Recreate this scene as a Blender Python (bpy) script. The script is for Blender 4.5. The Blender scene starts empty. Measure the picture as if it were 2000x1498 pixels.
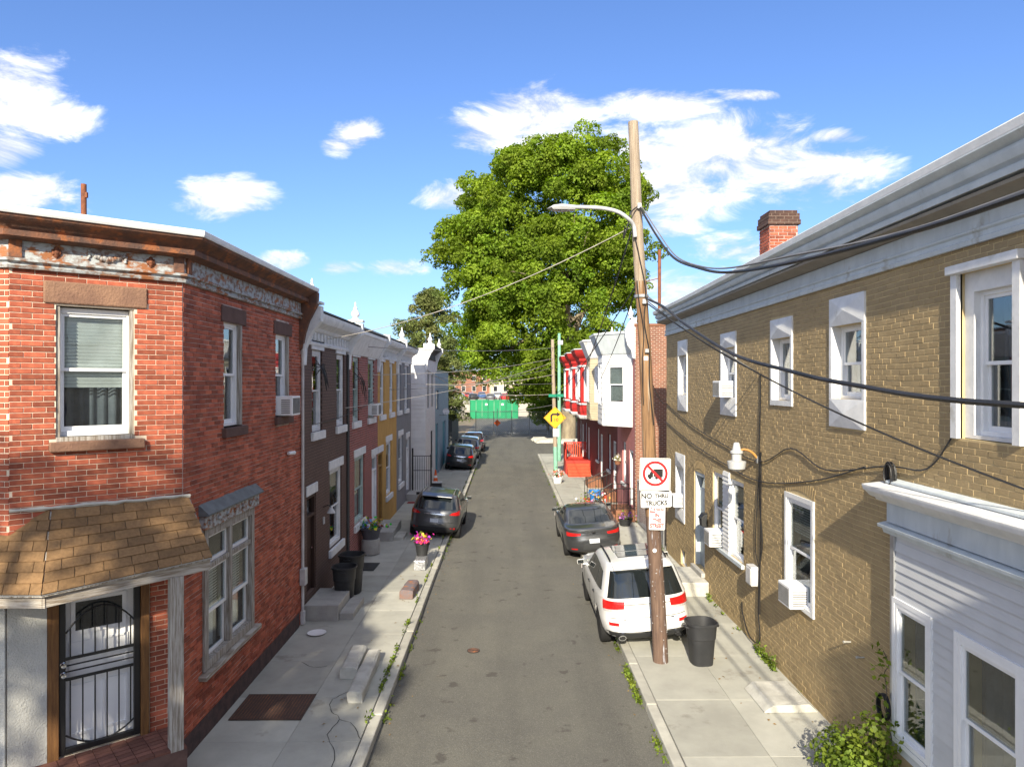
import bpy, bmesh, math, random
import numpy as np
from mathutils import Vector, Matrix, Euler
random.seed(7); RNG = np.random.default_rng(7)
R = math.radians
SC = bpy.context.scene
COL = SC.collection

# ------------------------------------------------------------------ camera
FPX = 1388.0; HC = 5.6; VPX = 990.0; VPY = 748.0
cam_d = bpy.data.cameras.new('camera'); cam = bpy.data.objects.new('camera', cam_d); COL.objects.link(cam)
cam.location = (0, 0, HC); cam.rotation_euler = (R(90), 0, -math.atan(10 / FPX))
cam_d.sensor_width = 36; cam_d.lens = 36 * FPX / 2000; cam_d.clip_start = .1; cam_d.clip_end = 3000
SC.camera = cam
SC.render.resolution_x = 1024; SC.render.resolution_y = 766

# ------------------------------------------------------------------ light
SUN = Vector((.16, 1, -.54)).normalized()
sl = bpy.data.lights.new('sun', 'SUN'); so = bpy.data.objects.new('sun', sl); COL.objects.link(so)
sl.energy = 4.0; sl.angle = R(.6); sl.color = (1, .90, .71)
so.rotation_euler = SUN.to_track_quat('-Z', 'Y').to_euler(); so.location = (-5, -30, 30)
SC.view_settings.view_transform = 'Standard'; SC.view_settings.look = 'None'
SC.view_settings.exposure = 1.25; SC.view_settings.gamma = 1

W = bpy.data.worlds.new('World'); SC.world = W; W.use_nodes = True
def world():
    nt = W.node_tree; nt.nodes.clear(); N = nt.nodes.new; L = nt.links.new
    out = N('ShaderNodeOutputWorld'); bg = N('ShaderNodeBackground'); L(bg.outputs[0], out.inputs[0])
    sky = N('ShaderNodeTexSky'); sky.sky_type = 'NISHITA'; sky.sun_disc = False
    sky.sun_elevation = math.asin(-SUN.z); sky.sun_rotation = math.atan2(-SUN.x, -SUN.y)
    sky.ozone_density = 2.0; sky.dust_density = 1.2; sky.air_density = 1.0
    tc = N('ShaderNodeTexCoord')
    def m(op, a, b=None, c=None, clamp=False):
        n = N('ShaderNodeMath'); n.operation = op; n.use_clamp = clamp
        for i, x in enumerate((a, b, c)):
            if x is None: continue
            if isinstance(x, (int, float)): n.inputs[i].default_value = x
            else: L(x, n.inputs[i])
        return n.outputs[0]
    sep = N('ShaderNodeSeparateXYZ'); L(tc.outputs['Generated'], sep.inputs[0])
    X, Y, Z = sep.outputs
    yy = m('MAXIMUM', Y, .08)
    a = m('DIVIDE', X, yy); b = m('DIVIDE', Z, yy)
    # cloud banks, as (pixel x, pixel y, half width, half height)
    blobs = [(20, 190, 110, 95), (90, 240, 110, 40), (10, 290, 80, 45), (40, 380, 130, 48), (445, 385, 95, 48), (700, 262, 52, 34),
             (665, 282, 40, 24), (555, 512, 62, 22), (775, 522, 66, 20), (660, 522, 60, 16), (1050, 225, 130, 70), (950, 255, 95, 45),
             (890, 385, 80, 34), (1290, 205, 130, 34), (1465, 184, 70, 13), (1430, 300, 215, 88), (1590, 335, 165, 66), (1320, 365, 130, 80),
             (1440, 487, 110, 34), (1370, 565, 150, 55), (1310, 440, 80, 26), (1640, 265, 70, 18), (1240, 300, 80, 60)]
    cur = None
    for px, py, rx, ry in blobs:
        da = m('MULTIPLY', m('SUBTRACT', a, (px - VPX) / FPX), FPX / rx)
        db = m('MULTIPLY', m('SUBTRACT', b, (VPY - py) / FPX), FPX / ry)
        d = m('SUBTRACT', 1, m('ADD', m('MULTIPLY', da, da), m('MULTIPLY', db, db)))
        cur = d if cur is None else m('MAXIMUM', cur, d)
    cur = m('SUBTRACT', m('MAXIMUM', cur, -1.2), .30)
    mp = N('ShaderNodeMapping'); L(tc.outputs['Generated'], mp.inputs[0]); mp.inputs['Scale'].default_value = (1, 1, 2.4)
    n1 = N('ShaderNodeTexNoise'); L(mp.outputs[0], n1.inputs[0]); n1.inputs['Scale'].default_value = 9; n1.inputs['Detail'].default_value = 13
    n1.inputs['Roughness'].default_value = .66; n1.inputs['Distortion'].default_value = .6
    n2 = N('ShaderNodeTexNoise'); L(mp.outputs[0], n2.inputs[0]); n2.inputs['Scale'].default_value = 2.6; n2.inputs['Detail'].default_value = 8
    inv = m('MULTIPLY', m('MULTIPLY', m('LESS_THAN', m('ABSOLUTE', a), .85), m('LESS_THAN', b, .62)), m('GREATER_THAN', Y, .08))
    gen = m('SUBTRACT', m('MULTIPLY', m('SUBTRACT', n2.outputs[0], .46), 6), m('MULTIPLY', inv, 4))     # unseen cloud added outside the view, cover raised for white fill light
    cur = m('MAXIMUM', cur, gen)
    dens = m('ADD', cur, m('MULTIPLY', m('SUBTRACT', n1.outputs[0], .47), 5.2))
    mr = N('ShaderNodeMapRange'); mr.interpolation_type = 'SMOOTHSTEP'; L(dens, mr.inputs[0])
    mr.inputs[1].default_value = -.30; mr.inputs[2].default_value = 1.25
    up = m('MULTIPLY', Z, 30, clamp=True)
    fac = m('MULTIPLY', mr.outputs[0], up)
    # cloud tone: slightly grey where thick
    ramp = N('ShaderNodeMapRange'); L(n1.outputs[0], ramp.inputs[0]); ramp.inputs[1].default_value = .3; ramp.inputs[2].default_value = .7
    ramp.inputs[3].default_value = 1.9; ramp.inputs[4].default_value = 4.4
    cc = N('ShaderNodeVectorMath'); cc.operation = 'SCALE'; cc.inputs[0].default_value = (1, 1, 1.03); L(ramp.outputs[0], cc.inputs['Scale'])
    mx = N('ShaderNodeMix'); mx.data_type = 'RGBA'; L(fac, mx.inputs[0]); sm = N('ShaderNodeVectorMath'); sm.operation = 'MULTIPLY'; sm.inputs[1].default_value = (.365, .455, .635); L(sky.outputs[0], sm.inputs[0]); L(sm.outputs[0], mx.inputs[6]); L(cc.outputs[0], mx.inputs[7])
    L(mx.outputs[2], bg.inputs[0]); bg.inputs[1].default_value = .15
world()

# ------------------------------------------------------------------ materials
MATS = {}
def srgb(r, g, b):
    f = lambda c: (c / 255 / 12.92) if c / 255 <= .04045 else ((c / 255 + .055) / 1.055) ** 2.4
    return (f(r), f(g), f(b))
def mat(name, col, rough=.7, col2=None, nscale=5., bump=.15, bscale=60., metal=0., tint=None, tamt=.5, spec=.4, coat=0., col3=None, n3=1.2,
        brick=None, mix=(.35, .65), stretch=None, thr3=.58, trans=0.):
    if name in MATS: return MATS[name]
    m = bpy.data.materials.new(name); m.use_nodes = True; nt = m.node_tree; N = nt.nodes.new; L = nt.links.new
    b = nt.nodes['Principled BSDF']; b.inputs['Roughness'].default_value = rough; b.inputs['Metallic'].default_value = metal
    b.inputs['Specular IOR Level'].default_value = spec; b.inputs['Coat Weight'].default_value = coat; b.inputs['Coat Roughness'].default_value = .04
    tc = N('ShaderNodeTexCoord'); vec = tc.outputs['Object']
    if stretch:
        mp = N('ShaderNodeMapping'); mp.inputs['Scale'].default_value = stretch; L(vec, mp.inputs[0]); vec = mp.outputs[0]
    def noise(s, d=6, r=.6):
        n = N('ShaderNodeTexNoise'); L(vec, n.inputs[0]); n.inputs['Scale'].default_value = s; n.inputs['Detail'].default_value = d; n.inputs['Roughness'].default_value = r
        return n.outputs[0]
    def mr(x, a, b_, c=0., d=1.):
        n = N('ShaderNodeMapRange'); L(x, n.inputs[0])
        for i, v in enumerate((a, b_, c, d)): n.inputs[1 + i].default_value = v
        return n.outputs[0]
    def mixc(f, A, B):
        n = N('ShaderNodeMix'); n.data_type = 'RGBA'
        if isinstance(f, float): n.inputs[0].default_value = f
        else: L(f, n.inputs[0])
        for i, x in ((6, A), (7, B)):
            if isinstance(x, tuple): n.inputs[i].default_value = (*x[:3], 1)
            else: L(x, n.inputs[i])
        return n.outputs[2]
    c = tuple(col)
    n0 = noise(nscale)
    c = mixc(mr(n0, *mix), c, tuple(col2) if col2 else tuple(x * .72 for x in col))
    if col3: c = mixc(mr(noise(n3, 8, .65), thr3, thr3 + .08), c, tuple(col3))
    h = None
    if brick:                                      # (length, height, joint, mortar colour, vary)
        sp = N('ShaderNodeSeparateXYZ'); L(tc.outputs['Object'], sp.inputs[0]); cb = N('ShaderNodeCombineXYZ')
        L(sp.outputs[0], cb.inputs[0]); L(sp.outputs[2], cb.inputs[1])
        bt = N('ShaderNodeTexBrick'); L(cb.outputs[0], bt.inputs[0]); bt.inputs['Scale'].default_value = 1
        bt.inputs['Brick Width'].default_value = brick[0]; bt.inputs['Row Height'].default_value = brick[1]; bt.inputs['Mortar Size'].default_value = brick[2]
        bt.inputs['Color1'].default_value = (1, 1, 1, 1); bt.inputs['Color2'].default_value = (brick[4],) * 3 + (1,); bt.inputs['Mortar'].default_value = (.5, .5, .5, 1)
        mm = N('ShaderNodeMix'); mm.data_type = 'RGBA'; mm.blend_type = 'MULTIPLY'; mm.inputs[0].default_value = 1
        L(c, mm.inputs[6]); L(bt.outputs[0], mm.inputs[7])
        c = mixc(bt.outputs[1], mm.outputs[2], tuple(brick[3])); h = bt.outputs[1]
    if tint:
        if tint == 'obj': src = N('ShaderNodeObjectInfo').outputs['Random']
        else:
            at = N('ShaderNodeAttribute'); at.attribute_name = 'tint'; src = at.outputs['Fac']
        hs = N('ShaderNodeHueSaturation'); L(mr(src, 0, 1, 1 - tamt, 1 + tamt * .7), hs.inputs['Value'])
        if isinstance(c, tuple): hs.inputs['Color'].default_value = (*c, 1)
        else: L(c, hs.inputs['Color'])
        c = hs.outputs[0]
        if not isinstance(col, tuple) or True: pass
    if isinstance(c, tuple): b.inputs['Base Color'].default_value = (*c, 1)
    else: L(c, b.inputs['Base Color'])
    if bump:
        bp = N('ShaderNodeBump'); bp.inputs['Strength'].default_value = bump; bp.inputs['Distance'].default_value = .02
        L(noise(bscale, 4), bp.inputs['Height'])
        last = bp
        if h is not None:
            b2 = N('ShaderNodeBump'); b2.invert = True; b2.inputs['Strength'].default_value = .6; b2.inputs['Distance'].default_value = .01
            L(h, b2.inputs['Height']); L(bp.outputs[0], b2.inputs['Normal']); last = b2
        L(last.outputs[0], b.inputs['Normal'])
    if trans:
        tr = N('ShaderNodeBsdfTranslucent'); ms = N('ShaderNodeMixShader'); ms.inputs[0].default_value = trans
        if not isinstance(c, tuple):
            hs2 = N('ShaderNodeHueSaturation'); hs2.inputs['Saturation'].default_value = 1.15; hs2.inputs['Value'].default_value = 1.5
            L(c, hs2.inputs['Color']); L(hs2.outputs[0], tr.inputs[0])
        L(b.outputs[0], ms.inputs[1]); L(tr.outputs[0], ms.inputs[2]); L(ms.outputs[0], nt.nodes['Material Output'].inputs[0])
    MATS[name] = m; return m

def glass_mat(name, refl=.04, tintc=(.88, .92, .92), rough=.01):
    if name in MATS: return MATS[name]
    m = bpy.data.materials.new(name); m.use_nodes = True; nt = m.node_tree; nt.nodes.clear(); N = nt.nodes.new; L = nt.links.new
    o = N('ShaderNodeOutputMaterial'); t = N('ShaderNodeBsdfTransparent'); t.inputs[0].default_value = (*tintc, 1)
    g = N('ShaderNodeBsdfGlossy'); g.inputs['Roughness'].default_value = rough
    tc = N('ShaderNodeTexCoord'); nz = N('ShaderNodeTexNoise'); nz.inputs['Scale'].default_value = 1.7; L(tc.outputs['Object'], nz.inputs[0])
    bp = N('ShaderNodeBump'); bp.inputs['Strength'].default_value = .012; bp.inputs['Distance'].default_value = .1; L(nz.outputs[0], bp.inputs['Height']); L(bp.outputs[0], g.inputs['Normal'])
    lw = N('ShaderNodeLayerWeight'); lw.inputs[0].default_value = .5; pw = N('ShaderNodeMath'); pw.operation = 'POWER'; pw.inputs[1].default_value = 4.; L(lw.outputs['Facing'], pw.inputs[0])
    ad = N('ShaderNodeMath'); ad.operation = 'MULTIPLY_ADD'; ad.use_clamp = True; ad.inputs[1].default_value = .9; ad.inputs[2].default_value = refl; L(pw.outputs[0], ad.inputs[0]); ms = N('ShaderNodeMixShader'); L(ad.outputs[0], ms.inputs[0]); L(t.outputs[0], ms.inputs[1]); L(g.outputs[0], ms.inputs[2]); L(ms.outputs[0], o.inputs[0])
    MATS[name] = m; return m

# colours
RED = dict(col=(.43, .118, .062), col2=(.29, .07, .04), col3=(.48, .25, .17), n3=2.5, thr3=.66, nscale=3, rough=.85, bump=.35, bscale=50, tamt=.42)
M_BRICK_O = mat('red_brick', tint='obj', **RED); M_BRICK_A = mat('red_brick_wall', tint='attr', **RED)
M_MORTAR = mat('pale_mortar', (.70, .60, .48), .95, (.60, .50, .39), 9, .3, 90)
M_MORTAR_DK = mat('worn_mortar', (.62, .52, .47), .95, (.30, .22, .19), 4, .3, 90)
TAN = dict(col=(.36, .265, .138), col2=(.305, .225, .118), col3=(.30, .22, .118), n3=.7, thr3=.60, nscale=2.2, rough=.78, bump=.25, bscale=40, tamt=.08)
M_TAN_O = mat('tan_painted_brick', tint='obj', **TAN); M_TAN_A = mat('tan_painted_brick_wall', tint='attr', **TAN)
M_TAN_MORTAR = mat('tan_painted_mortar_highlight', (.57, .445, .24), .85, (.44, .34, .18), 3, .3, 60)  # joints paler than the brick: grazing sun on their edges put into the colour
M_TAN_PLAIN = mat('tan_painted_masonry', (.34, .255, .145), .8, (.29, .215, .122), 2.5, .3, 40)
M_BROWN = mat('brown_painted_brick', (.125, .078, .064), .75, (.104, .064, .053), 2, .3, 40, brick=(.21, .075, .006, (.05, .03, .025), .92))
M_REDROW = mat('row_red_brick', (.32, .078, .064), .85, (.235, .055, .047), 3, .3, 40, brick=(.21, .075, .007, (.36, .28, .26), .7))
M_YELLOW = mat('ochre_paint', (.50, .29, .08), .8, (.42, .24, .065), 2, .3, 30)
M_GREY = mat('grey_paint', (.20, .205, .22), .8, (.17, .175, .19), 2, .3, 30)
M_BLUEGREY = mat('blue_grey_paint', (.26, .35, .42), .8, (.22, .30, .365), 2, .3, 30)
M_TEAL = mat('teal_paint', (.04, .26, .34), .6, (.025, .15, .21), 3, .2, 30)
M_WHITE = mat('white_trim', (.72, .725, .73), .55, (.60, .61, .62), 4, .15, 30, col3=(.50, .49, .46), n3=2.0, thr3=.62)
M_WHITE_OLD = mat('weathered_white_paint', (.70, .71, .72), .7, (.56, .58, .60), 5, .3, 25, col3=(.30, .28, .26), n3=5, thr3=.66)
M_VINYL = mat('white_vinyl_frame', (.80, .81, .82), .4, (.74, .75, .77), 3, .03, 30)
M_SIDING = mat('pale_vinyl_siding', (.55, .565, .585), .5, (.50, .515, .535), 2, .05, 40, tint='obj', tamt=.05)
M_SIDING_W = mat('white_siding', (.78, .78, .77), .55, (.70, .70, .69), 2, .08, 40, tint='obj', tamt=.06)
M_BEIGE = mat('beige_siding', (.50, .43, .30), .6, (.44, .375, .26), 2, .08, 40, tint='obj', tamt=.06)
M_STONE = mat('brownstone', (.27, .155, .10), .9, (.18, .10, .07), 4, .6, 35)
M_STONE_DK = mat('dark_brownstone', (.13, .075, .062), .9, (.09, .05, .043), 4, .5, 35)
M_RUST = mat('rusted_painted_metal', (.40, .43, .44), .8, (.20, .13, .10), 9, .4, 30, col3=(.30, .12, .05), n3=4.5, thr3=.53, mix=(.43, .60), stretch=(1, 1, 1.6))
M_RUST_DK = mat('dark_rust_metal', (.19, .085, .05), .85, (.09, .055, .045), 6, .4, 30, col3=(.30, .11, .045), n3=4, thr3=.55)
M_RUSTY = mat('orange_rust', (.24, .085, .04), .9, (.13, .05, .03), 9, .5, 40)
M_ASPHALT = None
M_CONC = mat('sidewalk_concrete', (.42, .415, .365), .9, (.345, .34, .30), 1.6, .35, 70, tint='obj', tamt=.13, col3=(.27, .255, .22), n3=1.1, thr3=.60)
M_KERB = mat('kerb_concrete', (.45, .44, .385), .9, (.35, .34, .30), 3, .4, 60, tint='obj', tamt=.12)
M_CONC_OLD = mat('old_concrete', (.40, .39, .36), .9, (.31, .30, .28), 3, .4, 50)
M_CONC_PALE = mat('pale_concrete', (.52, .51, .46), .9, (.39, .38, .34), 4, .5, 40)
M_SHINGLE = mat('tan_shingle', (.275, .165, .078), .95, (.20, .118, .055), 25, .8, 160, tint='obj', tamt=.26)
M_WOODGREY = mat('weathered_wood', (.42, .40, .37), .85, (.20, .165, .13), 3, .5, 20, stretch=(14, 14, .9), mix=(.4, .62))
M_WOODGREY_H = mat('weathered_beam_wood', (.46, .43, .39), .85, (.22, .175, .13), 3, .5, 20, stretch=(.9, .9, 16), mix=(.4, .62))
M_WOODBRN = mat('stained_wood', (.20, .095, .03), .7, (.11, .05, .018), 4, .4, 20, stretch=(10, 10, .8))
M_POLE = mat('pole_wood', (.29, .17, .085), .9, (.14, .08, .045), 2.2, .7, 12, stretch=(13, 13, .55), mix=(.4, .62), col3=(.36, .30, .235), n3=1.5, thr3=.56)
M_POLE_TOP = mat('grey_pole_wood', (.40, .33, .25), .9, (.24, .185, .135), 2.2, .7, 12, stretch=(13, 13, .55))
M_POLE_LOW = mat('stained_pole_wood', (.17, .11, .08), .9, (.085, .052, .04), 2.2, .7, 12, stretch=(9, 9, .9), col3=(.42, .42, .46), n3=2.2, thr3=.60)
M_BLACK = mat('black_metal', (.012, .012, .013), .45, None, 5, .05, 30, spec=.5)
M_BLACKPL = mat('black_plastic', (.022, .023, .025), .55, (.03, .031, .033), 4, .1, 40)
M_BINGREY = mat('charcoal_plastic', (.022, .023, .026), .55, (.03, .031, .034), 4, .1, 40)
M_CABLE = mat('black_cable', (.02, .02, .022), .5, None, 5, .2, 60)
M_CABLE_GREY = mat('grey_cable', (.16, .16, .165), .5, None, 5, .1, 60)
M_CABLE_PALE = mat('pale_cable', (.45, .42, .38), .5, None, 5, .1, 60)
M_STEEL = mat('galvanised_steel', (.45, .46, .47), .4, (.38, .39, .40), 6, .1, 40, metal=.7)
M_CHROME = mat('chrome', (.75, .76, .78), .12, None, 5, 0, 10, metal=1)
M_LAMP = mat('lamp_grey', (.48, .49, .50), .45, (.40, .41, .42), 6, .1, 40)
M_CURTAIN = mat('pale_curtain', (.52, .53, .55), .9, (.40, .41, .44), 3, .1, 60)
M_CURTAIN_DK = mat('dark_curtain', (.12, .13, .15), .9, (.07, .08, .10), 3, .1, 60)
M_BLIND = mat('white_blind', (.80, .80, .78), .6, (.62, .62, .60), 3, .03, 60)
M_ROOF = mat('roof_membrane', (.72, .73, .74), .6, (.60, .61, .62), 3, .1, 20)
M_DARKROOF = mat('dark_roof', (.05, .05, .05), .9, None, 3, .2, 30)
M_INT = mat('interior_plaster', (.20, .19, .175), .9, None, 3, .05, 30)
M_PINK = mat('pink_paint', (.50, .20, .19), .8, (.42, .16, .155), 2, .3, 30)
M_DKRED = mat('dark_red_paint', (.17, .028, .03), .75, (.13, .02, .022), 2, .3, 30, brick=(.21, .075, .006, (.12, .03, .03), .9))
M_RED = mat('bright_red_paint', (.52, .035, .022), .6, (.42, .028, .018), 3, .2, 30)
M_REDBAY = mat('bay_red_paint', (.44, .025, .022), .65, (.34, .02, .018), 3, .25, 30)
M_STUCCO = mat('grey_stucco', (.50, .50, .47), .95, (.40, .40, .38), 2, .8, 45)
M_DOORDK = mat('dark_wood_door', (.045, .022, .016), .6, None, 4, .2, 30)
M_TRIMBLUE = mat('bluish_white_paint', (.56, .61, .64), .7, (.47, .52, .55), 4, .3, 25, col3=(.36, .36, .34), n3=2.2, thr3=.60, stretch=(1, 1, .35))
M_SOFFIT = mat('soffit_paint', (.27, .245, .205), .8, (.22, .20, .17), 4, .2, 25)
M_PAVER = mat('brick_paver', (.20, .085, .06), .9, (.14, .06, .045), 6, .4, 60, tint='obj', tamt=.3)
M_GLASS = glass_mat('window_glass')
M_GLASS_R = glass_mat('reflective_window_glass', .14, (.78, .83, .84))
M_CARGLASS = mat('car_glass', (.012, .016, .018), .04, None, 3, 0, 10, spec=.9)
M_TYRE = mat('tyre_rubber', (.016, .016, .017), .8, None, 20, .3, 80)
M_RIM = mat('alloy_rim', (.42, .43, .45), .3, None, 5, 0, 10, metal=.9)
M_TAIL = mat('tail_light_red', (.55, .012, .012), .15, (.40, .008, .008), 30, .1, 60, coat=.8)
M_TAILC = mat('tail_light_clear', (.55, .5, .5), .15, None, 30, .1, 60, coat=.8)
M_PLATE = mat('licence_plate', (.62, .64, .67), .5, (.5, .54, .6), 14, .05, 30)
M_FOIL = mat('tree_leaf', (.15, .245, .028), .6, (.24, .32, .035), .35, 0, 10, tint='attr', tamt=.55, trans=.45, spec=.12)
M_FOIL_PINE = mat('pine_needle', (.13, .18, .05), .7, (.17, .18, .06), .5, 0, 10, tint='attr', tamt=.55, trans=.2, spec=.2)
M_FOIL_BUSH = mat('bush_leaf', (.11, .18, .022), .55, (.18, .22, .028), 2, 0, 10, tint='attr', tamt=.55, trans=.35, spec=.3)
M_BARK = mat('mottled_bark', (.30, .25, .17), .9, (.15, .12, .085), 1.6, .5, 9, stretch=(1, 1, .5))
M_BARK_DK = mat('dark_bark', (.10, .08, .065), .95, None, 3, .6, 15, stretch=(1, 1, .4))
M_GREENF = mat('green_fence_paint', (.0, .24, .10), .6, (.0, .20, .08), 2, .1, 20)
M_YSIGN = mat('yellow_sign', (.80, .42, .01), .45, (.74, .38, .01), 3, .02, 20)
M_SIGNW = mat('white_sign', (.80, .80, .80), .4, (.74, .74, .74), 5, .02, 20)
M_SIGNB = mat('black_sign_ink', (.012, .012, .012), .5, None, 5, 0, 20)
M_SIGNR = mat('red_sign_ink', (.55, .012, .015), .5, None, 5, 0, 20)
M_FADERED = mat('faded_red_ink', (.50, .055, .05), .6, None, 5, 0, 20)
M_BLUEBIN = mat('blue_plastic', (.01, .16, .50), .45, None, 5, .05, 20)
M_TERRA = mat('brown_step_paint', (.25, .11, .06), .85, (.18, .08, .045), 4, .4, 40)
M_REDSTEP = mat('orange_red_step_paint', (.60, .075, .03), .7, (.50, .055, .02), 4, .2, 40)
M_GREENPOST = mat('pale_green_paint', (.22, .46, .34), .7, (.17, .37, .27), 4, .2, 40)
M_ORANGE = mat('orange_plastic', (.75, .12, .02), .5, None, 4, .05, 40)
M_DISH = mat('dish_grey', (.60, .60, .60), .5, None, 4, .05, 40)
M_FARBRICK = mat('far_brick', (.26, .12, .08), .9, (.19, .085, .06), .4, .2, 10)
M_FARTAN = mat('far_plaster', (.52, .45, .34), .9, (.42, .36, .27), .4, .2, 10)
M_FARWHITE = mat('far_white', (.62, .60, .56), .9, (.5, .48, .45), .4, .2, 10)
M_DARKWIN = mat('far_window_glass', (.02, .024, .028), .1, None, 4, 0, 10, spec=.7)
M_DIRT = mat('dirt', (.22, .175, .12), .95, (.14, .115, .075), .5, .5, 12, col3=(.10, .12, .04), n3=.4, thr3=.55)

def asphalt():
    m = bpy.data.materials.new('asphalt'); m.use_nodes = True; nt = m.node_tree; N = nt.nodes.new; L = nt.links.new
    b = nt.nodes['Principled BSDF']; b.inputs['Roughness'].default_value = .88; b.inputs['Specular IOR Level'].default_value = .3
    tc = N('ShaderNodeTexCoord'); v = tc.outputs['Object']
    def noise(s, d, r=.6, vec=None):
        n = N('ShaderNodeTexNoise'); L(vec or v, n.inputs[0]); n.inputs['Scale'].default_value = s; n.inputs['Detail'].default_value = d; n.inputs['Roughness'].default_value = r; return n.outputs[0]
    def mr(x, a, c, d0=0., d1=1.):
        n = N('ShaderNodeMapRange'); L(x, n.inputs[0])
        for i, q in enumerate((a, c, d0, d1)): n.inputs[1 + i].default_value = q
        return n.outputs[0]
    def mix(f, A, B):
        n = N('ShaderNodeMix'); n.data_type = 'RGBA'; L(f, n.inputs[0])
        for i, x in ((6, A), (7, B)):
            if isinstance(x, tuple): n.inputs[i].default_value = (*x, 1)
            else: L(x, n.inputs[i])
        return n.outputs[2]
    base = mix(mr(noise(.55, 7, .68), .38, .62), (.140, .136, .117), (.116, .113, .101))
    mp = N('ShaderNodeMapping'); mp.inputs['Scale'].default_value = (1.3, .12, 1); L(v, mp.inputs[0])
    base = mix(mr(noise(1.0, 4, .5, mp.outputs[0]), .45, .7, 0, .55), base, (.082, .08, .074))        # wheel tracks
    vo = N('ShaderNodeTexVoronoi'); vo.inputs['Scale'].default_value = 95; L(v, vo.inputs[0])
    sp = N('ShaderNodeSeparateColor'); L(vo.outputs['Color'], sp.inputs[0])
    base = mix(mr(sp.outputs[0], .75, 1., 0, .5), base, (.25, .24, .21))                             # pale aggregate
    base = mix(mr(sp.outputs[1], .75, 1., 0, .5), base, (.06, .055, .05))
    base = mix(mr(noise(2.3, 3, .55), .63, .69, 0, .7), base, (.062, .055, .05))                     # oil spots
    base = mix(mr(noise(.9, 6, .7), .63, .70, 0, .4), base, (.15, .13, .10))
    L(base, b.inputs['Base Color'])
    bp = N('ShaderNodeBump'); bp.inputs['Strength'].default_value = .5; bp.inputs['Distance'].default_value = .012
    L(vo.outputs['Distance'], bp.inputs['Height']); L(bp.outputs[0], b.inputs['Normal']); return m
M_ASPHALT = asphalt()
def paint(name, col, metal=.0, rough=.32):
    return mat(name, col, rough, tuple(c * .96 for c in col), 2, 0, 10, metal=metal, coat=1., spec=.5)

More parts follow.
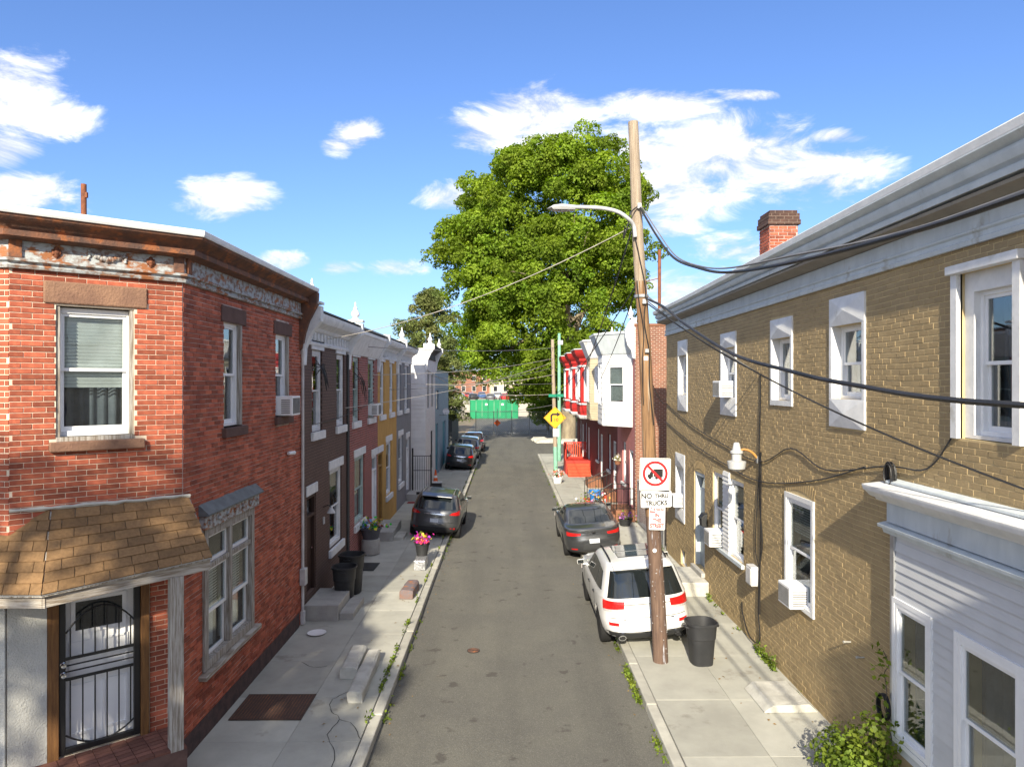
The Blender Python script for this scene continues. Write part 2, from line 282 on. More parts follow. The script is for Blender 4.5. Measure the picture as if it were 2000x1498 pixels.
# ------------------------------------------------------------------ mesh helpers
I4 = Matrix.Identity(4)
def T(x, y, z=0): return Matrix.Translation((x, y, z))
def RZ(a): return Matrix.Rotation(a, 4, 'Z')
def finish(o, parent=None, Mx=None, label=None, cat=None, group=None, kind=None):
    COL.objects.link(o)
    if parent is not None: o.parent = parent
    if Mx is not None: o.matrix_basis = Mx
    if label: o['label'] = label
    if cat: o['category'] = cat
    if group: o['group'] = group
    if kind: o['kind'] = kind
    return o
def empty(name, loc, label, cat, group=None, rz=0.):
    o = bpy.data.objects.new(name, None); o.empty_display_size = .2
    return finish(o, None, T(*loc) @ RZ(rz), label, cat, group)
class MB:
    def __init__(s): s.v = []; s.f = []; s.t = []; s.m = []
    def add(s, vs, fs, t=0., m=0):
        n = len(s.v); s.v += [tuple(p) for p in vs]; s.f += [tuple(i + n for i in f) for f in fs]; s.t += [t] * len(fs); s.m += [m] * len(fs); return s
    def hexa(s, p, t=0., m=0):
        return s.add(p, [(0, 3, 2, 1), (4, 5, 6, 7), (0, 1, 5, 4), (1, 2, 6, 5), (2, 3, 7, 6), (3, 0, 4, 7)], t, m)
    def box(s, x0, x1, y0, y1, z0, z1, t=0., m=0):
        return s.hexa([(x0, y0, z0), (x1, y0, z0), (x1, y1, z0), (x0, y1, z0), (x0, y0, z1), (x1, y0, z1), (x1, y1, z1), (x0, y1, z1)], t, m)
    def poly(s, pts, t=0., m=0): return s.add(pts, [tuple(range(len(pts)))], t, m)
    def prism(s, prof, u0, u1):          # polygon (y,z) extruded along x
        n = len(prof); vs = [(u0, y, z) for y, z in prof] + [(u1, y, z) for y, z in prof]
        fs = [tuple(range(n)), tuple(range(2 * n - 1, n - 1, -1))] + [(i, i + n, (i + 1) % n + n, (i + 1) % n) for i in range(n)]
        return s.add(vs, fs)
    def extr(s, pts, vec):               # 3d polygon extruded by vec
        n = len(pts); a = [Vector(p) for p in pts]; b = [p + Vector(vec) for p in a]
        fs = [tuple(range(n - 1, -1, -1)), tuple(range(n, 2 * n))] + [(i, (i + 1) % n, (i + 1) % n + n, i + n) for i in range(n)]
        return s.add(a + b, fs)
    def tube(s, pts, r, n=6, caps=True, t=0.):
        P = [Vector(p) for p in pts]; k = len(P); rr = r if isinstance(r, (list, tuple)) else [r] * k
        d0 = (P[1] - P[0]).normalized(); up = Vector((0, 0, 1)) if abs(d0.z) < .9 else Vector((1, 0, 0))
        x = d0.cross(up).normalized(); vs = []
        for i in range(k):
            d = (P[min(i + 1, k - 1)] - P[max(i - 1, 0)]).normalized()
            x = (x - d * x.dot(d)).normalized(); y = d.cross(x)
            for j in range(n):
                a = 2 * math.pi * j / n; vs.append(P[i] + (x * math.cos(a) + y * math.sin(a)) * rr[i])
        fs = [(i * n + j, i * n + (j + 1) % n, (i + 1) * n + (j + 1) % n, (i + 1) * n + j) for i in range(k - 1) for j in range(n)]
        if caps: fs += [tuple(range(n - 1, -1, -1)), tuple(range((k - 1) * n, k * n))]
        return s.add(vs, fs, t)
    def lathe(s, prof, n=16, c=(0, 0, 0), sx=1., sy=1., axis='z', ph=0., caps=True, squash=0.):
        vs = []
        for r, z in prof:
            for j in range(n):
                a = 2 * math.pi * j / n + ph; ca, sa = math.cos(a), math.sin(a)
                if squash:
                    e = 1 - squash; ca = math.copysign(abs(ca) ** e, ca); sa = math.copysign(abs(sa) ** e, sa)
                p = (r * ca * sx, r * sa * sy, z)
                if axis == 'x': p = (z, p[0], p[1])
                elif axis == 'y': p = (p[0], z, p[1])
                vs.append((p[0] + c[0], p[1] + c[1], p[2] + c[2]))
        k = len(prof)
        fs = [(i * n + j, i * n + (j + 1) % n, (i + 1) * n + (j + 1) % n, (i + 1) * n + j) for i in range(k - 1) for j in range(n)]
        if caps: fs += [tuple(range(n - 1, -1, -1)), tuple(range((k - 1) * n, k * n))]
        return s.add(vs, fs)
    def grid(s, P, t=0.):
        h = len(P); w = len(P[0])
        return s.add([p for r in P for p in r], [(i * w + j, i * w + j + 1, (i + 1) * w + j + 1, (i + 1) * w + j) for i in range(h - 1) for j in range(w - 1)], t)
    def ball(s, c, r, n=8, m=5, sz=1.):
        prof = [(max(r * math.sin(math.pi * i / m), 1e-4), -r * sz * math.cos(math.pi * i / m)) for i in range(m + 1)]
        return s.lathe(prof, n, c)
    def mesh(s, name, mats, smooth=None, fix=True):
        me = bpy.data.meshes.new(name); me.from_pydata(s.v, [], s.f)
        for x in (mats if isinstance(mats, (list, tuple)) else [mats]): me.materials.append(x)
        if any(s.m): me.polygons.foreach_set('material_index', s.m)
        if any(s.t):
            at = me.attributes.new('tint', 'FLOAT', 'FACE'); at.data.foreach_set('value', s.t)
        if fix and len(s.f) < 60000:
            b = bmesh.new(); b.from_mesh(me); bmesh.ops.recalc_face_normals(b, faces=b.faces); b.to_mesh(me); b.free()
        if smooth:
            me.shade_smooth(); me.set_sharp_from_angle(angle=R(smooth))
        me.update(); return me
    def build(s, name, mats, parent=None, Mx=None, smooth=None, bevel=0., label=None, cat=None, group=None, kind=None, fix=True):
        o = bpy.data.objects.new(name, s.mesh(name, mats, smooth, fix)); finish(o, parent, Mx, label, cat, group, kind)
        if bevel:
            b = o.modifiers.new('b', 'BEVEL'); b.width = bevel; b.segments = 2; b.limit_method = 'ANGLE'; b.angle_limit = R(40)
        return o
def obj(name, mesh, parent=None, Mx=None, **k):
    return finish(bpy.data.objects.new(name, mesh), parent, Mx, **k)
def sweep(mb, path, prof, caps=True):
    """profile (w outward, z) swept along a 2d path with mitred corners; outward is to the right of travel"""
    n = len(path); P = [Vector((p[0], p[1], 0)) for p in path]; rings = []
    for i in range(n):
        d1 = (P[i] - P[i - 1]).normalized() if i else (P[1] - P[0]).normalized()
        d2 = (P[i + 1] - P[i]).normalized() if i < n - 1 else d1
        n1 = Vector((d1.y, -d1.x, 0)); n2 = Vector((d2.y, -d2.x, 0)); mt = (n1 + n2) / (1 + n1.dot(n2))
        rings.append([P[i] + mt * w + Vector((0, 0, z)) for w, z in prof])
    k = len(prof); vs = [p for r in rings for p in r]
    fs = [(i * k + j, i * k + (j + 1) % k, (i + 1) * k + (j + 1) % k, (i + 1) * k + j) for i in range(n - 1) for j in range(k)]
    if caps: fs += [tuple(range(k)), tuple(range(n * k - 1, (n - 1) * k - 1, -1))]
    return mb.add(vs, fs)
def text_mesh(s, size, m, bold=0., narrow=1., depth=.0012):
    cu = bpy.data.curves.new('text', 'FONT'); cu.body = s; cu.size = size; cu.align_x = 'CENTER'; cu.align_y = 'CENTER'; cu.offset = bold; cu.extrude = depth
    o = bpy.data.objects.new('text', cu); COL.objects.link(o); bpy.context.view_layer.update()
    me = bpy.data.meshes.new_from_object(o.evaluated_get(bpy.context.evaluated_depsgraph_get()))
    bpy.data.objects.remove(o); bpy.data.curves.remove(cu)
    me.transform(Matrix.Diagonal((narrow, 1, 1, 1))); me.materials.clear(); me.materials.append(m); return me
def px(x, y=None, D=None, Z=None, X=None):
    """photo pixel to a world point at depth D, on height Z, or on the wall plane X"""
    if X is not None: D = X * FPX / (x - VPX)
    if Z is not None: D = (HC - Z) * FPX / (y - VPY)
    return Vector(((x - VPX) / FPX * D, D, HC - (y - VPY) / FPX * D))
def catenary(a, b, sag, n=18):
    a = Vector(a); b = Vector(b); return [a.lerp(b, i / n) - Vector((0, 0, 4 * sag * (i / n) * (1 - i / n))) for i in range(n + 1)]
def smooth_path(pts, n=6):
    P = [Vector(p) for p in pts]; out = []
    for i in range(len(P) - 1):
        p0 = P[max(i - 1, 0)]; p1 = P[i]; p2 = P[i + 1]; p3 = P[min(i + 2, len(P) - 1)]
        for k in range(n):
            t = k / n; out.append(.5 * ((2 * p1) + (p2 - p0) * t + (2 * p0 - 5 * p1 + 4 * p2 - p3) * t * t + (3 * p1 - p0 - 3 * p2 + p3) * t ** 3))
    return out + [P[-1]]
SIDE_Z = .14

# ================================================================== the setting
KL, KR = -2.06, 2.38            # kerb faces
WL, WR = -4.68, 5.2             # house fronts
LP = []
def setting():
    g = MB(); g.add([(-900, -600, -.05), (900, -600, -.05), (900, 1500, -.05), (-900, 1500, -.05)], [(0, 1, 2, 3)])
    g.build('ground', M_DIRT, kind='structure')
    r = MB(); r.grid([[(x, y, 0) for x in (-40, KL, KR, 40)] for y in (-12, 3.0)]); r.grid([[(x, y, 0) for x in (KL - .02, 0, KR + .02)] for y in (3.0, 55)])
    r.grid([[(x, y, 0) for x in (-4.6, 0, 40)] for y in (55, 66)]); r.grid([[(x, y, 0) for x in (-4.6, 0, 6.5)] for y in (66, 120)])
    r.build('road', M_ASPHALT, kind='structure')
    # pavements: base + single slabs
    for side in (-1, 1):
        x0, x1 = (WL - .05, KL - .19) if side < 0 else (KR + .19, 5.35)
        base = MB().box(min(x0, x1), max(x0, x1), 6.4 if side > 0 else 4.6, 55.2, -.04, SIDE_Z - .012)
        bo = base.build('pavement', M_CONC_OLD, kind='structure'); LP.append(bo)
        ys = [4.62] if side < 0 else [6.42]
        step = [1.55, 1.62, 1.5, 1.58]
        i = 0
        while ys[-1] < 53.5: ys.append(ys[-1] + step[i % 4] * (1 if side < 0 else 1.25)); i += 1
        cols = [(x0, x1)] if side < 0 else [(x0, 3.86), (3.86, x1)]
        if side < 0: cols = [(x0, -3.35), (-3.35, x1)]
        for k in range(len(ys) - 1):
            for ci, (a, b) in enumerate(cols):
                j = .003; rr = 0; dz = [random.uniform(-.002, .002) for _ in range(4)]
                z = SIDE_Z + rr
                m = MB().hexa([(a + j, ys[k] + j, SIDE_Z - .0115), (b - j, ys[k] + j, SIDE_Z - .0115), (b - j, ys[k + 1] - j, SIDE_Z - .0115), (a + j, ys[k + 1] - j, SIDE_Z - .0115),
                               (a + j, ys[k] + j, z + dz[0]), (b - j, ys[k] + j, z + dz[1]), (b - j, ys[k + 1] - j, z + dz[2]), (a + j, ys[k + 1] - j, z + dz[3])])
                m.build('slab', M_CONC, bo, bevel=.004)
        kx0, kx1 = (KL - .18, KL) if side < 0 else (KR, KR + .18)
        ko = MB().box(kx0 + .02, kx1 - .02, 4.6 if side < 0 else 6.4, 55.2, -.04, SIDE_Z - .03).build('kerb', M_CONC_OLD, kind='structure')
        y = 4.6 if side < 0 else 6.4
        while y < 55:
            l = random.choice([1.75, 1.9, 2.05]); e = random.uniform(-.012, .012)
            MB().box(kx0 + .004, kx1 + e * .6, y + .006, min(y + l, 55.2) - .006, -.02, SIDE_Z + .004 + e * .4).build('kerb_stone', M_KERB, ko, bevel=.02); y += l
    # cracks in the left pavement
    for pts in ([(703, 1338), (682, 1347), (659, 1358), (648, 1365), (645, 1374), (650, 1388), (664, 1402), (640, 1432), (655, 1462), (648, 1497)], [(664, 1402), (690, 1412), (704, 1440)], [(590, 1290), (612, 1300), (640, 1298)]):
        P = [px(x, y, Z=SIDE_Z + .006) for x, y in pts]; m = MB(); Q = smooth_path(P, 4); Q = [p + Vector((random.uniform(-.012, .012), random.uniform(-.012, .012), 0)) for p in Q]
        for p, q in zip(Q[:-1], Q[1:]):
            n = Vector((-(q - p).y, (q - p).x, 0)).normalized() * random.uniform(.003, .007); m.add([p + n, p - n, q - n, q + n], [(0, 1, 2, 3)])
        m.build('crack', M_DARKROOF, LP[0])
    # near corner: pavement of the cross street
    MB().box(-30, WL - .06, 4.6, 9.0, -.04, SIDE_Z - .004).build('pavement', M_CONC_OLD, kind='structure')
    MB().box(5.36, 30, 6.4, 6.9, -.04, SIDE_Z - .004).build('pavement', M_CONC_OLD, kind='structure')
    # far dirt verge and raised car park
    MB().box(6.6, 60, 66.2, 140, -.04, .10).build('verge', M_DIRT, kind='structure')
    em = MB(); em.prism([(0, 0), (4, 2.2), (120, 2.6), (120, 0)], -120, 120)
    em.build('embankment', mat('pale_gravel', (.42, .38, .32), .95, (.34, .31, .26), .3, .3, 6), Mx=T(0, 122, -.03), kind='structure')
setting()

# ================================================================== facade kit (local x along the wall, outward is -y, z up)
def wall(parent, F, Wd, z0, z1, holes, m, thick=.24, name='wall'):
    us = sorted({0, Wd, *[max(0, h[0]) for h in holes], *[min(Wd, h[1]) for h in holes]}); zs = sorted({z0, z1, *[h[2] for h in holes], *[h[3] for h in holes]})
    b = MB()
    def inh(u, z): return any(h[0] < u < h[1] and h[2] < z < h[3] for h in holes)
    for i in range(len(us) - 1):
        for j in range(len(zs) - 1):
            a, c, d, e = us[i], us[i + 1], zs[j], zs[j + 1]
            if inh((a + c) / 2, (d + e) / 2): continue
            b.add([(a, 0, d), (c, 0, d), (c, 0, e), (a, 0, e)], [(0, 1, 2, 3)]); b.add([(a, thick, d), (c, thick, d), (c, thick, e), (a, thick, e)], [(3, 2, 1, 0)])
    for h in holes:
        a, c, d, e = h[:4]
        b.add([(a, 0, d), (a, thick, d), (a, thick, e), (a, 0, e)], [(3, 2, 1, 0)]); b.add([(c, 0, d), (c, thick, d), (c, thick, e), (c, 0, e)], [(0, 1, 2, 3)])
        b.add([(a, 0, d), (c, 0, d), (c, thick, d), (a, thick, d)], [(0, 1, 2, 3)]); b.add([(a, 0, e), (c, 0, e), (c, thick, e), (a, thick, e)], [(3, 2, 1, 0)])
    b.add([(0, 0, z0), (0, thick, z0), (0, thick, z1), (0, 0, z1)], [(3, 2, 1, 0)]); b.add([(Wd, 0, z0), (Wd, thick, z0), (Wd, thick, z1), (Wd, 0, z1)], [(0, 1, 2, 3)])
    b.add([(0, 0, z1), (Wd, 0, z1), (Wd, thick, z1), (0, thick, z1)], [(0, 1, 2, 3)])
    return b.build(name, m, parent, F, fix=False)
def lay(u0, u1, z0, z1, holes, course, bl, joint, off=0.):
    out = []; r = 0; z = z0
    while z + course <= z1 + .02:
        a, b = z + joint / 2, min(z + course - joint / 2, z1); mid = (a + b) / 2
        cuts = [(h[0], h[1]) for h in holes if h[2] < mid < h[3]]
        segs = [(u0, u1)]
        for c in cuts: segs = [s for x in segs for s in ((x[0], min(x[1], c[0])), (max(x[0], c[1]), x[1])) if s[1] - s[0] > .02]
        o = ((r % 2) * .5 + off + (.12 if r % 5 == 3 else 0)) * bl
        for s in segs:
            k = math.floor((s[0] - o) / bl)
            while o + k * bl < s[1]:
                p, q = max(s[0], o + k * bl + joint / 2), min(s[1], o + (k + 1) * bl - joint / 2)
                if q - p > .03: out.append((p, q, a, b))
                k += 1
        z += course; r += 1
    return out
_ub = MB(); c_ = .06
_ub.add([(0, 0, 0), (1, 0, 0), (1, 0, 1), (0, 0, 1), (c_ * .4, -1, c_), (1 - c_ * .4, -1, c_), (1 - c_ * .4, -1, 1 - c_), (c_ * .4, -1, 1 - c_)],
        [(4, 5, 6, 7), (0, 1, 5, 4), (1, 2, 6, 5), (2, 3, 7, 6), (3, 0, 4, 7)])
BRICK_MESH = {}
def brick_mesh(m):
    if m.name not in BRICK_MESH: BRICK_MESH[m.name] = _ub.mesh('brick', m, fix=False)
    return BRICK_MESH[m.name]
def bricks(wo, F, root, lst, m_ind, m_stuff, n_ind, proud=.010, wave=0., pick=None, jag=.3):
    """the n_ind bricks that show largest become parts, the rest one stuff part; all are children of the wall"""
    WM = root.matrix_basis @ F; sc = []
    for i, (a, b, c, d) in enumerate(lst):
        p = WM @ Vector(((a + b) / 2, 0, (c + d) / 2)); vx = (p.x / p.y * FPX + VPX) if p.y > .5 else 9e9; vy = VPY - (p.z - HC) / p.y * FPX if p.y > .5 else 9e9
        ok = 0 <= vx <= 2000 and 0 <= vy <= 1498 and (pick is None or pick(vx, vy)) and b - a > .09
        sc.append((0 if ok else 1, (p - Vector((0, 0, HC))).length, i))
    sc.sort(); ind = {i for o, d, i in sc[:n_ind] if o == 0}; st = MB(); bm_ = brick_mesh(m_ind)
    for i, (a, b, c, d) in enumerate(lst):
        pr = proud * random.uniform(1 - jag, 1 + jag); dz = wave * math.sin(a * 1.3 + c * 2.1) + wave * .5 * math.sin(a * 4.1 + c * 3)
        dz2 = wave * math.sin(b * 1.3 + c * 2.1) + wave * .5 * math.sin(b * 4.1 + c * 3)
        if i in ind:
            o = bpy.data.objects.new('brick', bm_); COL.objects.link(o); o.parent = wo; o.location = (a, 0, c + dz); o.scale = (b - a, pr, d - c)
        else:
            e = .0025; h = .004
            st.add([(a, 0, c + dz), (b, 0, c + dz2), (b, 0, d + dz2), (a, 0, d + dz), (a + e, -pr, c + dz + h), (b - e, -pr, c + dz2 + h), (b - e, -pr, d + dz2 - h), (a + e, -pr, d + dz - h)],
                   [(4, 5, 6, 7), (0, 1, 5, 4), (1, 2, 6, 5), (2, 3, 7, 6), (3, 0, 4, 7)], random.uniform(.01, 1))
    if st.v: st.build('brickwork', m_stuff, wo, kind='stuff', fix=False)
def bars(b, u0, u1, z0, z1, w, y0, y1, top=None, bot=None):
    tw = top or w; bw = bot or w
    b.box(u0, u0 + w, y0, y1, z0, z1); b.box(u1 - w, u1, y0, y1, z0, z1); b.box(u0 + w, u1 - w, y0, y1, z1 - tw, z1); b.box(u0 + w, u1 - w, y0, y1, z0, z0 + bw); return b
def blind_part(win, u0, u1, z0, z1, y, m=None, slat=.045):
    b = MB(); n = max(3, int((z1 - z0) / slat))
    for i in range(n):
        z = z1 - (i + 1) * (z1 - z0) / n; b.add([(u0, y + .012, z), (u1, y + .012, z), (u1, y - .012, z + (z1 - z0) / n * .93), (u0, y - .012, z + (z1 - z0) / n * .93)], [(0, 1, 2, 3)])
    b.box(u0, u1, y - .015, y + .02, z1 - .01, z1 + .02)
    b.build('blind', m or M_BLIND, win, fix=False)
def curtain_part(win, u0, u1, z0, z1, y, m=None):
    n = max(8, int((u1 - u0) / .03)); P = []
    for z in (z0, (z0 + z1) / 2, z1): P.append([(u0 + (u1 - u0) * i / n, y + .03 * math.sin(i * 1.35 + .4 * math.sin(i * .7)), z) for i in range(n + 1)])
    MB().grid(P).build('curtain', m or M_CURTAIN, win, smooth=60, fix=False)
def window(house, F, u0, u1, z0, z1, fm=None, fw=.05, rec=.06, split=.5, blind=None, curtain=None, glass=None, sill=None, lintel=None, casing=None, backer=True, name='window'):
    """double hung window in the opening; sill/lintel = (material, height, overhang, projection)"""
    fm = fm or M_VINYL; glass = glass or M_GLASS
    b = bars(MB(), u0, u1, z0, z1, fw, rec, rec + .10); win = b.build(name, fm, house, F, bevel=.004)
    zm = z0 + (z1 - z0) * split; s = .042; a, c = u0 + fw, u1 - fw
    up = bars(MB(), a, c, zm - .02, z1 - fw, s, rec + .025, rec + .055); up.build('sash', fm, win)
    lo = bars(MB(), a, c, z0 + fw, zm + .02, s, rec + .06, rec + .09, bot=s * 1.4); lo.build('sash', fm, win)
    MB().box(a + s, c - s, rec + .038, rec + .044, zm - .02 + s, z1 - fw - s).build('pane', glass, win); MB().box(a + s, c - s, rec + .073, rec + .079, z0 + fw + s, zm + .02 - s).build('pane', glass, win)
    if blind: blind_part(win, a + .01, c - .01, z1 - (z1 - z0) * blind, z1 - fw, rec + .115)
    if curtain: curtain_part(win, a, c, z0 + .02, z1 - .04, rec + .24, curtain)
    if sill: MB().box(u0 - sill[2], u1 + sill[2], -sill[3], .12, z0 - sill[1], z0 - .002).build('sill', sill[0], win, bevel=.008)
    if lintel: MB().box(u0 - lintel[2], u1 + lintel[2], -lintel[3], .06, z1 + .002, z1 + lintel[1]).build('lintel', lintel[0], win, bevel=.008)
    return win
def shell(house, F, Wd, depth, H, m_side, roof_m=None, sides=(1, 1), side_z=None):
    z1 = side_z or H
    if sides[0]: MB().box(0, .2, .241, depth, -.03, z1).build('side_wall', m_side, house, F)
    if sides[1]: MB().box(Wd - .2, Wd, .241, depth, -.03, z1).build('side_wall', m_side, house, F)
    MB().box(.201, Wd - .201, depth - .2, depth - .001, -.03, z1).build('rear_wall', m_side, house, F)
    MB().box(.201, Wd - .201, .245, depth - .201, H - .45, H - .3).build('roof', roof_m or M_DARKROOF, house, F)
    MB().box(.205, Wd - .205, .9, .96, -.03, H - .5).build('partition', M_INT, house, F)
def finial(parent, F, u, y, z, h, m):
    prof = [(.30, 0), (.30, .06), (.22, .09), (.16, .16), (.26, .24), (.29, .34), (.22, .48), (.12, .58), (.15, .63), (.10, .70), (.05, .84), (.07, .90), (.01, 1.0)]
    return MB().lathe([(r * h * .82, q * h) for r, q in prof], 10, (u, y, z)).build('finial', m, parent, F, smooth=50)
def aircon(Wm, u, z, label, w=.5, h=.34, d=.38, out=.30, name='air_conditioner', group='window air conditioners'):
    """Wm: world matrix of the facade; stands out of the wall by `out`"""
    e = empty(name, (0, 0, 0), label, 'air conditioner', group); e.matrix_basis = Wm @ T(u, -out, z)
    MB().box(-w / 2, w / 2, 0, d, 0, h).build('casing', M_VINYL, e, bevel=.015)
    g = MB()
    for i in range(12): g.box(-w / 2 + .03 + i * (w - .06) / 12, -w / 2 + .03 + (i + .55) * (w - .06) / 12, -.006, .001, .04, h - .04)
    g.build('grille', mat('grille_grey', (.20, .20, .20), .6), e)
    for s in (-1, 1):
        g = MB()
        for i in range(7): x = s * (w / 2 + .003); g.box(x - .004, x + .004, .05, d * .6, .05 + i * (h - .1) / 7, .05 + (i + .5) * (h - .1) / 7)
        g.build('vent', mat('grille_grey', (.20, .20, .20), .6), e)
    return e

# ================================================================== corner house (left foreground)
C = Vector((WL, 10.28, 0)); dch = Vector((math.cos(R(40)), math.sin(R(40)), 0)); nch = Vector((dch.y, -dch.x, 0)); CHW = 2.047
B = C - dch * CHW; A = Vector((-14, B.y, 0))
def corner_house():
    H = empty('corner_house', (C.x, C.y, 0), 'red brick corner house with angled corner front and rusted metal cornice', 'house')
    ro = -Vector((C.x, C.y, 0)); YE = 16.25
    def loc(v): return Matrix.Translation(Vector(v) + ro)
    Fs = loc(C) @ RZ(R(90)); Fc = loc(B) @ RZ(R(40)); Ff = loc(A) @ RZ(0)
    LS = YE - C.y
    # side wall along the street
    hs = [(1.50, 2.32, 4.86, 6.62), (4.12, 5.02, 4.92, 6.60), (.66, 2.80, 1.16, 3.36)]
    ws = wall(H, Fs, LS, -.03, 7.1, hs, M_MORTAR_DK)
    bricks(ws, Fs, H, lay(.02, LS, .0, 7.06, [(h[0] - .004, h[1] + .004, h[2] - .17 if i < 2 else h[2] - .13, h[3] + (.28 if i < 2 else .05)) for i, h in enumerate(hs)] + [(.55, 2.95, 3.3, 3.6)], .0705, .225, .0075), M_BRICK_O, M_BRICK_A, 0, .008, jag=.6)
    # angled corner front
    hc = [(.50, 1.42, 4.90, 6.62), (.50, 1.52, .72, 2.86)]
    wc = wall(H, Fc, CHW, -.03, 7.1, hc, M_MORTAR)
    lst = lay(.0, CHW - .0, 2.9, 7.06, [(.496, 1.424, 4.73, 6.63), (.36, 1.58, 6.62, 6.94), (.42, 1.54, 4.70, 4.86)], .0705, .242, .0075)
    lst += lay(1.62, CHW, .0, 2.9, [], .0705, .242, .0075)
    bricks(wc, Fc, H, lst, M_BRICK_O, M_BRICK_A, 300, .008, pick=lambda x, y: y < 1010)
    # cross-street front (only its end shows)
    LF = (B - A).length
    wf = wall(H, Ff, LF, -.03, 7.1, [], M_MORTAR); bricks(wf, Ff, H, lay(LF - 2.4, LF, .0, 7.06, [], .0705, .242, .010, .3), M_BRICK_O, M_BRICK_A, 0, .008)
    MB().box(.03, LS - .25, -.02, -.0, -.02, .46).build('plinth', mat('sooty_plinth', (.05, .035, .035), .9, (.10, .06, .055), 5, .5, 30), H, Fs)
    # shell
    z = 7.1
    sh = MB(); P0 = [A + Vector((.1, .3, 0)), B + Vector((-.05, .32, 0)), C + Vector((-.32, .1, 0)), Vector((WL - .32, YE - .21, 0)), Vector((-14, YE - .21, 0))]
    sh.extr([(p.x, p.y, 6.85) for p in P0], (0, 0, .15)); sh.build('roof', M_DARKROOF, H, loc((0, 0, 0)))
    MB().box(-14, WL - .241, YE - .2, YE, -.03, 7.4).build('side_wall', M_FARBRICK, H, loc((0, 0, 0))); MB().box(-14.2, -14.001, B.y, YE, -.03, 7.4).build('rear_wall', M_FARBRICK, H, loc((0, 0, 0)))
    MB().extr([(B.x - .3, B.y + 1.0, 0), (C.x - 1.0, C.y + .2, 0), (C.x - 1.0, YE - .3, 0), (C.x - 1.06, YE - .3, 0), (C.x - 1.06, C.y + .24, 0), (B.x - .3, B.y + 1.06, 0)], (0, 0, 6.8)).build('partition', M_INT, H, loc((0, 0, 0)))
    # cornice
    path = [(A.x, A.y), (B.x, B.y), (C.x, C.y), (WL, YE - .02)]
    m = MB(); sweep(m, path, [(0, 7.05), (.06, 7.05), (.075, 7.085), (.05, 7.10), (.05, 7.125), (.095, 7.14), (.095, 7.17), (.045, 7.185), (.04, 7.40), (-.02, 7.40), (-.02, 7.05)])
    cor = m.build('cornice', M_RUST, H, loc((0, 0, 0)), smooth=30)
    m = MB(); sweep(m, path, [(-.02, 7.402), (.10, 7.402), (.15, 7.425), (.22, 7.43), (.225, 7.50), (.19, 7.505), (.21, 7.54), (.25, 7.57), (.31, 7.60), (.36, 7.64), (.37, 7.672), (-.02, 7.672)])
    m.build('crown_moulding', M_RUST_DK, cor, smooth=30)
    m = MB(); sweep(m, path, [(-.25, 7.674), (.39, 7.674), (.40, 7.70), (.405, 7.755), (.39, 7.765), (-.25, 7.77)])
    m.build('coping', M_ROOF, cor)
    # frieze corner blocks, ornaments
    for Fm, u in ((Fc, .06), (Fc, CHW - .06), (Fs, .10)):
        MB().box(u - .07, u + .07, -.075, -.04, 7.18, 7.42).build('corner_block', M_RUST_DK, H, Fm, bevel=.006)
    def fleur(u, z, s):
        b = MB()
        for dx, dz, r, q in ((0, .05, .30, 2.0), (-.25, .0, .2, 1.5), (.25, .0, .2, 1.5), (0, -.35, .16, 1.6), (-.3, .25, .14, 1.), (.3, .25, .14, 1.), (0, -.1, .3, .5)):
            b.ball((u + dx * s, -.045, z + dz * s), r * s, 6, 5, q)
        b.build('ornament', M_RUSTY, H, Fc, smooth=60)
    fleur(.50, 7.29, .13); fleur(1.62, 7.29, .13)
    b = MB()
    for i in range(13):
        t = i / 12; b.ball((.88 + t * .40, -.048, 7.33 - .07 * math.sin(math.pi * t) + .012 * (i % 2)), .026 + .014 * math.sin(math.pi * t), 6, 4, 1.1)
    for q in (.86, 1.30):
        for k in range(4): b.ball((q + random.uniform(-.02, .02), -.048, 7.36 - k * .035), .022, 6, 4)
    b.build('ornament', M_RUST, H, Fc, smooth=60)
    # end bracket of the cornice
    MB().prism([(-.02, 6.35), (-.07, 6.4), (-.14, 6.75), (-.22, 7.0), (-.40, 7.35), (-.41, 7.66), (.1, 7.66), (.1, 6.35)], LS - .22, LS - .021).build('cornice_bracket', M_RUST_DK, H, Fs, bevel=.01)
    # windows
    w = window(H, Fc, .50, 1.42, 4.90, 6.60, blind=.62, glass=M_GLASS, fw=.07, rec=.10, split=.52)
    curtain_part(w, .58, 1.34, 4.97, 5.9, .38, M_CURTAIN_DK)
    MB().box(.36, 1.58, -.035, .10, 6.64, 6.93).build('lintel', M_STONE, w, bevel=.02); MB().box(.42, 1.54, -.09, .10, 4.71, 4.84).build('sill', M_STONE, w, bevel=.015)
    MB().box(.502, 1.418, -.01, .12, 4.842, 4.90).build('wood_sill', M_WOODGREY, w)
    for a in (.502, 1.372): MB().box(a, a + .046, .02, .099, 4.90, 6.62).build('jamb', M_WOODGREY, w)
    for k, (a, b_) in enumerate(((1.50, 2.32), (4.12, 5.02))):
        z0, z1 = hs[k][2], hs[k][3]
        w = window(H, Fs, a, b_ - .10, z0 + .02, z1, glass=M_GLASS_R, curtain=M_CURTAIN_DK if k == 0 else None, blind=.5 if k else None, rec=.06)
        MB().box(b_ - .098, b_ - .001, .0, .14, z0 + .02, z1).build('jamb', M_WOODGREY, w)
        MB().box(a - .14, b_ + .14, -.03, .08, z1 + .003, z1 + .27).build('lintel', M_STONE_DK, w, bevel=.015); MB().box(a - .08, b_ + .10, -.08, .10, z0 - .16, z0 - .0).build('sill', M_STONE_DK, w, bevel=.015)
    # big double window on the ground floor, old wooden surround
    w = MB(); bars(w, .66, 2.80, 1.16, 3.36, .14, -.05, .12); w.box(1.66, 1.78, -.04, .11, 1.30, 3.22); w.box(.80, 2.66, -.03, .10, 2.70, 2.78)
    bw = w.build('shop_window', M_WOODGREY, H, Fs, bevel=.008)
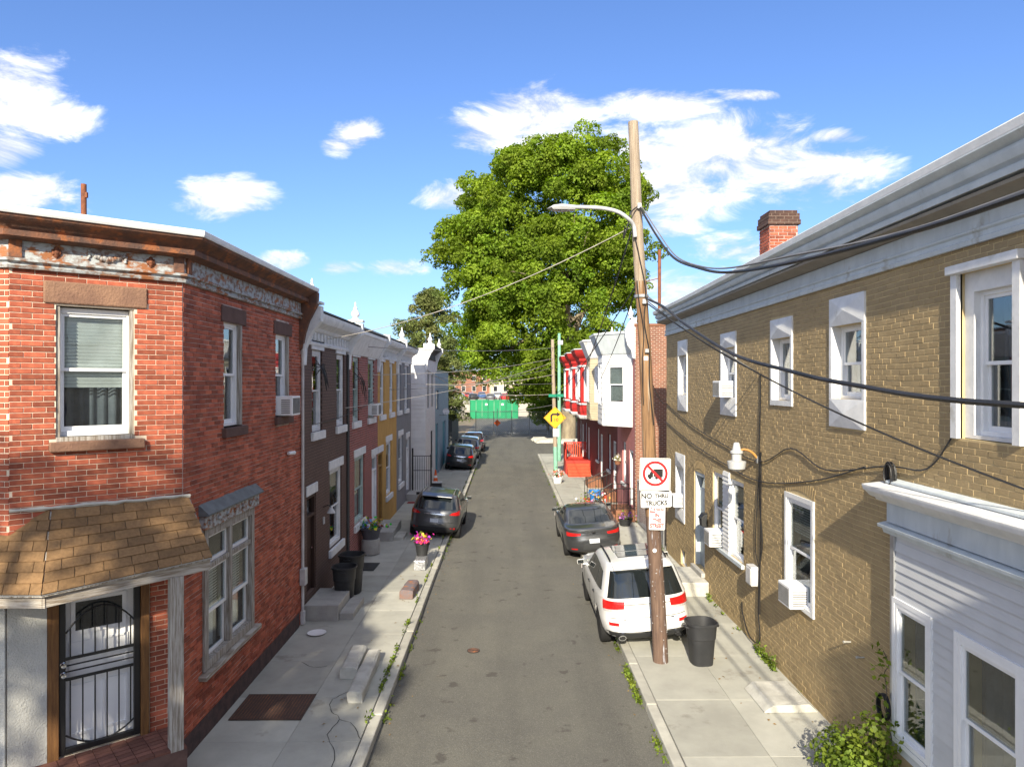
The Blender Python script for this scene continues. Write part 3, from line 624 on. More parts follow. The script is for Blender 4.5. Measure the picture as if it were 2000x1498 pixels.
    for a, c in ((.80, 1.66), (1.78, 2.66)):
        bars(MB(), a, c, 2.78, 3.22, .05, .02, .07).build('transom', M_VINYL, bw); MB().box(a + .05, c - .05, .04, .047, 2.83, 3.17).build('pane', M_GLASS, bw)
        bars(MB(), a, c, 1.98, 2.70, .05, .02, .06).build('sash', M_VINYL, bw); bars(MB(), a, c, 1.30, 2.02, .05, .061, .10).build('sash', M_VINYL, bw)
        MB().box(a + .05, c - .05, .035, .042, 2.03, 2.65).build('pane', M_GLASS, bw); MB().box(a + .05, c - .05, .077, .084, 1.35, 1.97).build('pane', M_GLASS, bw)
        blind_part(bw, a + .05, c - .05, 2.0, 2.66, .16)
        curtain_part(bw, a + .05, c - .05, 1.3, 2.66, .22, M_CURTAIN)
    MB().box(.52, 2.95, -.13, .02, 1.08, 1.158).build('sill', M_WOODGREY_H, bw, bevel=.008)
    hd = MB(); hd.box(.56, 2.90, -.10, .02, 3.362, 3.58)
    hood = hd.build('hood', M_RUST, bw, bevel=.01)
    MB().prism([(0, 3.582), (-.16, 3.582), (-.17, 3.61), (-.05, 3.72), (0, 3.76)], .52, 2.95).build('hood_roof', mat('grey_tar', (.17, .19, .20), .9, None, 6, .5, 20), H, Fs)
    for i in range(7): MB().ball((.70 + i * .345, -.105, 3.47), .04, 7, 5).build('rosette', M_RUST, H, Fs, smooth=60)
    # pale mortar line above porch roof
    # porch: roof shingles
    T0 = C + dch * .10 + nch * .02; T1 = B + dch * .45 + nch * .02; T2 = Vector((-8.4, B.y - .02, 0)); Rr = C + nch * .8 + dch * .16; E = C + nch * .8 - dch * 1.80; G = Vector((-8.4, E.y, 0))
    def up(v, z): return Vector((v.x, v.y, z))
    T0, T1, T2, Rr, E, G = up(T0, 3.96), up(T1, 3.97), up(T2, 3.98), up(Rr, 3.24), up(E, 3.10), up(G, 3.10)
    deck = MB()
    for q in ((T0, T1, E, Rr), (T1, T2, G, E)): deck.extr([p - Vector((0, 0, .05)) for p in q], (0, 0, .03))
    pr = deck.build('porch_roof', M_WOODGREY, H, loc((0, 0, 0)))
    def shingles(tr, tl, bl, br, rows, tab):
        n_ = (tl - tr).cross(br - tr).normalized(); n_ = n_ if n_.z > 0 else -n_
        for r in range(rows):
            v0, v1 = r / rows, (r + 1) / rows + .02
            a0, b0 = tr.lerp(br, v0), tl.lerp(bl, v0); a1, b1 = tr.lerp(br, v1), tl.lerp(bl, v1); ln = (a1 - b1).length; n = max(1, round(ln / tab)); o = (r % 2) * .5 + random.uniform(-.08, .08)
            cuts = [0] + sorted({min(max((i + o) / n, 0), 1) for i in range(0, n + 1)} - {0, 1}) + [1]
            for s0, s1 in zip(cuts[:-1], cuts[1:]):
                if (s1 - s0) * ln < .04: continue
                e = .004 / ln; lift = .018 + random.uniform(-.002, .004)
                q = [a0.lerp(b0, s0 + e), a0.lerp(b0, s1 - e), a1.lerp(b1, s1 - e), a1.lerp(b1, s0 + e)]
                lo = [p + n_ * -.018 for p in q]; hi = [q[0] + n_ * .004, q[1] + n_ * .004, q[2] + n_ * (lift), q[3] + n_ * (lift)]
                MB().hexa(lo + hi).build('shingle', M_SHINGLE, pr)
    shingles(T0, T1, E, Rr, 8, .30); shingles(T1, T2, G, E, 8, .31)
    # white flashing strip where the roof meets the wall
    m = MB(); pts = [T0.lerp(T1, i / 14) + Vector((0, 0, .02 + random.uniform(-.01, .015))) for i in range(15)] + [T1.lerp(B + Vector((0, 0, 3.98)), i / 4) + Vector((0, 0, .02)) for i in range(1, 5)]
    m.tube(pts, [random.uniform(.018, .034) for _ in pts], 6); m.build('flashing', M_CONC_PALE, pr)
    # gutter edge, beam, post
    for p, q in ((Rr, E), (E, G)):
        o = Vector((0, 0, -.03)); d = (q - p); nn = Vector((d.y, -d.x, 0)).normalized(); nn = nn if nn.y < 0 else -nn
        MB().extr([p + nn * .012 + o, q + nn * .012 + o, q + nn * .012 + o + Vector((0, 0, .035)), p + nn * .012 + o + Vector((0, 0, .035))], -nn * .03).build('drip_edge', M_STEEL, H, loc((0, 0, 0)))
        i_ = nn * -.06; MB().extr([p + i_ + Vector((0, 0, -.05)), q + i_ + Vector((0, 0, -.05)), q + i_ + Vector((0, 0, -.20)), p + i_ + Vector((0, 0, -.20))], -nn * .06).build('fascia_beam', M_WOODGREY_H, H, loc((0, 0, 0)), bevel=.005)
    ps = C + nch * .68 - dch * .27
    MB().box(-.085, .085, -.075, .075, .10, 3.02).build('post', M_WOODGREY, H, loc(ps) @ RZ(R(40)), bevel=.012)
    # door, jambs and iron gate
    Z0, Z1 = .74, 2.86
    d = MB().box(.56, 1.46, .10, .145, Z0, Z1 - .02).build('door', M_VINYL, H, Fc, bevel=.004)
    for a, b_ in ((.66, .97), (1.05, 1.36)):
        bars(MB(), a, b_, Z0 + .18, Z0 + .85, .03, .085, .10).build('panel', M_VINYL, d); bars(MB(), a, b_, Z0 + 1.0, Z0 + 1.42, .03, .085, .10).build('panel', M_VINYL, d)
    bars(MB(), .68, 1.34, Z0 + 1.52, Z0 + 2.0, .05, .08, .101).build('pane_frame', M_VINYL, d); MB().box(.73, 1.29, .093, .0995, Z0 + 1.57, Z0 + 1.95).build('pane', M_DARKWIN, d)
    gt = MB(); bars(gt, .53, 1.49, Z0 + .01, Z1, .075, -.03, .03)
    gate = gt.build('security_gate', M_BLACK, H, Fc, bevel=.006)
    rt = MB()
    for zz in (1.72, 1.82, 1.90, 1.99): rt.box(.61, 1.41, -.012, .012, zz - (.018 if zz in (1.72, 1.99) else .007), zz + (.018 if zz in (1.72, 1.99) else .007))
    rt.build('rail', M_BLACK, gate)
    for i in range(6):
        x = .66 + i * .143; arc = 2.62 - .28 * ((x - 1.02) / .40) ** 2
        MB().box(x - .008, x + .008, -.008, .008, 2.0, arc).build('bar', M_BLACK, gate); MB().box(x - .008, x + .008, -.008, .008, .98 - .17 * (1 - ((x - 1.02) / .40) ** 2), 1.71).build('bar', M_BLACK, gate)
    m = MB(); m.tube([(.61 + .82 * i / 14, 0, 2.62 - .28 * ((.61 + .82 * i / 14 - 1.02) / .40) ** 2) for i in range(15)], .012, 6); m.build('arch_bar', M_BLACK, gate)
    m = MB(); m.tube([(.61 + .82 * i / 14, 0, .81 + .17 * ((.61 + .82 * i / 14 - 1.02) / .40) ** 2) for i in range(15)], .012, 6); m.build('arch_bar', M_BLACK, gate)
    for zz in (1.80, 1.93): MB().lathe([(.001, -.09), (.03, -.085), (.036, -.06), (.02, -.035), (.035, -.03), (.035, -.02)], 12, (.575, 0, zz), axis='y').build('lock', M_CHROME, gate, smooth=50)
    for a, b_ in ((.40, .525), (1.495, 1.60)): MB().box(a, b_, -.06, .10, .72, 2.98).build('door_jamb', M_WOODBRN, H, Fc, bevel=.006)
    MB().box(.40, 1.60, -.055, .02, 2.87, 2.96).build('door_head', M_WOODBRN, H, Fc, bevel=.005)
    MB().box(-.02, .395, -.05, .0, .70, 2.98).build('stucco_panel', M_STUCCO, H, Fc)
    MB().box(LF - 2.2, LF - .02, -.05, .0, .14, 2.98).build('stucco_panel', M_STUCCO, H, Ff)
    # porch floor of brick pavers
    st = MB(); st.extr([(-.3, -.76, .12), (1.90, -.76, .12), (1.90, -.012, .12), (-.3, -.012, .12)], (0, 0, .57)); stp = st.build('porch_floor', M_STONE_DK, H, Fc)
    pm = MB().box(.004, .196, .004, .096, 0, .035).mesh('paver', M_PAVER)
    for i in range(11):
        for j in range(7): obj('paver', pm, stp, T(-.3 + i * .2 + (0 if j % 2 else -.0), -.755 + j * .105, .688 + random.uniform(0, .004)))
    # conduit and boxes at the far end of the side wall
    cd = MB(); cd.tube([(LS - .10, -.05, .15), (LS - .10, -.05, 6.35), (LS - .14, -.07, 6.5)], .035, 8); cd.build('conduit', M_DISH, H, Fs, smooth=60)
    MB().box(LS - .22, LS - .02, -.14, -.012, 1.05, 1.42).build('meter_box', M_DISH, H, Fs, bevel=.01)
    MB().box(LS - .16, LS - .04, -.10, -.012, .15, .45).build('conduit_boot', M_DISH, H, Fs, bevel=.01)
    WM = H.matrix_basis
    aircon(WM @ Fs, 4.55, 4.94, 'white window air conditioner on shaded brick side wall of corner house', .56, .40)
    cam_ = empty('security_camera', (0, 0, 0), 'small white security camera on the red brick side wall', 'camera'); cam_.matrix_basis = WM @ Fs @ T(4.95, 0, 4.12)
    MB().lathe([(.03, -.02), (.03, -.09)], 10, axis='y').build('bracket', M_VINYL, cam_, T(0, .008, 0)); MB().lathe([(.035, -.10), (.04, .0), (.04, .09), (.03, .10)], 12, (0, -.10, .0), axis='x').build('housing', M_VINYL, cam_, RZ(R(-25)), smooth=50)
    ip = MB(); ip.tube([(0, 0, -.12), (.01, 0, .6), (0, .01, 1.35)], .055, 8); e = empty('roof_pipe', (-7.12, 12.0, 7.0), 'thin rusty pipe standing above the roof of the corner house', 'pipe')
    ip = MB(); ip.tube([(0, 0, 0), (.01, 0, .8), (0, .01, 1.95)], .045, 8); ip.build('shaft', M_RUSTY, e, smooth=60)
    for z_, s in ((1.72, 1), (1.1, -1), (.95, 1)): MB().box(-.02, .07 * s if s > 0 else .02, -.02, .02, z_, z_ + .09).build('lug', M_RUSTY, e) if s > 0 else MB().box(-.07, .02, -.02, .02, z_, z_ + .05).build('lug', M_RUSTY, e)
corner_house()

# ================================================================== left row of houses
CORN_A = [(.02, 6.52), (-.05, 6.52), (-.065, 6.58), (-.03, 6.61), (-.03, 6.84), (-.08, 6.86), (-.12, 6.93), (-.20, 6.98), (-.30, 7.03), (-.36, 7.11), (-.38, 7.20), (-.38, 7.24), (.02, 7.26)]
CORN_P = [(.02, 6.48), (-.05, 6.48), (-.33, 7.08), (-.36, 7.10), (-.36, 7.20), (.02, 7.22)]
def siding(parent, F, u0, u1, z0, z1, holes, bh, m, proud=.02):
    for a, b, c, d in lay(u0, u1, z0, z1, holes, bh, 99, 0.0, -.0):
        MB().add([(a, 0, c), (b, 0, c), (b, 0, d), (a, 0, d), (a, -proud, c), (b, -proud, c), (b, -proud * .25, d - .001), (a, -proud * .25, d - .001)],
                 [(4, 5, 6, 7), (0, 1, 5, 4), (1, 2, 6, 5), (2, 3, 7, 6), (3, 0, 4, 7)]).build('siding_board', m, parent, fix=False)
def row_house(name, Y0, Y1, X, label, wm, uppers, lower, door, prof=CORN_A, cm=None, zu=(4.42, 6.42), zl=(1.2, 3.3), zd=(.52, 3.05), doorm=None, frame=None, glassm=None, curtain=None, stoop=.5, lint=True, trim=None, bracket=True, fin=True):
    H = empty(name, (X, Y0, 0), label, 'house', 'row houses on the left side'); F = RZ(R(90)); Wd = Y1 - Y0 - .01; cm = cm or M_WHITE_OLD; trim = trim or M_WHITE_OLD
    holes = [(a - Y0, b - Y0, *zu) for a, b in uppers] + [(lower[0] - Y0, lower[1] - Y0, *zl), (door[0] - Y0, door[1] - Y0, *zd)]
    wall(H, F, Wd, -.03, 6.6, holes, wm); shell(H, F, Wd, 8, 6.9, M_FARBRICK)
    for i, h in enumerate(holes[:-1]):
        window(H, F, h[0], h[1], h[2], h[3], fm=frame or M_WHITE_OLD, fw=.10, rec=.05, blind=.5 if i == 1 else None, curtain=curtain or M_CURTAIN_DK, glass=glassm or M_GLASS,
               sill=(trim, .20, .10, .07), lintel=(trim, .24, .10, .03) if lint else None)
    a, b, c, d = holes[-1]
    fr = MB(); fr.box(a, a + .08, .02, .16, c, d); fr.box(b - .08, b, .02, .16, c, d); fr.box(a + .08, b - .08, .02, .16, d - .09, d); fr.box(a + .08, b - .08, .02, .16, d - .55, d - .48)
    df = fr.build('door_frame', M_WHITE_OLD if doorm is None else doorm, H, F, bevel=.005)
    MB().box(a + .08, b - .08, .10, .15, c, d - .55).build('door', doorm or M_VINYL, df, bevel=.004); MB().box(a + .08, b - .08, .09, .10, d - .48, d - .09).build('transom_pane', M_GLASS, df)
    MB().lathe([(.001, -.05), (.03, -.045), (.03, -.02), (.015, 0)], 8, (b - .16, .10, c + 1.0), axis='y').build('door_knob', M_CHROME, df, smooth=50)
    if lint: MB().box(a - .08, b + .08, -.03, .05, d + .003, d + .24).build('lintel', trim, df, bevel=.008)
    cor = MB().prism(prof, .0, Wd).build('cornice', cm, H, F, smooth=25)
    MB().box(0, Wd, -.40, .3, 7.262, 7.30).build('gutter', M_BLACKPL if prof is CORN_A else M_STEEL, cor)
    if prof is CORN_A:
        n = int(Wd / .32)
        for i in range(n): MB().box(.18 + i * .32, .24 + i * .32, -.075, -.032, 6.63, 6.83).build('dentil', cm, cor)
    if bracket:
        br = MB().prism([(.0, 6.0), (-.08, 6.02), (-.10, 6.40), (-.20, 6.66), (-.28, 6.80), (-.46, 7.02), (-.47, 7.36), (.1, 7.40)], -.11, .11).build('cornice_bracket', cm, H, F, bevel=.012)
        if fin:
            MB().box(-.14, .14, -.48, .02, 7.402, 7.46).build('bracket_cap', cm, br, bevel=.01); finial(br, I4, 0, -.23, 7.462, .54, cm)
    return H, F
h, F = row_house('row_house', 16.26, 21.0, -4.68, 'narrow chocolate brown painted brick house with white cornice', M_BROWN, [(17.1, 18.05), (19.55, 20.5)], (18.8, 20.2), (16.66, 17.46), doorm=M_DOORDK, zd=(.62, 2.95), glassm=M_GLASS_R, lint=True, fin=True)
MB().box(4.50, 4.73, -.05, -.002, .1, 6.45).build('downspout', M_DARKROOF, h, F, bevel=.02)
st = MB(); st.box(.12, 1.52, -.80, -.012, -.02, .50); st.build('step', M_CONC_OLD, h, F, bevel=.015); MB().box(.20, 1.50, -1.12, -.803, -.02, .30).build('step', M_CONC_OLD, h, F, bevel=.015)
h, F = row_house('row_house', 21.0, 25.9, -4.70, 'red brick row house with plain white slanted cornice and pale green upper windows', M_REDROW, [(21.7, 22.65), (24.1, 25.2)], (21.95, 23.5), (24.75, 25.75), prof=CORN_P, cm=M_WHITE, frame=mat('pale_green_trim', (.42, .52, .50), .6))
MB().box(3.65, 4.85, -.75, -.012, -.02, .46).build('step', M_CONC_OLD, h, F, bevel=.015); MB().box(3.75, 4.75, -1.1, -.753, -.02, .26).build('step', M_CONC_PALE, h, F, bevel=.015)
aircon(h.matrix_basis @ F, 3.65, 4.50, 'white air conditioner in the pale green window of the red brick row house', .55, .40)
h, F = row_house('row_house', 25.9, 30.3, -4.70, 'ochre yellow painted row house with peeling white window trim', M_YELLOW, [(26.35, 27.3), (28.5, 29.45)], (27.7, 28.95), (25.98, 26.9), doorm=mat('yellow_door', (.30, .17, .05), .6), fin=False)
MB().box(.05, 1.1, -.7, -.012, -.02, .45).build('step', M_CONC_OLD, h, F, bevel=.015)
h, F = row_house('row_house', 30.3, 34.9, -4.70, 'slate grey painted row house between ochre and white houses', M_GREY, [(30.55, 31.5), (32.7, 33.75)], (30.85, 32.1), (33.2, 34.2))
MB().box(2.8, 4.1, -.7, -.012, -.02, .45).build('step', M_CONC_OLD, h, F, bevel=.015)
def white_house():
    Y0, Y1, X = 36.3, 41.1, -4.15
    H = empty('row_house', (X, Y0, 0), 'white house standing forward of the row with clapboard side wall', 'house', 'row houses on the left side'); F = RZ(R(90)); Wd = Y1 - Y0
    holes = [(.9, 1.7, 4.3, 6.1), (2.9, 3.7, 4.3, 6.1), (2.5, 3.6, .9, 3.0)]
    wall(H, F, Wd, -.03, 7.4, holes, mat('white_painted_brick', (.70, .70, .70), .8, (.62, .62, .62), 2, .3, 30, brick=(.21, .075, .006, (.55, .55, .55), .9)))
    shell(H, F, Wd, 7, 7.4, M_SIDING_W)
    for h in holes: window(H, F, *h, fm=M_DARKROOF, curtain=M_CURTAIN_DK, rec=.05)
    Fs = T(-2.2, 0, 0)                 # side wall facing up the street
    sw = MB().box(0, 2.19, -.02, .0, -.02, 7.4).build('side_cladding', M_WHITE, H, Fs)
    siding(sw, I4 , 0, 2.19, .1, 5.0, [], .21, M_SIDING_W, .03)
    for c in list(sw.children): c.location.y = -.021
    MB().box(0, 2.19, -.03, -.0205, 5.01, 7.39).build('upper_panel', M_WHITE, H, Fs)
    MB().prism([(p[0], p[1] + .35) for p in CORN_A], .25, Wd).build('cornice', mat('charcoal_cornice', (.06, .06, .065), .7), H, F, smooth=25)
    for u in (.0, Wd):
        br = MB().prism([(.0, 6.2), (-.08, 6.3), (-.14, 6.8), (-.30, 7.15), (-.46, 7.35), (-.47, 7.60), (.1, 7.64)], u - .13, u + .13).build('cornice_bracket', M_WHITE, H, F, bevel=.012)
        finial(br, I4, u, -.23, 7.64, .55, M_WHITE)
white_house()
def blue_building():
    Y0, Y1, X = 41.2, 51.0, -4.2
    H = empty('workshop', (X, Y0, 0), 'low blue grey building with teal doors beyond the white house', 'building'); F = RZ(R(90)); Wd = Y1 - Y0
    holes = [(.8, 2.3, -.02, 3.2), (5.3, 7.6, -.02, 3.1), (1.2, 2.6, 4.0, 5.2)]
    wall(H, F, Wd, -.03, 6.35, holes, M_BLUEGREY); shell(H, F, Wd, 8, 6.6, M_BLUEGREY, side_z=6.35)
    MB().box(0, Wd, -.04, .3, 6.352, 6.44).build('coping', M_STEEL, H, F)
    for a, b, c, d in holes[:2]:
        dd = MB().box(a + .06, b - .06, .08, .14, .02, d - .06).build('door', M_TEAL, H, F)
        for i in range(5): MB().box(a + .1 + i * (b - a - .2) / 5, a + .1 + (i + .85) * (b - a - .2) / 5, .065, .08, .1, d - .15).build('plank', M_TEAL, dd)
    MB().box(1.26, 2.54, .06, .09, 4.06, 5.14).build('pane', M_DARKWIN, H, F)
    e = empty('satellite_dish', (X, Y0 + 2.9, 3.75), 'round grey satellite dish on the blue grey wall', 'satellite dish')
    MB().lathe([(.01, .01), (.13, .025), (.21, .065), (.215, .07), (.13, .035), (.01, .02)], 18).build('dish', M_DISH, e, T(.42, -.1, .1) @ Matrix.Rotation(R(65), 4, 'X') @ Matrix.Rotation(R(20), 4, 'Y'), smooth=60)
    m = MB(); m.tube([(0, 0, -.1), (.3, 0, -.1), (.42, -.05, .05)], .03, 6); m.tube([(.42, -.12, -.15), (.42, -.55, .10)], .014, 5); m.build('arm', M_STEEL, e)
    sh = empty('shed', (-6.2, 66, 0), 'low dark shed with sloping metal roof beside the gate', 'shed')
    MB().box(-3.2, 1.1, 0, 9, -.03, 2.7).build('wall', mat('dark_grey_metal', (.05, .055, .06), .6, None, 2, .1, 20), sh); MB().prism([(-.4, 2.72), (9.4, 2.72), (9.4, 2.85), (-.4, 3.3)], -3.4, 1.5).build('roof', M_STEEL, sh)
    bb = empty('back_house', (-5.0, 51.4, 0), 'pale sided outbuilding after the blue grey building', 'building')
    MB().box(-5, .2, .0, 6, -.03, 4.2).build('wall', M_CONC_OLD, bb); MB().box(-5.1, .35, -.1, 6.1, 4.202, 4.4).build('roof', M_DARKROOF, bb); MB().box(.202, .24, 2, 3.1, .1, 2.2).build('door', M_WHITE, bb)
blue_building()

# ================================================================== tan brick building (right)
def tan_house():
    Y1 = 23.1; Wd = 18.6
    H = empty('tan_brick_building', (WR, Y1, 0), 'long tan painted brick building with pale cornice along the right pavement', 'building'); F = RZ(R(-90))
    u = lambda y: Y1 - y
    ups = [(u(21.5), u(20.4), 5.27, 6.43, 6.87, 4.79), (u(17.2), u(16.04), 5.28, 6.44, 6.79, 4.85), (u(13.93), u(12.87), 5.28, 6.46, 6.83, 5.18), (u(11.37), u(10.25), 5.36, 6.50, 6.94, 4.92)]
    holes = [(a + .07, b - .07, c, d) for a, b, c, d, e, f in ups]
    W5 = (u(8.20), u(7.12), 4.97, 6.85); holes.append((W5[0] + .09, W5[1] - .09, W5[2], W5[3]))
    L1 = (u(21.8), u(20.7), 1.9, 3.1); DR = (u(19.67), u(18.65), .62, 3.2); L2 = (u(17.9), u(15.56), 1.62, 3.40); L3 = (u(13.17), u(11.99), 1.66, 3.58)
    BW = (u(21.2), u(20.5), .22, .72)
    holes += [(L1[0] + .07, L1[1] - .07, *L1[2:]), DR, L2, L3, BW, (13.82, 14.54, 1.0, 2.72), (15.14, 16.08, 1.0, 2.72)]
    w = wall(H, F, Wd, -.03, 7.2, holes, M_TAN_MORTAR, .26)
    cuts = [(a - .01, b + .01, f if k != 2 else f, e) for k, (a, b, c, d, e, f) in enumerate(ups)] + [(W5[0], W5[1], W5[2] - .03, W5[3] + .1), (L1[0], L1[1], 1.5, 3.5), (DR[0] - .02, DR[1] + .02, .1, 3.38), (L2[0], L2[1], 1.55, 3.5), (L3[0] - .03, L3[1] + .03, 1.62, 3.85), BW, (u(9.42), 99, -1, 3.72)]
    bricks(w, F, H, lay(.0, u(5.5), .0, 7.2, cuts, .0763, .213, .0095), M_TAN_O, M_TAN_A, 300, .0045, .009, jag=.6)
    shell(H, F, Wd, 9, 7.6, M_TAN_PLAIN, sides=(1, 1), side_z=7.2)
    # brick arches over openings
    for a, b, z in ((L3[0], L3[1], 3.60), (DR[0], DR[1], 3.20)):
        m = MB(); n = 15; cx = (a + b) / 2; hw = (b - a) / 2; rise = .10
        for i in range(n):
            x0 = a - .03 + (b - a + .06) * i / n; x1 = a - .03 + (b - a + .06) * (i + .86) / n
            zz = z + rise * (1 - ((x0 + x1 - 2 * cx) / 2 / hw) ** 2); lean = (x0 - cx) * .12
            m.add([(x0, 0, zz), (x1, 0, zz), (x1 + lean, 0, zz + .2), (x0 + lean, 0, zz + .2), (x0 + .003, -.012, zz), (x1 - .003, -.012, zz), (x1 + lean - .003, -.012, zz + .2), (x0 + lean + .003, -.012, zz + .2)], [(4, 5, 6, 7), (0, 1, 5, 4), (1, 2, 6, 5), (2, 3, 7, 6), (3, 0, 4, 7)], .5)
        m.build('brick_arch', M_TAN_A, w, kind='stuff', fix=False)
    # cornice, three mouldings, the crown rising towards the near end
    def rise(o):
        for v in o.data.vertices:
            if v.co.z > 7.5: v.co.z += .16 * max(0, (v.co.x - 4) / 12.5) * (v.co.z - 7.5) / .45
    c = MB().prism([(.02, 7.14), (-.05, 7.14), (-.06, 7.19), (-.03, 7.21), (-.03, 7.26), (-.055, 7.28), (-.055, 7.30), (-.02, 7.32), (-.02, 7.50), (.02, 7.50)], -.06, Wd).build('cornice', M_TRIMBLUE, H, F, smooth=25)
    m = MB(); us = [-.1 + (Wd + .1) * i / 10 for i in range(11)]
    for a, b in zip(us[:-1], us[1:]): m.prism([(.02, 7.502), (-.29, 7.565), (-.30, 7.60), (.02, 7.60)], a, b)
    so_ = m.build('soffit', M_SOFFIT, c)
    prof = [(.0, 7.602), (-.315, 7.602), (-.325, 7.645), (-.275, 7.65), (-.275, 7.675), (-.33, 7.70), (-.36, 7.745), (-.365, 7.775), (-.335, 7.78), (-.335, 7.80), (-.40, 7.825), (-.43, 7.85), (-.43, 7.865), (.0, 7.865)]
    k = len(prof); m = MB(); vs = [(a, y, z) for a in us for y, z in prof]; fs = [(i * k + j, i * k + (j + 1) % k, (i + 1) * k + (j + 1) % k, (i + 1) * k + j) for i in range(10) for j in range(k)] + [tuple(range(k)), tuple(range(11 * k - 1, 10 * k - 1, -1))]
    m.add(vs, fs); cr = m.build('crown_moulding', M_TRIMBLUE, c, smooth=25); rise(cr)
    prof = [(.3, 7.867), (-.43, 7.867), (-.44, 7.93), (-.42, 7.945), (.3, 7.95)]; k = 5; m = MB(); vs = [(a, y, z) for a in us for y, z in prof]; fs = [(i * k + j, i * k + (j + 1) % k, (i + 1) * k + (j + 1) % k, (i + 1) * k + j) for i in range(10) for j in range(k)] + [tuple(range(k)), tuple(range(11 * k - 1, 10 * k - 1, -1))]
    m.add(vs, fs); cp = m.build('coping', M_ROOF, c); rise(cp)
    def panel(win, a, b, z0, z1, h=.05):
        cx, cz = (a + b) / 2, (z0 + z1) / 2
        MB().add([(a, -.03, z0), (b, -.03, z0), (b, -.03, z1), (a, -.03, z1), (cx, -.03 - h, cz), (a, 0, z0), (b, 0, z0), (b, 0, z1), (a, 0, z1)],
                 [(0, 1, 4), (1, 2, 4), (2, 3, 4), (3, 0, 4), (5, 6, 1, 0), (6, 7, 2, 1), (7, 8, 3, 2), (8, 5, 0, 3)]).build('metal_panel', M_WHITE, win)
    def cased(a, b, z0, z1, rec=.13, **kw):
        wn = window(H, F, a + .07, b - .07, z0, z1, rec=rec, **kw)
        cs = MB(); cs.box(a, a + .069, -.03, .02, z0, z1); cs.box(b - .069, b, -.03, .02, z0, z1); cs.box(a + .0695, a + .085, -.028, rec, z0, z1); cs.box(b - .085, b - .0695, -.028, rec, z0, z1)
        cs.build('casing', M_WHITE, wn); return wn
    for i, (a, b, z0, z1, zt, zb) in enumerate(ups):
        wn = cased(a, b, z0, z1, glass=M_GLASS_R, curtain=[M_CURTAIN_DK, M_CURTAIN, M_CURTAIN, M_CURTAIN][i], split=.48)
        panel(wn, a, b, z1 + .001, zt)
        if i == 2: MB().box(a, b, -.03, .02, zb, z0 - .001).build('sill', M_WHITE, wn)
        else: panel(wn, a, b, zb, z0 - .001)
    a, b, z0, z1 = W5
    wn = window(H, F, a + .25, b - .10, z0 + .05, z1 - .22, rec=.12, glass=M_GLASS_R, curtain=M_CURTAIN_DK, split=.5)
    cs = MB(); cs.box(a - .02, a + .09, -.05, .02, z0, z1); cs.box(b - .09, b + .02, -.05, .02, z0, z1); cs.box(a + .0905, a + .25, .05, .16, z0 + .01, z1 - .0); cs.box(b - .10, b - .0905, .05, .16, z0 + .01, z1); cs.box(a + .25, b - .10, .05, .16, z1 - .22, z1 - .001); cs.box(a + .25, b - .10, .05, .16, z0 + .01, z0 + .049)
    cs.build('casing', M_WHITE, wn); MB().box(a - .05, b + .05, -.10, .02, z1 + .001, z1 + .10).build('lintel', M_WHITE, wn, bevel=.008)
    wn = cased(L1[0], L1[1], L1[2], L1[3], glass=M_GLASS_R, curtain=M_CURTAIN_DK); panel(wn, L1[0], L1[1], 3.101, 3.50); panel(wn, L1[0], L1[1], 1.50, 1.899)
    # paired window with a siding strip between
    a, b, z0, z1 = L2
    w1 = window(H, F, a, a + .95, z0, z1, rec=.03, glass=M_GLASS_R, curtain=M_CURTAIN_DK, fw=.07); w2 = window(H, F, b - .95, b, z0, z1, rec=.03, glass=M_GLASS_R, curtain=M_CURTAIN_DK, fw=.07)
    mp = MB().box(a + .951, b - .951, -.02, .1, z0, z1 + .12).build('siding_strip', M_WHITE, H, F)
    for x, y, z_, t in lay(a + .94, b - .94, z0, z1 + .12, [], .10, 99, 0): MB().add([(x, -.021, z_), (y, -.021, z_), (y, -.021, t), (x, -.021, t), (x, -.05, z_), (y, -.05, z_), (y, -.028, t - .001), (x, -.028, t - .001)], [(4, 5, 6, 7), (0, 1, 5, 4), (1, 2, 6, 5), (2, 3, 7, 6), (3, 0, 4, 7)]).build('siding_board', M_SIDING_W, mp, fix=False)
    MB().box(a - .05, b + .05, -.07, .03, z0 - .09, z0 - .002).build('sill', M_TRIMBLUE, H, F, bevel=.006)
    a, b, z0, z1 = L3
    wn = window(H, F, a + .05, b - .05, z0 + .02, z1 - .05, rec=-.02, glass=M_GLASS_R, blind=.35, fw=.06)
    cs = bars(MB(), a - .03, b + .03, z0 - .04, z1 + .02, .08, -.035, .02); cs.build('casing', M_WHITE, wn)
    # door with arched head, mailbox
    a, b, z0, z1 = DR
    fr = MB(); fr.box(a, a + .09, .02, .2, z0, z1); fr.box(b - .09, b, .02, .2, z0, z1); fr.box(a + .09, b - .09, .02, .2, z1 - .1, z1); df = fr.build('door_frame', M_TRIMBLUE, H, F, bevel=.005)
    MB().box(a + .09, b - .09, .14, .19, z0, z1 - .5).build('door', mat('pale_blue_door', (.40, .46, .50), .5), df); MB().box(a + .09, b - .09, .15, .16, z1 - .45, z1 - .1).build('transom_pane', M_GLASS, df); MB().box(a + .09, b - .09, .13, .2, z1 - .5, z1 - .45).build('transom_bar', M_TRIMBLUE, df)
    MB().box(a - .05, b + .05, -.10, .2, z0 - .12, z0 - .002).build('door_sill', M_CONC_OLD, H, F, bevel=.01)
    MB().box(a - .15, b + .45, -1.05, -.012, -.02, z0 - .125).build('step', M_CONC_PALE, H, F, bevel=.02)
    mbx = empty('mailbox', (0, 0, 0), 'black mailbox beside the door of the tan building', 'mailbox'); mbx.matrix_basis = H.matrix_basis @ F @ T(b + .18, -.012, 1.9)
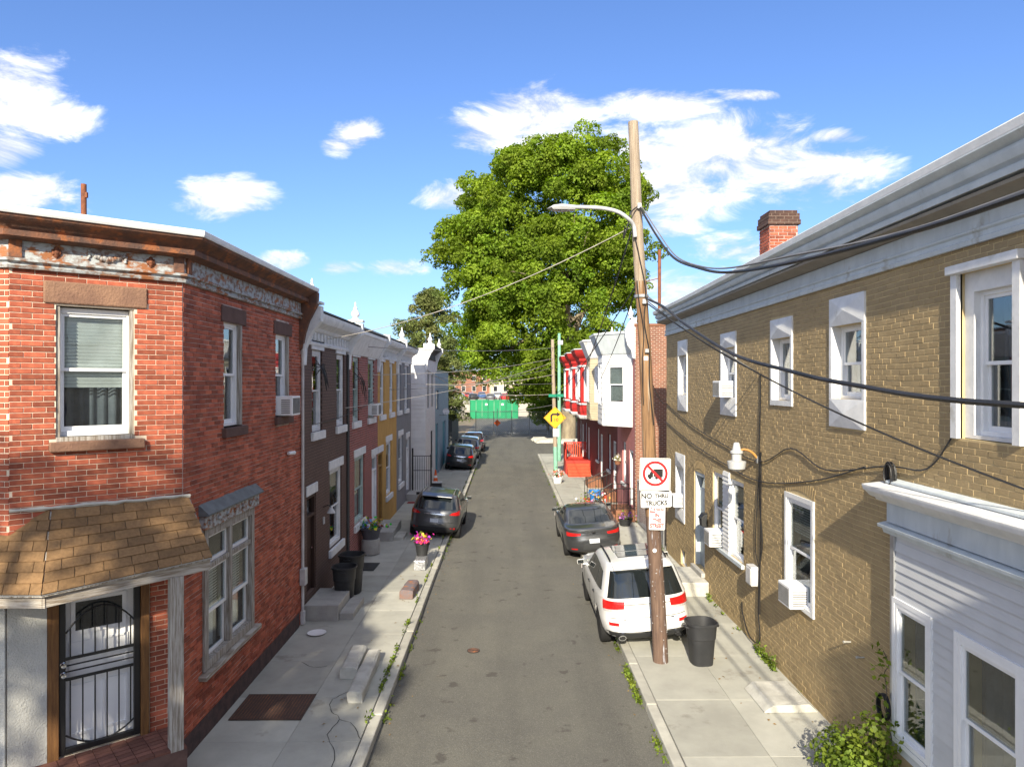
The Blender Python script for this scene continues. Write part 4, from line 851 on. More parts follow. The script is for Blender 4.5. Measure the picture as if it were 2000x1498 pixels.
    MB().prism([(0, 0), (-.14, 0), (-.16, .22), (-.08, .30), (0, .32)], -.13, .13).build('body', M_BLACKPL, mbx, bevel=.01); MB().prism([(-.001, .322), (-.09, .305), (-.18, .21), (-.18, .20), (-.085, .325), (-.001, .34)], -.14, .14).build('lid', M_BLACK, mbx)
    # basement window
    bars(MB(), BW[0], BW[1], BW[2], BW[3], .05, .05, .12).build('basement_window', M_WHITE, H, F); MB().box(BW[0] + .05, BW[1] - .05, .08, .09, BW[2] + .05, BW[3] - .05).build('basement_pane', M_DARKWIN, H, F)
    # roof chimney
    CH = empty('chimney', (0, 0, 0), 'red brick chimney above the tan building roof', 'chimney'); CH.matrix_basis = T(6.55, 17.1, 7.3)
    cb = MB().box(-.33, .33, -.33, .33, 0, 2.05).build('stack', M_MORTAR_DK, CH)
    for fi in range(4):
        Fm = RZ(fi * math.pi / 2) @ T(-.33, -.33, 0); L_ = lay(0, .66, .0, 2.05, [], .075, .21, .012, .5 * (fi % 2))
        for (p, q, r_, s) in L_:
            o = bpy.data.objects.new('brick', brick_mesh(M_BRICK_O)); COL.objects.link(o); o.parent = cb; o.matrix_basis = Fm @ T(p, 0, r_) @ Matrix.Diagonal((q - p, .012, s - r_, 1))
    cap = MB(); cap.box(-.39, .39, -.39, .39, 2.052, 2.17); cap.box(-.37, .37, -.37, .37, 2.17, 2.32); cap.box(-.33, .33, -.33, .33, 2.32, 2.40); cap.build('cap', mat('sooty_brick', (.12, .06, .045), .9, (.06, .035, .03), 4, .5, 30, brick=(.2, .075, .01, (.14, .10, .08), .6)), CH, bevel=.012)
    # air conditioners
    WM = H.matrix_basis @ F
    aircon(WM, u(16.62), 5.28, 'white air conditioner in an upper window of the tan building', .56, .38, .5, .30)
    aircon(WM, u(21.25), 1.93, 'white air conditioner in the farthest lower window of the tan building', .46, .36, .45, .26)
    aircon(WM, u(17.4), 1.64, 'white air conditioner in the paired window with siding strip', .48, .38, .5, .30)
    aircon(WM, u(12.62), 1.66, 'white air conditioner in the near lower window of the tan building', .54, .38, .5, .27)
    # wall lamp
    lp = empty('security_light', (0, 0, 0), 'grey barn style security light on orange wired bracket on tan wall', 'lamp'); lp.matrix_basis = WM @ T(u(14.62), 0, 3.88)
    m = MB(); m.tube(smooth_path([(0, -.01, .15), (-.01, -.14, .30), (-.03, -.28, .36), (-.05, -.36, .34)]), .022, 8); m.build('bracket', mat('orange_conduit', (.55, .24, .06), .5), lp)
    MB().lathe([(.10, .02), (.10, .18), (.13, .20), (.13, .24), (.09, .26), (.06, .40), (.04, .42)], 14, (-.07, -.44, .08)).build('head', M_LAMP, lp, smooth=50); MB().lathe([(.10, -.16), (.17, -.12), (.19, .0), (.19, .03), (.10, .05)], 16, (-.07, -.44, .08)).build('shade', M_LAMP, lp, smooth=50)
    MB().box(-.04, .04, -.05, -.002, .08, .22).build('mount', M_STEEL, lp)
    # meter box + cables on the wall
    mt = empty('utility_box', (0, 0, 0), 'pale utility meter box on the tan wall', 'utility box'); mt.matrix_basis = WM @ T(u(14.75), -.012, 1.42)
    MB().box(-.16, .16, -.16, 0, 0, .40).build('case', M_DISH, mt, bevel=.015); MB().box(-.14, .14, -.175, -.161, .03, .36).build('cover', M_DISH, mt, bevel=.01)
    cabs = MB()
    a = u(14.5)
    cabs.tube(smooth_path([(a, -.02, 5.80), (a + .03, -.025, 5.2), (a - .02, -.03, 4.4), (a, -.03, 3.2), (a + .15, -.03, 2.4), (a + .02, -.03, 1.9), (a - .05, -.04, 1.0), (a + .02, -.04, .35), (a - .5, -.06, .25), (a - 1.0, -.04, .55), (a - 1.1, -.03, .8)]), .014, 5)
    cabs.tube(smooth_path([(a + .02, -.02, 4.2), (a - .12, -.04, 3.1), (a - .25, -.03, 2.2), (a - .05, -.03, 1.85)]), .010, 5); cabs.tube(smooth_path([(a + .05, -.02, 4.2), (a + .10, -.04, 3.1), (a + .02, -.03, 2.0), (a + .04, -.04, .9)]), .012, 5)
    cabs.build('drop_cable', M_CABLE, None, WM, label='dark utility cables running down the tan wall to the meter box', cat='cable')
    c2 = MB()
    c2.tube(smooth_path([(-.0, -.02, 4.35), (u(20), -.03, 3.95), (u(17), -.03, 3.7), (a, -.03, 3.6), (u(12), -.03, 3.95), (u(10.2), -.04, 4.40)]), .012, 5)
    c2.tube(smooth_path([(-.0, -.02, 4.95), (u(20), -.03, 4.45), (u(17), -.03, 4.15), (a, -.03, 4.0), (u(12.9), -.03, 4.42), (u(11.5), -.03, 4.2), (u(9.6), -.04, 4.48), (u(8.7), -.04, 4.55), (u(8.2), -.03, 5.0)]), .011, 5)
    c2.build('wall_cable', M_CABLE, None, WM, label='thin black cables swagged along the tan wall', cat='cable')
    coil = MB()
    for i in range(7):
        r_ = .15 + .012 * (i % 3); coil.tube([(r_ * .62 * math.cos(t * 2 * math.pi / 20 + i), -.03 - .012 * i, r_ * math.sin(t * 2 * math.pi / 20 + i)) for t in range(21)], .009, 5)
    coil.build('cable_coil', M_CABLE, None, WM @ T(u(9.45), -.02, 4.38), label='coil of black cable hanging above the white shopfront cornice', cat='cable')
    # two spigots
    for y, z_ in ((10.7, 1.70), (10.3, 1.62)):
        MB().lathe([(.012, 0), (.014, -.08), (.02, -.09), (.02, -.12)], 8, axis='y').build('wall_peg', M_CONC_PALE, H, F @ T(u(y), 0, z_))
    # ---------------- shopfront
    S = empty('shopfront', (0, 0, 0), 'white sided shopfront with moulded cornice on the tan building', 'shopfront'); S.matrix_basis = H.matrix_basis @ F @ T(u(9.40), -.02, 0)
    SW = 4.6
    hs = [(.12, .86, .98, 2.74), (1.42, 2.40, .98, 2.74)]
    MB().box(.0, SW, -.07, .0, .0, .80).build('base', M_TAN_PLAIN, S); bk = wall(S, T(0, -.061, 0), SW, .802, 3.60, hs, M_SIDING, .06, 'backing')
    siding(bk, I4, .10, SW, .80, 3.56, [(h[0] - .06, h[1] + .06, h[2] - .07, h[3] + .06) for h in hs], .124, M_SIDING, .022)
    for h_ in hs:
        wn = window(S, T(0, -.07, 0), *h_, rec=-.03, glass=M_GLASS_R, curtain=M_CURTAIN_DK, fw=.06); bars(MB(), h_[0] - .06, h_[1] + .06, h_[2] - .07, h_[3] + .06, .06, -.035, .02).build('casing', M_VINYL, wn)
    MB().box(.0, .10, -.10, .0, .802, 3.60).build('corner_post', M_STEEL, S, bevel=.01)
    c = MB().prism([(.0, 3.60), (-.10, 3.60), (-.12, 3.66), (-.18, 3.68), (-.19, 3.72), (-.12, 3.74), (.0, 3.76)], -.15, SW).build('cornice', M_TRIMBLUE, S, smooth=25)
    MB().box(-.05, SW, -.11, .0, 3.762, 4.02).build('frieze', M_TRIMBLUE, c)
    MB().prism([(.0, 4.022), (-.13, 4.022), (-.15, 4.05), (-.22, 4.08), (-.28, 4.14), (-.31, 4.16), (-.33, 4.21), (-.33, 4.235), (.0, 4.27)], -.28, SW).build('crown_moulding', M_WHITE, c, smooth=25)
    MB().prism([(-.1, 4.272), (-.1, 4.30), (.02, 4.33), (.02, 4.26)], -.10, SW).build('flashing', M_TRIMBLUE, c)
tan_house()

# ================================================================== right row with bay windows
def bay_house(name, Y0, Y1, label, gm, bm, style, X=5.05, pr=1.05, door=None, low=None):
    H = empty(name, (X, Y1, 0), label, 'house', 'bay windowed row houses on the right'); F = RZ(R(-90)); Wd = Y1 - Y0 - .01; u = lambda y: Y1 - y
    low = low or (Y0 + 2.1, Y0 + 3.0); door = door or (Y0 + .45, Y0 + 1.4); dh = (u(door[1]), u(door[0]), .62, 2.9); lh = (u(low[1]), u(low[0]), 1.35, 3.1)
    zb, zt = 3.9, 6.75
    wall(H, F, Wd, -.03, 7.2, [dh, lh], gm); shell(H, F, Wd, 9, 7.3, M_FARBRICK, side_z=7.2)
    window(H, F, *lh, fm=M_WHITE_OLD, fw=.07, curtain=M_CURTAIN_DK, sill=(M_WHITE_OLD, .12, .08, .08))
    a, b, c, d = dh
    fr = MB(); fr.box(a, a + .08, .02, .2, c, d); fr.box(b - .08, b, .02, .2, c, d); fr.box(a + .08, b - .08, .02, .2, d - .09, d); df = fr.build('door_frame', M_WHITE_OLD, H, F); MB().box(a + .08, b - .08, .12, .17, c, d - .09).build('door', M_DOORDK, df)
    # bay, plan points in facade coordinates (far to near)
    s0, s1 = .35, Wd - .5; P = [Vector((s0, 0, 0)), Vector((s0 + pr * .9, -pr, 0)), Vector((s1 - pr * 1.15, -pr, 0)), Vector((s1, 0, 0))]
    fl = MB(); fl.extr([(p.x, p.y, zb - .06) for p in P], (0, 0, .06)); fl.extr([(p.x, p.y, zt) for p in P], (0, 0, .05)); by = fl.build('bay_floor', bm, H, F)
    for i in range(3):
        p, q = P[i], P[i + 1]; d = q - p; L_ = d.length; Fm = F @ T(p.x, p.y) @ RZ(math.atan2(d.y, d.x)); ww = min(.86 if i != 1 else .7, L_ - .3); cu = L_ / 2 + (-.08 if i == 2 and style == 'white' else 0)
        hole = (cu - ww / 2, cu + ww / 2, 4.75, 6.35)
        bw = wall(H, Fm, L_, zb, zt, [hole], bm, .10, 'bay_wall')
        window(H, Fm, *hole, fm=M_VINYL if style != 'red' else M_WHITE_OLD, rec=.0, fw=.05, blind=.9 if style == 'white' else .4, glass=M_GLASS_R)
        if style in ('white', 'beige'):
            siding(bw, I4, .0, L_, zb, zt, [(hole[0] - .05, hole[1] + .05, hole[2] - .06, hole[3] + .05)], .215 if style == 'white' else .12, M_SIDING_W if style == 'white' else M_BEIGE, .022)
            bars(MB(), hole[0] - .05, hole[1] + .05, hole[2] - .06, hole[3] + .05, .05, -.035, .01).build('casing', M_VINYL, bw)
        else:
            bars(MB(), hole[0] - .09, hole[1] + .09, hole[2] - .12, hole[3] + .10, .08, -.04, .0).build('casing', M_WHITE_OLD, bw)
            for zz in (4.45, 6.5): MB().box(-.02, L_ + .02, -.06, -.002, zz, zz + .09).build('band', M_WHITE_OLD, bw)
            MB().box(.08, L_ - .08, -.03, -.002, 4.05, 4.36).build('panel', bm, bw)
    path = [(p.x, p.y) for p in P]
    if style == 'red':
        m = MB(); sweep(m, path, [(-.05, 6.76), (.05, 6.76), (.09, 6.85), (.08, 6.95), (.16, 7.02), (.26, 7.12), (.33, 7.28), (.35, 7.40), (-.05, 7.42)]); m.build('bay_cornice', bm, H, F, smooth=25)
        m = MB(); sweep(m, path, [(-.05, 7.422), (.38, 7.422), (.38, 7.47), (-.05, 7.50)]); m.build('bay_cap', M_WHITE_OLD, H, F)
        m = MB(); sweep(m, path, [(-.04, 3.70), (.03, 3.70), (.10, 3.82), (.10, 3.88), (-.04, 3.88)]); m.build('bay_skirt', M_WHITE_OLD, H, F, smooth=25)
        top = 7.42
    else:
        m = MB(); sweep(m, path, [(-.05, 6.802), (.03, 6.802), (.05, 6.84), (.34, 7.58), (.38, 7.60), (.38, 7.68), (-.05, 7.72)]); m.build('bay_cornice', M_TRIMBLUE if style == 'white' else M_WHITE, H, F)
        top = 7.68
    m = MB(); m.extr([(p.x, p.y, top) for p in P] , (0, 0, .05)); m.build('bay_roof', M_ROOF, H, F)
    MB().box(0, Wd, -.04, .25, 7.202, 7.62).build('parapet', gm if style == 'red' else M_WHITE_OLD, H, F)
    return H, F
h, F = bay_house('bay_house', 28.0, 32.4, 'pink house with white clapboard bay window nearest the tan building', M_PINK, M_WHITE, 'white', door=(28.35, 29.25), low=(30.1, 31.0))
# brick party wall facing the alley, ornamental white end bracket
MB().box(-.001, 9, -.14, -.001, -.03, 7.85).build('party_wall', mat('party_wall_brick', (.27, .10, .055), .85, (.19, .065, .04), 2.5, .3, 40, brick=(.21, .075, .008, (.40, .32, .25), .7)), h, T(0, -4.39, 0), label='bare red brick party wall')
MB().box(-.05, 9.05, -.17, .1, 7.852, 7.95).build('wall_cap', M_TERRA, h, T(0, -4.39, 0))
br = MB().prism([(.05, 6.55), (-.10, 6.6), (-.16, 6.9), (-.30, 7.1), (-.38, 7.4), (-.40, 7.7), (-.28, 7.95), (-.14, 8.15), (.05, 8.2)], 4.25, 4.50).build('end_bracket', M_WHITE, h, F, bevel=.015)
finial(br, I4, 4.37, -.16, 8.18, .5, M_WHITE); finial(br, I4, .3, -.3, 7.72, .45, M_WHITE)
MB().box(.02, 1.5, -.75, -.012, -.02, .60).build('stoop', M_TERRA, h, F @ T(2.9, 0, 0), bevel=.02); MB().box(.1, 1.4, -1.1, -.753, -.02, .40).build('step', M_TERRA, h, F @ T(2.9, 0, 0), bevel=.02); MB().box(.1, 1.4, -1.42, -1.103, -.02, .20).build('step', M_CONC_PALE, h, F @ T(2.9, 0, 0), bevel=.02)
def railing(parent, Mx, pts, h_, m=None, step=.13):
    b = MB(); P = [Vector(p) for p in pts]; up = Vector((0, 0, h_))
    for p, q in zip(P[:-1], P[1:]):
        b.tube([p + up, q + up], .018, 6); b.tube([p + Vector((0, 0, .08)), q + Vector((0, 0, .08))], .012, 5)
        n = max(2, int((q - p).length / step))
        for i in range(n + 1): r = p.lerp(q, i / n); b.tube([r, r + up], .008 if 0 < i < n else .016, 5)
    return b.build('railing', m or M_BLACK, parent, Mx)
railing(h, F @ T(2.9, 0, 0), [(.08, -.02, .6), (.08, -.72, .6), (.15, -1.4, .2)], .85); railing(h, F @ T(2.9, 0, 0), [(1.44, -.02, .6), (1.44, -.72, .6), (1.35, -1.4, .2)], .85)
h, F = bay_house('bay_house', 32.4, 36.8, 'dark red house with beige sided bay window', M_DKRED, M_BEIGE, 'beige', door=(32.8, 33.7), low=(34.5, 35.4))
for i in range(4): MB().box(2.95, 4.1, -.45 - .32 * i - (.0 if i == 0 else .0), -.012 if i == 0 else -.45 - .32 * (i - 1) - .003, -.02, .60 - .15 * i).build('step', M_REDSTEP if i else M_TERRA, h, F, bevel=.015)
railing(h, F, [(2.98, -.3, .6), (2.98, -1.35, .15)], .85); railing(h, F, [(4.08, -.3, .6), (4.08, -1.35, .15)], .85)
h, F = bay_house('bay_house', 36.8, 41.5, 'bright red bay windowed house next to the beige bay', M_DKRED, M_REDBAY, 'red', low=(38.9, 39.8), door=(37.4, 38.3))
MB().box(3.0, 4.3, -.8, -.012, -.02, .58).build('stoop', M_TERRA, h, F, bevel=.02)
h, F = bay_house('bay_house', 41.5, 46.2, 'bright red bay windowed house behind the red slatted porch', M_DKRED, M_REDBAY, 'red', door=(43.3, 44.2), low=(45.0, 45.8))
# red wooden porch and stairs
MB().box(1.7, 3.4, -1.5, -.012, -.02, .95).build('porch_deck', M_RED, h, F, bevel=.01)
for i in range(5): MB().box(3.403 + .26 * i, 3.66 + .26 * i, -1.45, -.1, -.02, .80 - .155 * i).build('step', M_REDSTEP, h, F, bevel=.01)
po = bars(MB(), 0, 1.35, .95, 1.95, .07, -.03, .03)
pf = po.build('porch_rail', M_RED, h, F @ T(1.72, -1.47, 0)); po = bars(MB(), 0, 1.4, .95, 1.95, .07, -.03, .03); pf2 = po.build('porch_rail', M_RED, h, F @ T(1.72, -.08, 0) @ RZ(R(-90)))
sm = MB().box(-.035, .035, -.012, .012, .96, 1.94).mesh('slat', M_REDSTEP)
for p in (pf, pf2):
    for i in range(9): obj('slat', sm, p, T(.14 + i * .135, 0, 0))
h, F = bay_house('bay_house', 46.2, 51.0, 'farthest bright red bay windowed house at the street corner', M_DKRED, M_REDBAY, 'red')
# chain link gate in the alley
def chainlink(name, x0, y0, x1, y1, h_, label, posts=2, z0=.1, sp=.14, group=None, r=.004, cat='fence'):
    e = empty(name, (x0, y0, 0), label, cat, group); d = Vector((x1 - x0, y1 - y0, 0)); L_ = d.length; e.matrix_basis = T(x0, y0, 0) @ RZ(math.atan2(d.y, d.x))
    for i in range(posts):
        x = L_ * i / (posts - 1); MB().lathe([(.035, -.03), (.035, h_ + .06), (.045, h_ + .07), (.01, h_ + .12)], 8, (x, 0, 0)).build('post', M_STEEL, e, smooth=50)
    m = MB(); m.tube([(0, 0, h_), (L_, 0, h_)], .022, 6); m.tube([(0, 0, z0), (L_, 0, z0)], .018, 6); m.build('rail', M_STEEL, e)
    w = MB(); hh = h_ - z0; n = int((L_ + hh) / sp)
    for i in range(n):
        s = i * sp
        for sg in (1, -1):
            x0_, x1_ = s - hh, s; za, zb = z0, h_
            if x0_ < 0: za = z0 - x0_; x0_ = 0
            if x1_ > L_: zb = h_ - (x1_ - L_); x1_ = L_
            if zb <= za: continue
            a, b = (x0_, za), (x1_, zb)
            if sg < 0: a, b = (L_ - x0_, za), (L_ - x1_, zb)
            w.add([(a[0] - r, -r, a[1]), (a[0] + r, -r, a[1]), (a[0], r, a[1]), (b[0] - r, -r, b[1]), (b[0] + r, -r, b[1]), (b[0], r, b[1])], [(0, 1, 4, 3), (1, 2, 5, 4), (2, 0, 3, 5)])
    w.build('wire_mesh', M_STEEL, e, kind='stuff', fix=False); return e
chainlink('chain_link_gate', 5.12, 27.7, 5.15, 23.3, 1.75, 'chain link gate across the alley beside the pink house', 2, .18, .10, r=.003, cat='gate')

# ================================================================== poles, lamp, signs, wires
PB = Vector((3.03, 13.96, 0)); PT = Vector((2.47, 13.96, 10.74))
def poleat(z): t = z / PT.z; return PB.lerp(PT, t)
def utility_pole():
    e = empty('utility_pole', tuple(PB), 'tall leaning wooden utility pole in front of the white car', 'utility pole'); d = (PT - PB)
    def seg(z0, z1, m, n, name):
        b = MB(); k = 8; pts = []; rr = []
        for i in range(k + 1):
            z = z0 + (z1 - z0) * i / k; p = poleat(z) - PB; p.z = z; p.x += .012 * math.sin(z * 1.3); pts.append(p); rr.append(.150 - .0042 * z * 1.15)
        b.tube(pts, rr, 14); b.build(name, m, e, smooth=50)
    seg(0, 3.0, M_POLE_LOW, 0, 'pole_foot'); seg(3.0, 7.6, M_POLE, 0, 'pole_shaft'); seg(7.6, 10.74, M_POLE_TOP, 0, 'pole_head')
    b = MB(); c = poleat(7.3) - PB; b.lathe([(.135, 0), (.14, .01), (.14, .05), (.135, .06)], 14, (c.x, 0, 7.28)); b.build('band', M_STEEL, e)
    for z, s in ((9.0, .1), (7.15, .09), (6.2, .07)): c = poleat(z) - PB; MB().box(c.x - .02, c.x + .05, -.18, -.10, z, z + s).build('bracket', M_STEEL, e)
    MB().lathe([(.04, 0), (.04, -.012), (.02, -.015)], 14, (poleat(2.35).x - PB.x - .03, -.135, 2.35), axis='y').build('tag', M_VINYL, e); MB().box(-.04, .04, -.125, -.118, 6.05, 6.13).build('tag', M_VINYL, e, T(poleat(6.1).x - PB.x, 0, 0))
    rz = MB(); rz.tube(smooth_path([(poleat(z).x - PB.x + x, -.13, z) for z, x in ((8.5, -.1), (8.0, -.02), (7.4, .06), (6.8, .0), (6.2, .07), (5.6, .04), (4.8, .08))]), .012, 5); rz.tube(smooth_path([(poleat(z).x - PB.x + x, -.135, z) for z, x in ((7.6, -.1), (7.2, -.08), (6.6, -.02), (6.0, -.08), (5.2, -.1))]), .010, 5); rz.build('riser_cable', M_CABLE, e)
    st = MB(); rng = random.Random(3)
    for i in range(26):
        z = rng.uniform(.3, 2.3); a = rng.uniform(-2.9, -.3); r_ = .150 - .0048 * z; c = poleat(z) - PB; x = c.x + .012 * math.sin(z * 1.3) + math.cos(a) * r_; y = math.sin(a) * r_; st.box(x - .006, x + .006, y - .006, y + .006, z, z + rng.uniform(.006, .016))
    st.build('staple', M_LAMP, e, kind='stuff')
    # street lamp on a curved arm
    L_ = empty('street_lamp', tuple(poleat(8.62)), 'grey street lamp on curved arm fixed to the utility pole', 'street lamp')
    def q(x, y, D=13.7): return px(x, y, D=D) - poleat(8.62)
    b = MB(); b.tube(smooth_path([q(1241, 462, 13.8), q(1238, 440, 13.8), q(1226, 425), q(1205, 412), q(1170, 405), q(1120, 403.5)]), [.038] * 31, 10); b.build('arm', M_LAMP, L_, smooth=60)
    hd = MB(); c = q(1097, 406)
    hd.add([c + Vector(p) for p in [(-.29, 0, -.01), (-.2, -.11, .0), (0, -.15, .01), (.27, -.10, .0), (.27, .10, .0), (0, .15, .01), (-.2, .11, 0), (-.24, 0, .015), (-.16, -.07, .05), (.0, -.09, .065), (.25, -.06, .05), (.25, .06, .05), (0, .09, .065), (-.16, .07, .05),
            (-.24, 0, -.025), (-.17, -.09, -.035), (0, -.12, -.045), (.25, -.08, -.035), (.25, .08, -.035), (0, .12, -.045), (-.17, .09, -.035)]],
           [(i, (i + 1) % 7, (i + 1) % 7 + 7, i + 7) for i in range(7)] + [tuple(range(7, 14)), tuple(range(20, 13, -1))] + [((i + 1) % 7, i, i + 14, (i + 1) % 7 + 14) for i in range(7)])
    hd.build('head', M_LAMP, L_, smooth=35); MB().lathe([(.035, 0), (.035, .085), (.02, .095)], 10, tuple(c + Vector((.07, 0, .06)))).build('photocell', mat('photocell_blue', (.08, .22, .30), .3), L_, smooth=50)
    MB().box(-.15, .10, -.07, .07, -.051, -.046).build('lens', M_DISH, L_, Matrix.Translation(c))
utility_pole()
def rrect(w, h_, r, n=5):
    out = []
    for cx, cy, a0 in ((w / 2 - r, h_ / 2 - r, 0), (-w / 2 + r, h_ / 2 - r, 90), (-w / 2 + r, -h_ / 2 + r, 180), (w / 2 - r, -h_ / 2 + r, 270)):
        out += [(cx + r * math.cos(R(a0 + 90 * i / n)), cy + r * math.sin(R(a0 + 90 * i / n))) for i in range(n + 1)]
    return out
def plate(e, w, h_, m, z=0., r=.035, y=0., t=.004, name='plate'): return MB().extr([(x, y, z + q) for x, q in rrect(w, h_, r)], (0, t, 0)).build(name, m, e)
def border(e, w, h_, wd, m, z=0., r=.03, y=-.0015, name='border'):
    o = rrect(w, h_, r); i_ = rrect(w - 2 * wd, h_ - 2 * wd, max(r - wd, .005)); n = len(o)
    return MB().add([(x, y, z + q) for x, q in o] + [(x, y, z + q) for x, q in i_] + [(x, 0, z + q) for x, q in o], [(k, (k + 1) % n, (k + 1) % n + n, k + n) for k in range(n)]).build(name, m, e)
def sign_text(e, s, size, m, x, z, bold=.0, narrow=1., y=-.002): return obj('lettering', text_mesh(s, size, m, bold, narrow), e, T(x, y, z) @ Matrix.Rotation(R(90), 4, 'X'))
def pole_signs():
    D = 13.78
    p = px(1280, 926, D=D); e = empty('no_trucks_sign', tuple(p), 'white square sign with truck crossed out in a red circle on the pole', 'sign'); e.matrix_basis = Matrix.Translation(p) @ Matrix.Rotation(R(1.2), 4, 'Y')
    plate(e, .60, .64, M_SIGNW); border(e, .58, .62, .012, M_SIGNB)
    n = 40; ri, ro = .195, .245; cz = .02
    MB().add([(ro * math.cos(2 * math.pi * i / n), -.0045, cz + ro * math.sin(2 * math.pi * i / n)) for i in range(n)] + [(ri * math.cos(2 * math.pi * i / n), -.0045, cz + ri * math.sin(2 * math.pi * i / n)) for i in range(n)], [(i, (i + 1) % n, (i + 1) % n + n, i + n) for i in range(n)]).build('red_ring', M_SIGNR, e)
    t = MB(); t.poly([(-.03, -.003, cz - .06), (.15, -.003, cz - .06), (.15, -.003, cz + .09), (-.03, -.003, cz + .09)]); t.poly([(-.15, -.003, cz - .075), (-.04, -.003, cz - .075), (-.04, -.003, cz + .04), (-.09, -.003, cz + .04), (-.115, -.003, cz - .015), (-.15, -.003, cz - .03)])
    for cx, r_ in ((-.10, .033), (.10, .033), (.03, .033)): t.poly([(cx + r_ * math.cos(k * math.pi / 8), -.0032, cz - .08 + r_ * math.sin(k * math.pi / 8)) for k in range(16)])
    t.build('truck_symbol', M_SIGNB, e)
    a = R(-45); MB().add([tuple((Matrix.Rotation(R(45), 3, 'Y') @ Vector((x, -.005, z))) + Vector((0, 0, cz))) for x, z in ((-.21, -.024), (.21, -.024), (.21, .024), (-.21, .024))], [(0, 1, 2, 3)]).build('red_slash', M_SIGNR, e)
    p = px(1282, 974, D=D); e = empty('no_thru_trucks_sign', tuple(p), 'white sign reading no thru trucks under the truck symbol', 'sign'); e.matrix_basis = Matrix.Translation(p) @ Matrix.Rotation(R(-1.5), 4, 'Y')
    plate(e, .60, .32, M_SIGNW); border(e, .575, .295, .010, M_SIGNB); sign_text(e, 'NO', .14, M_SIGNB, -.185, .06, .005, .95); sign_text(e, 'THRU', .11, M_SIGNB, .105, .055, .005, .92); sign_text(e, 'TRUCKS', .12, M_SIGNB, .0, -.08, .005, .95)
    p = px(1284, 1011, D=D); e = empty('no_parking_sign', tuple(p), 'faded red and white no parking in this street sign, lowest on the pole', 'sign'); e.matrix_basis = Matrix.Translation(p) @ Matrix.Rotation(R(1), 4, 'Y') @ T(0, .006, 0)
    plate(e, .31, .46, M_SIGNW, r=.02); MB().box(-.145, -.035, -.002, 0, .105, .215).build('red_panel', M_FADERED, e); sign_text(e, 'NO', .095, M_SIGNW, -.09, .16, .003, .8, -.004); sign_text(e, 'PARKING', .075, M_FADERED, .055, .16, .003, .55)
    for s, z in (('IN', .05), ('THIS', -.05), ('STREET', -.155)): sign_text(e, s, .105, M_FADERED, 0, z, .005, .80)
pole_signs()
def far_poles():
    D = 40.; b = px(1086, 922, D=D); b.z = SIDE_Z; t = px(1079, 662, D=D)
    e = empty('wooden_pole', (b.x, b.y, SIDE_Z), 'grey wooden pole painted pale green at its foot, carrying the yellow turn sign', 'utility pole')
    f = lambda z: Vector(((t.x - b.x) * z / (t.z - SIDE_Z), 0, z))
    MB().tube([f(0), f(1.9)], [.12, .115], 10).build('painted_foot', M_GREENPOST, e, smooth=50); MB().tube([f(1.9), f(5), f(t.z - SIDE_Z)], [.115, .105, .09], 10).build('shaft', M_POLE_TOP, e, smooth=50)
    s = px(1084, 815, D=D - .16); g = empty('turn_sign', tuple(s), 'yellow diamond right turn sign with number ten', 'sign'); g.matrix_basis = Matrix.Translation(s)
    k = .63; MB().extr([(x, 0, z) for x, z in ((0, -k), (k, 0), (0, k), (-k, 0))], (0, .006, 0)).build('plate', M_YSIGN, g, bevel=.0)
    m = MB(); o = [(0, -k * .95), (k * .95, 0), (0, k * .95), (-k * .95, 0)]; i_ = [(x * .955, z * .955) for x, z in o]
    m.add([(x, -.002, z) for x, z in o + i_], [(q, (q + 1) % 4, (q + 1) % 4 + 4, q + 4) for q in range(4)]); m.build('border', M_SIGNB, g)
    a = MB(); a.poly([(-.26, -.003, -.24), (-.15, -.003, -.24), (-.15, -.003, .10), (-.11, -.003, .14), (.10, -.003, .14), (.10, -.003, .25), (-.16, -.003, .25), (-.26, -.003, .15)]); a.poly([(.10, -.003, .06), (.34, -.003, .195), (.10, -.003, .33)]); a.build('arrow', M_SIGNB, g)
    sign_text(g, '10', .27, M_SIGNB, .06, -.12, .006, 1., -.003)
    s = px(1086, 844, D=D - .15); g = empty('speed_notice', tuple(s), 'small white notice plate below the yellow turn sign', 'sign'); plate(g, .34, .46, M_SIGNW); border(g, .31, .43, .01, M_SIGNB)
    s = px(1086, 776, D=D - .1); g = empty('street_name_sign', tuple(s), 'pair of green street name blades on the wooden pole', 'sign')
    for a_, z in ((0, .05), (80, -.14)): MB().box(-.42, .42, -.012, .0, z, z + .16).build('blade', mat('sign_green', (.0, .22, .13), .4), g, RZ(R(a_)) @ T(0, -.12, 0))
    e = empty('metal_pole', (3.70, 50.2, SIDE_Z), 'pale green metal pole behind the wooden pole', 'utility pole'); MB().tube([(0, 0, 0), (.0, 0, 9.0)], [.14, .10], 10).build('shaft', M_GREENPOST, e, smooth=50)
    MB().box(-.10, .25, -.1, .1, 8.2, 8.5).build('transformer_box', M_LAMP, e)
    e = empty('vent_pipe', (6.45, 30, 6.95), 'tall rusty vent pipe behind the tan roof', 'pipe'); MB().tube([(0, 0, 0), (0, 0, 4.3)], .07, 8).build('shaft', M_RUSTY, e, smooth=50)
    m = MB(); m.tube([(0, 0, 3.1), (-.9, .3, 2.9)], .02, 5); m.build('stay', M_RUSTY, e)
far_poles()
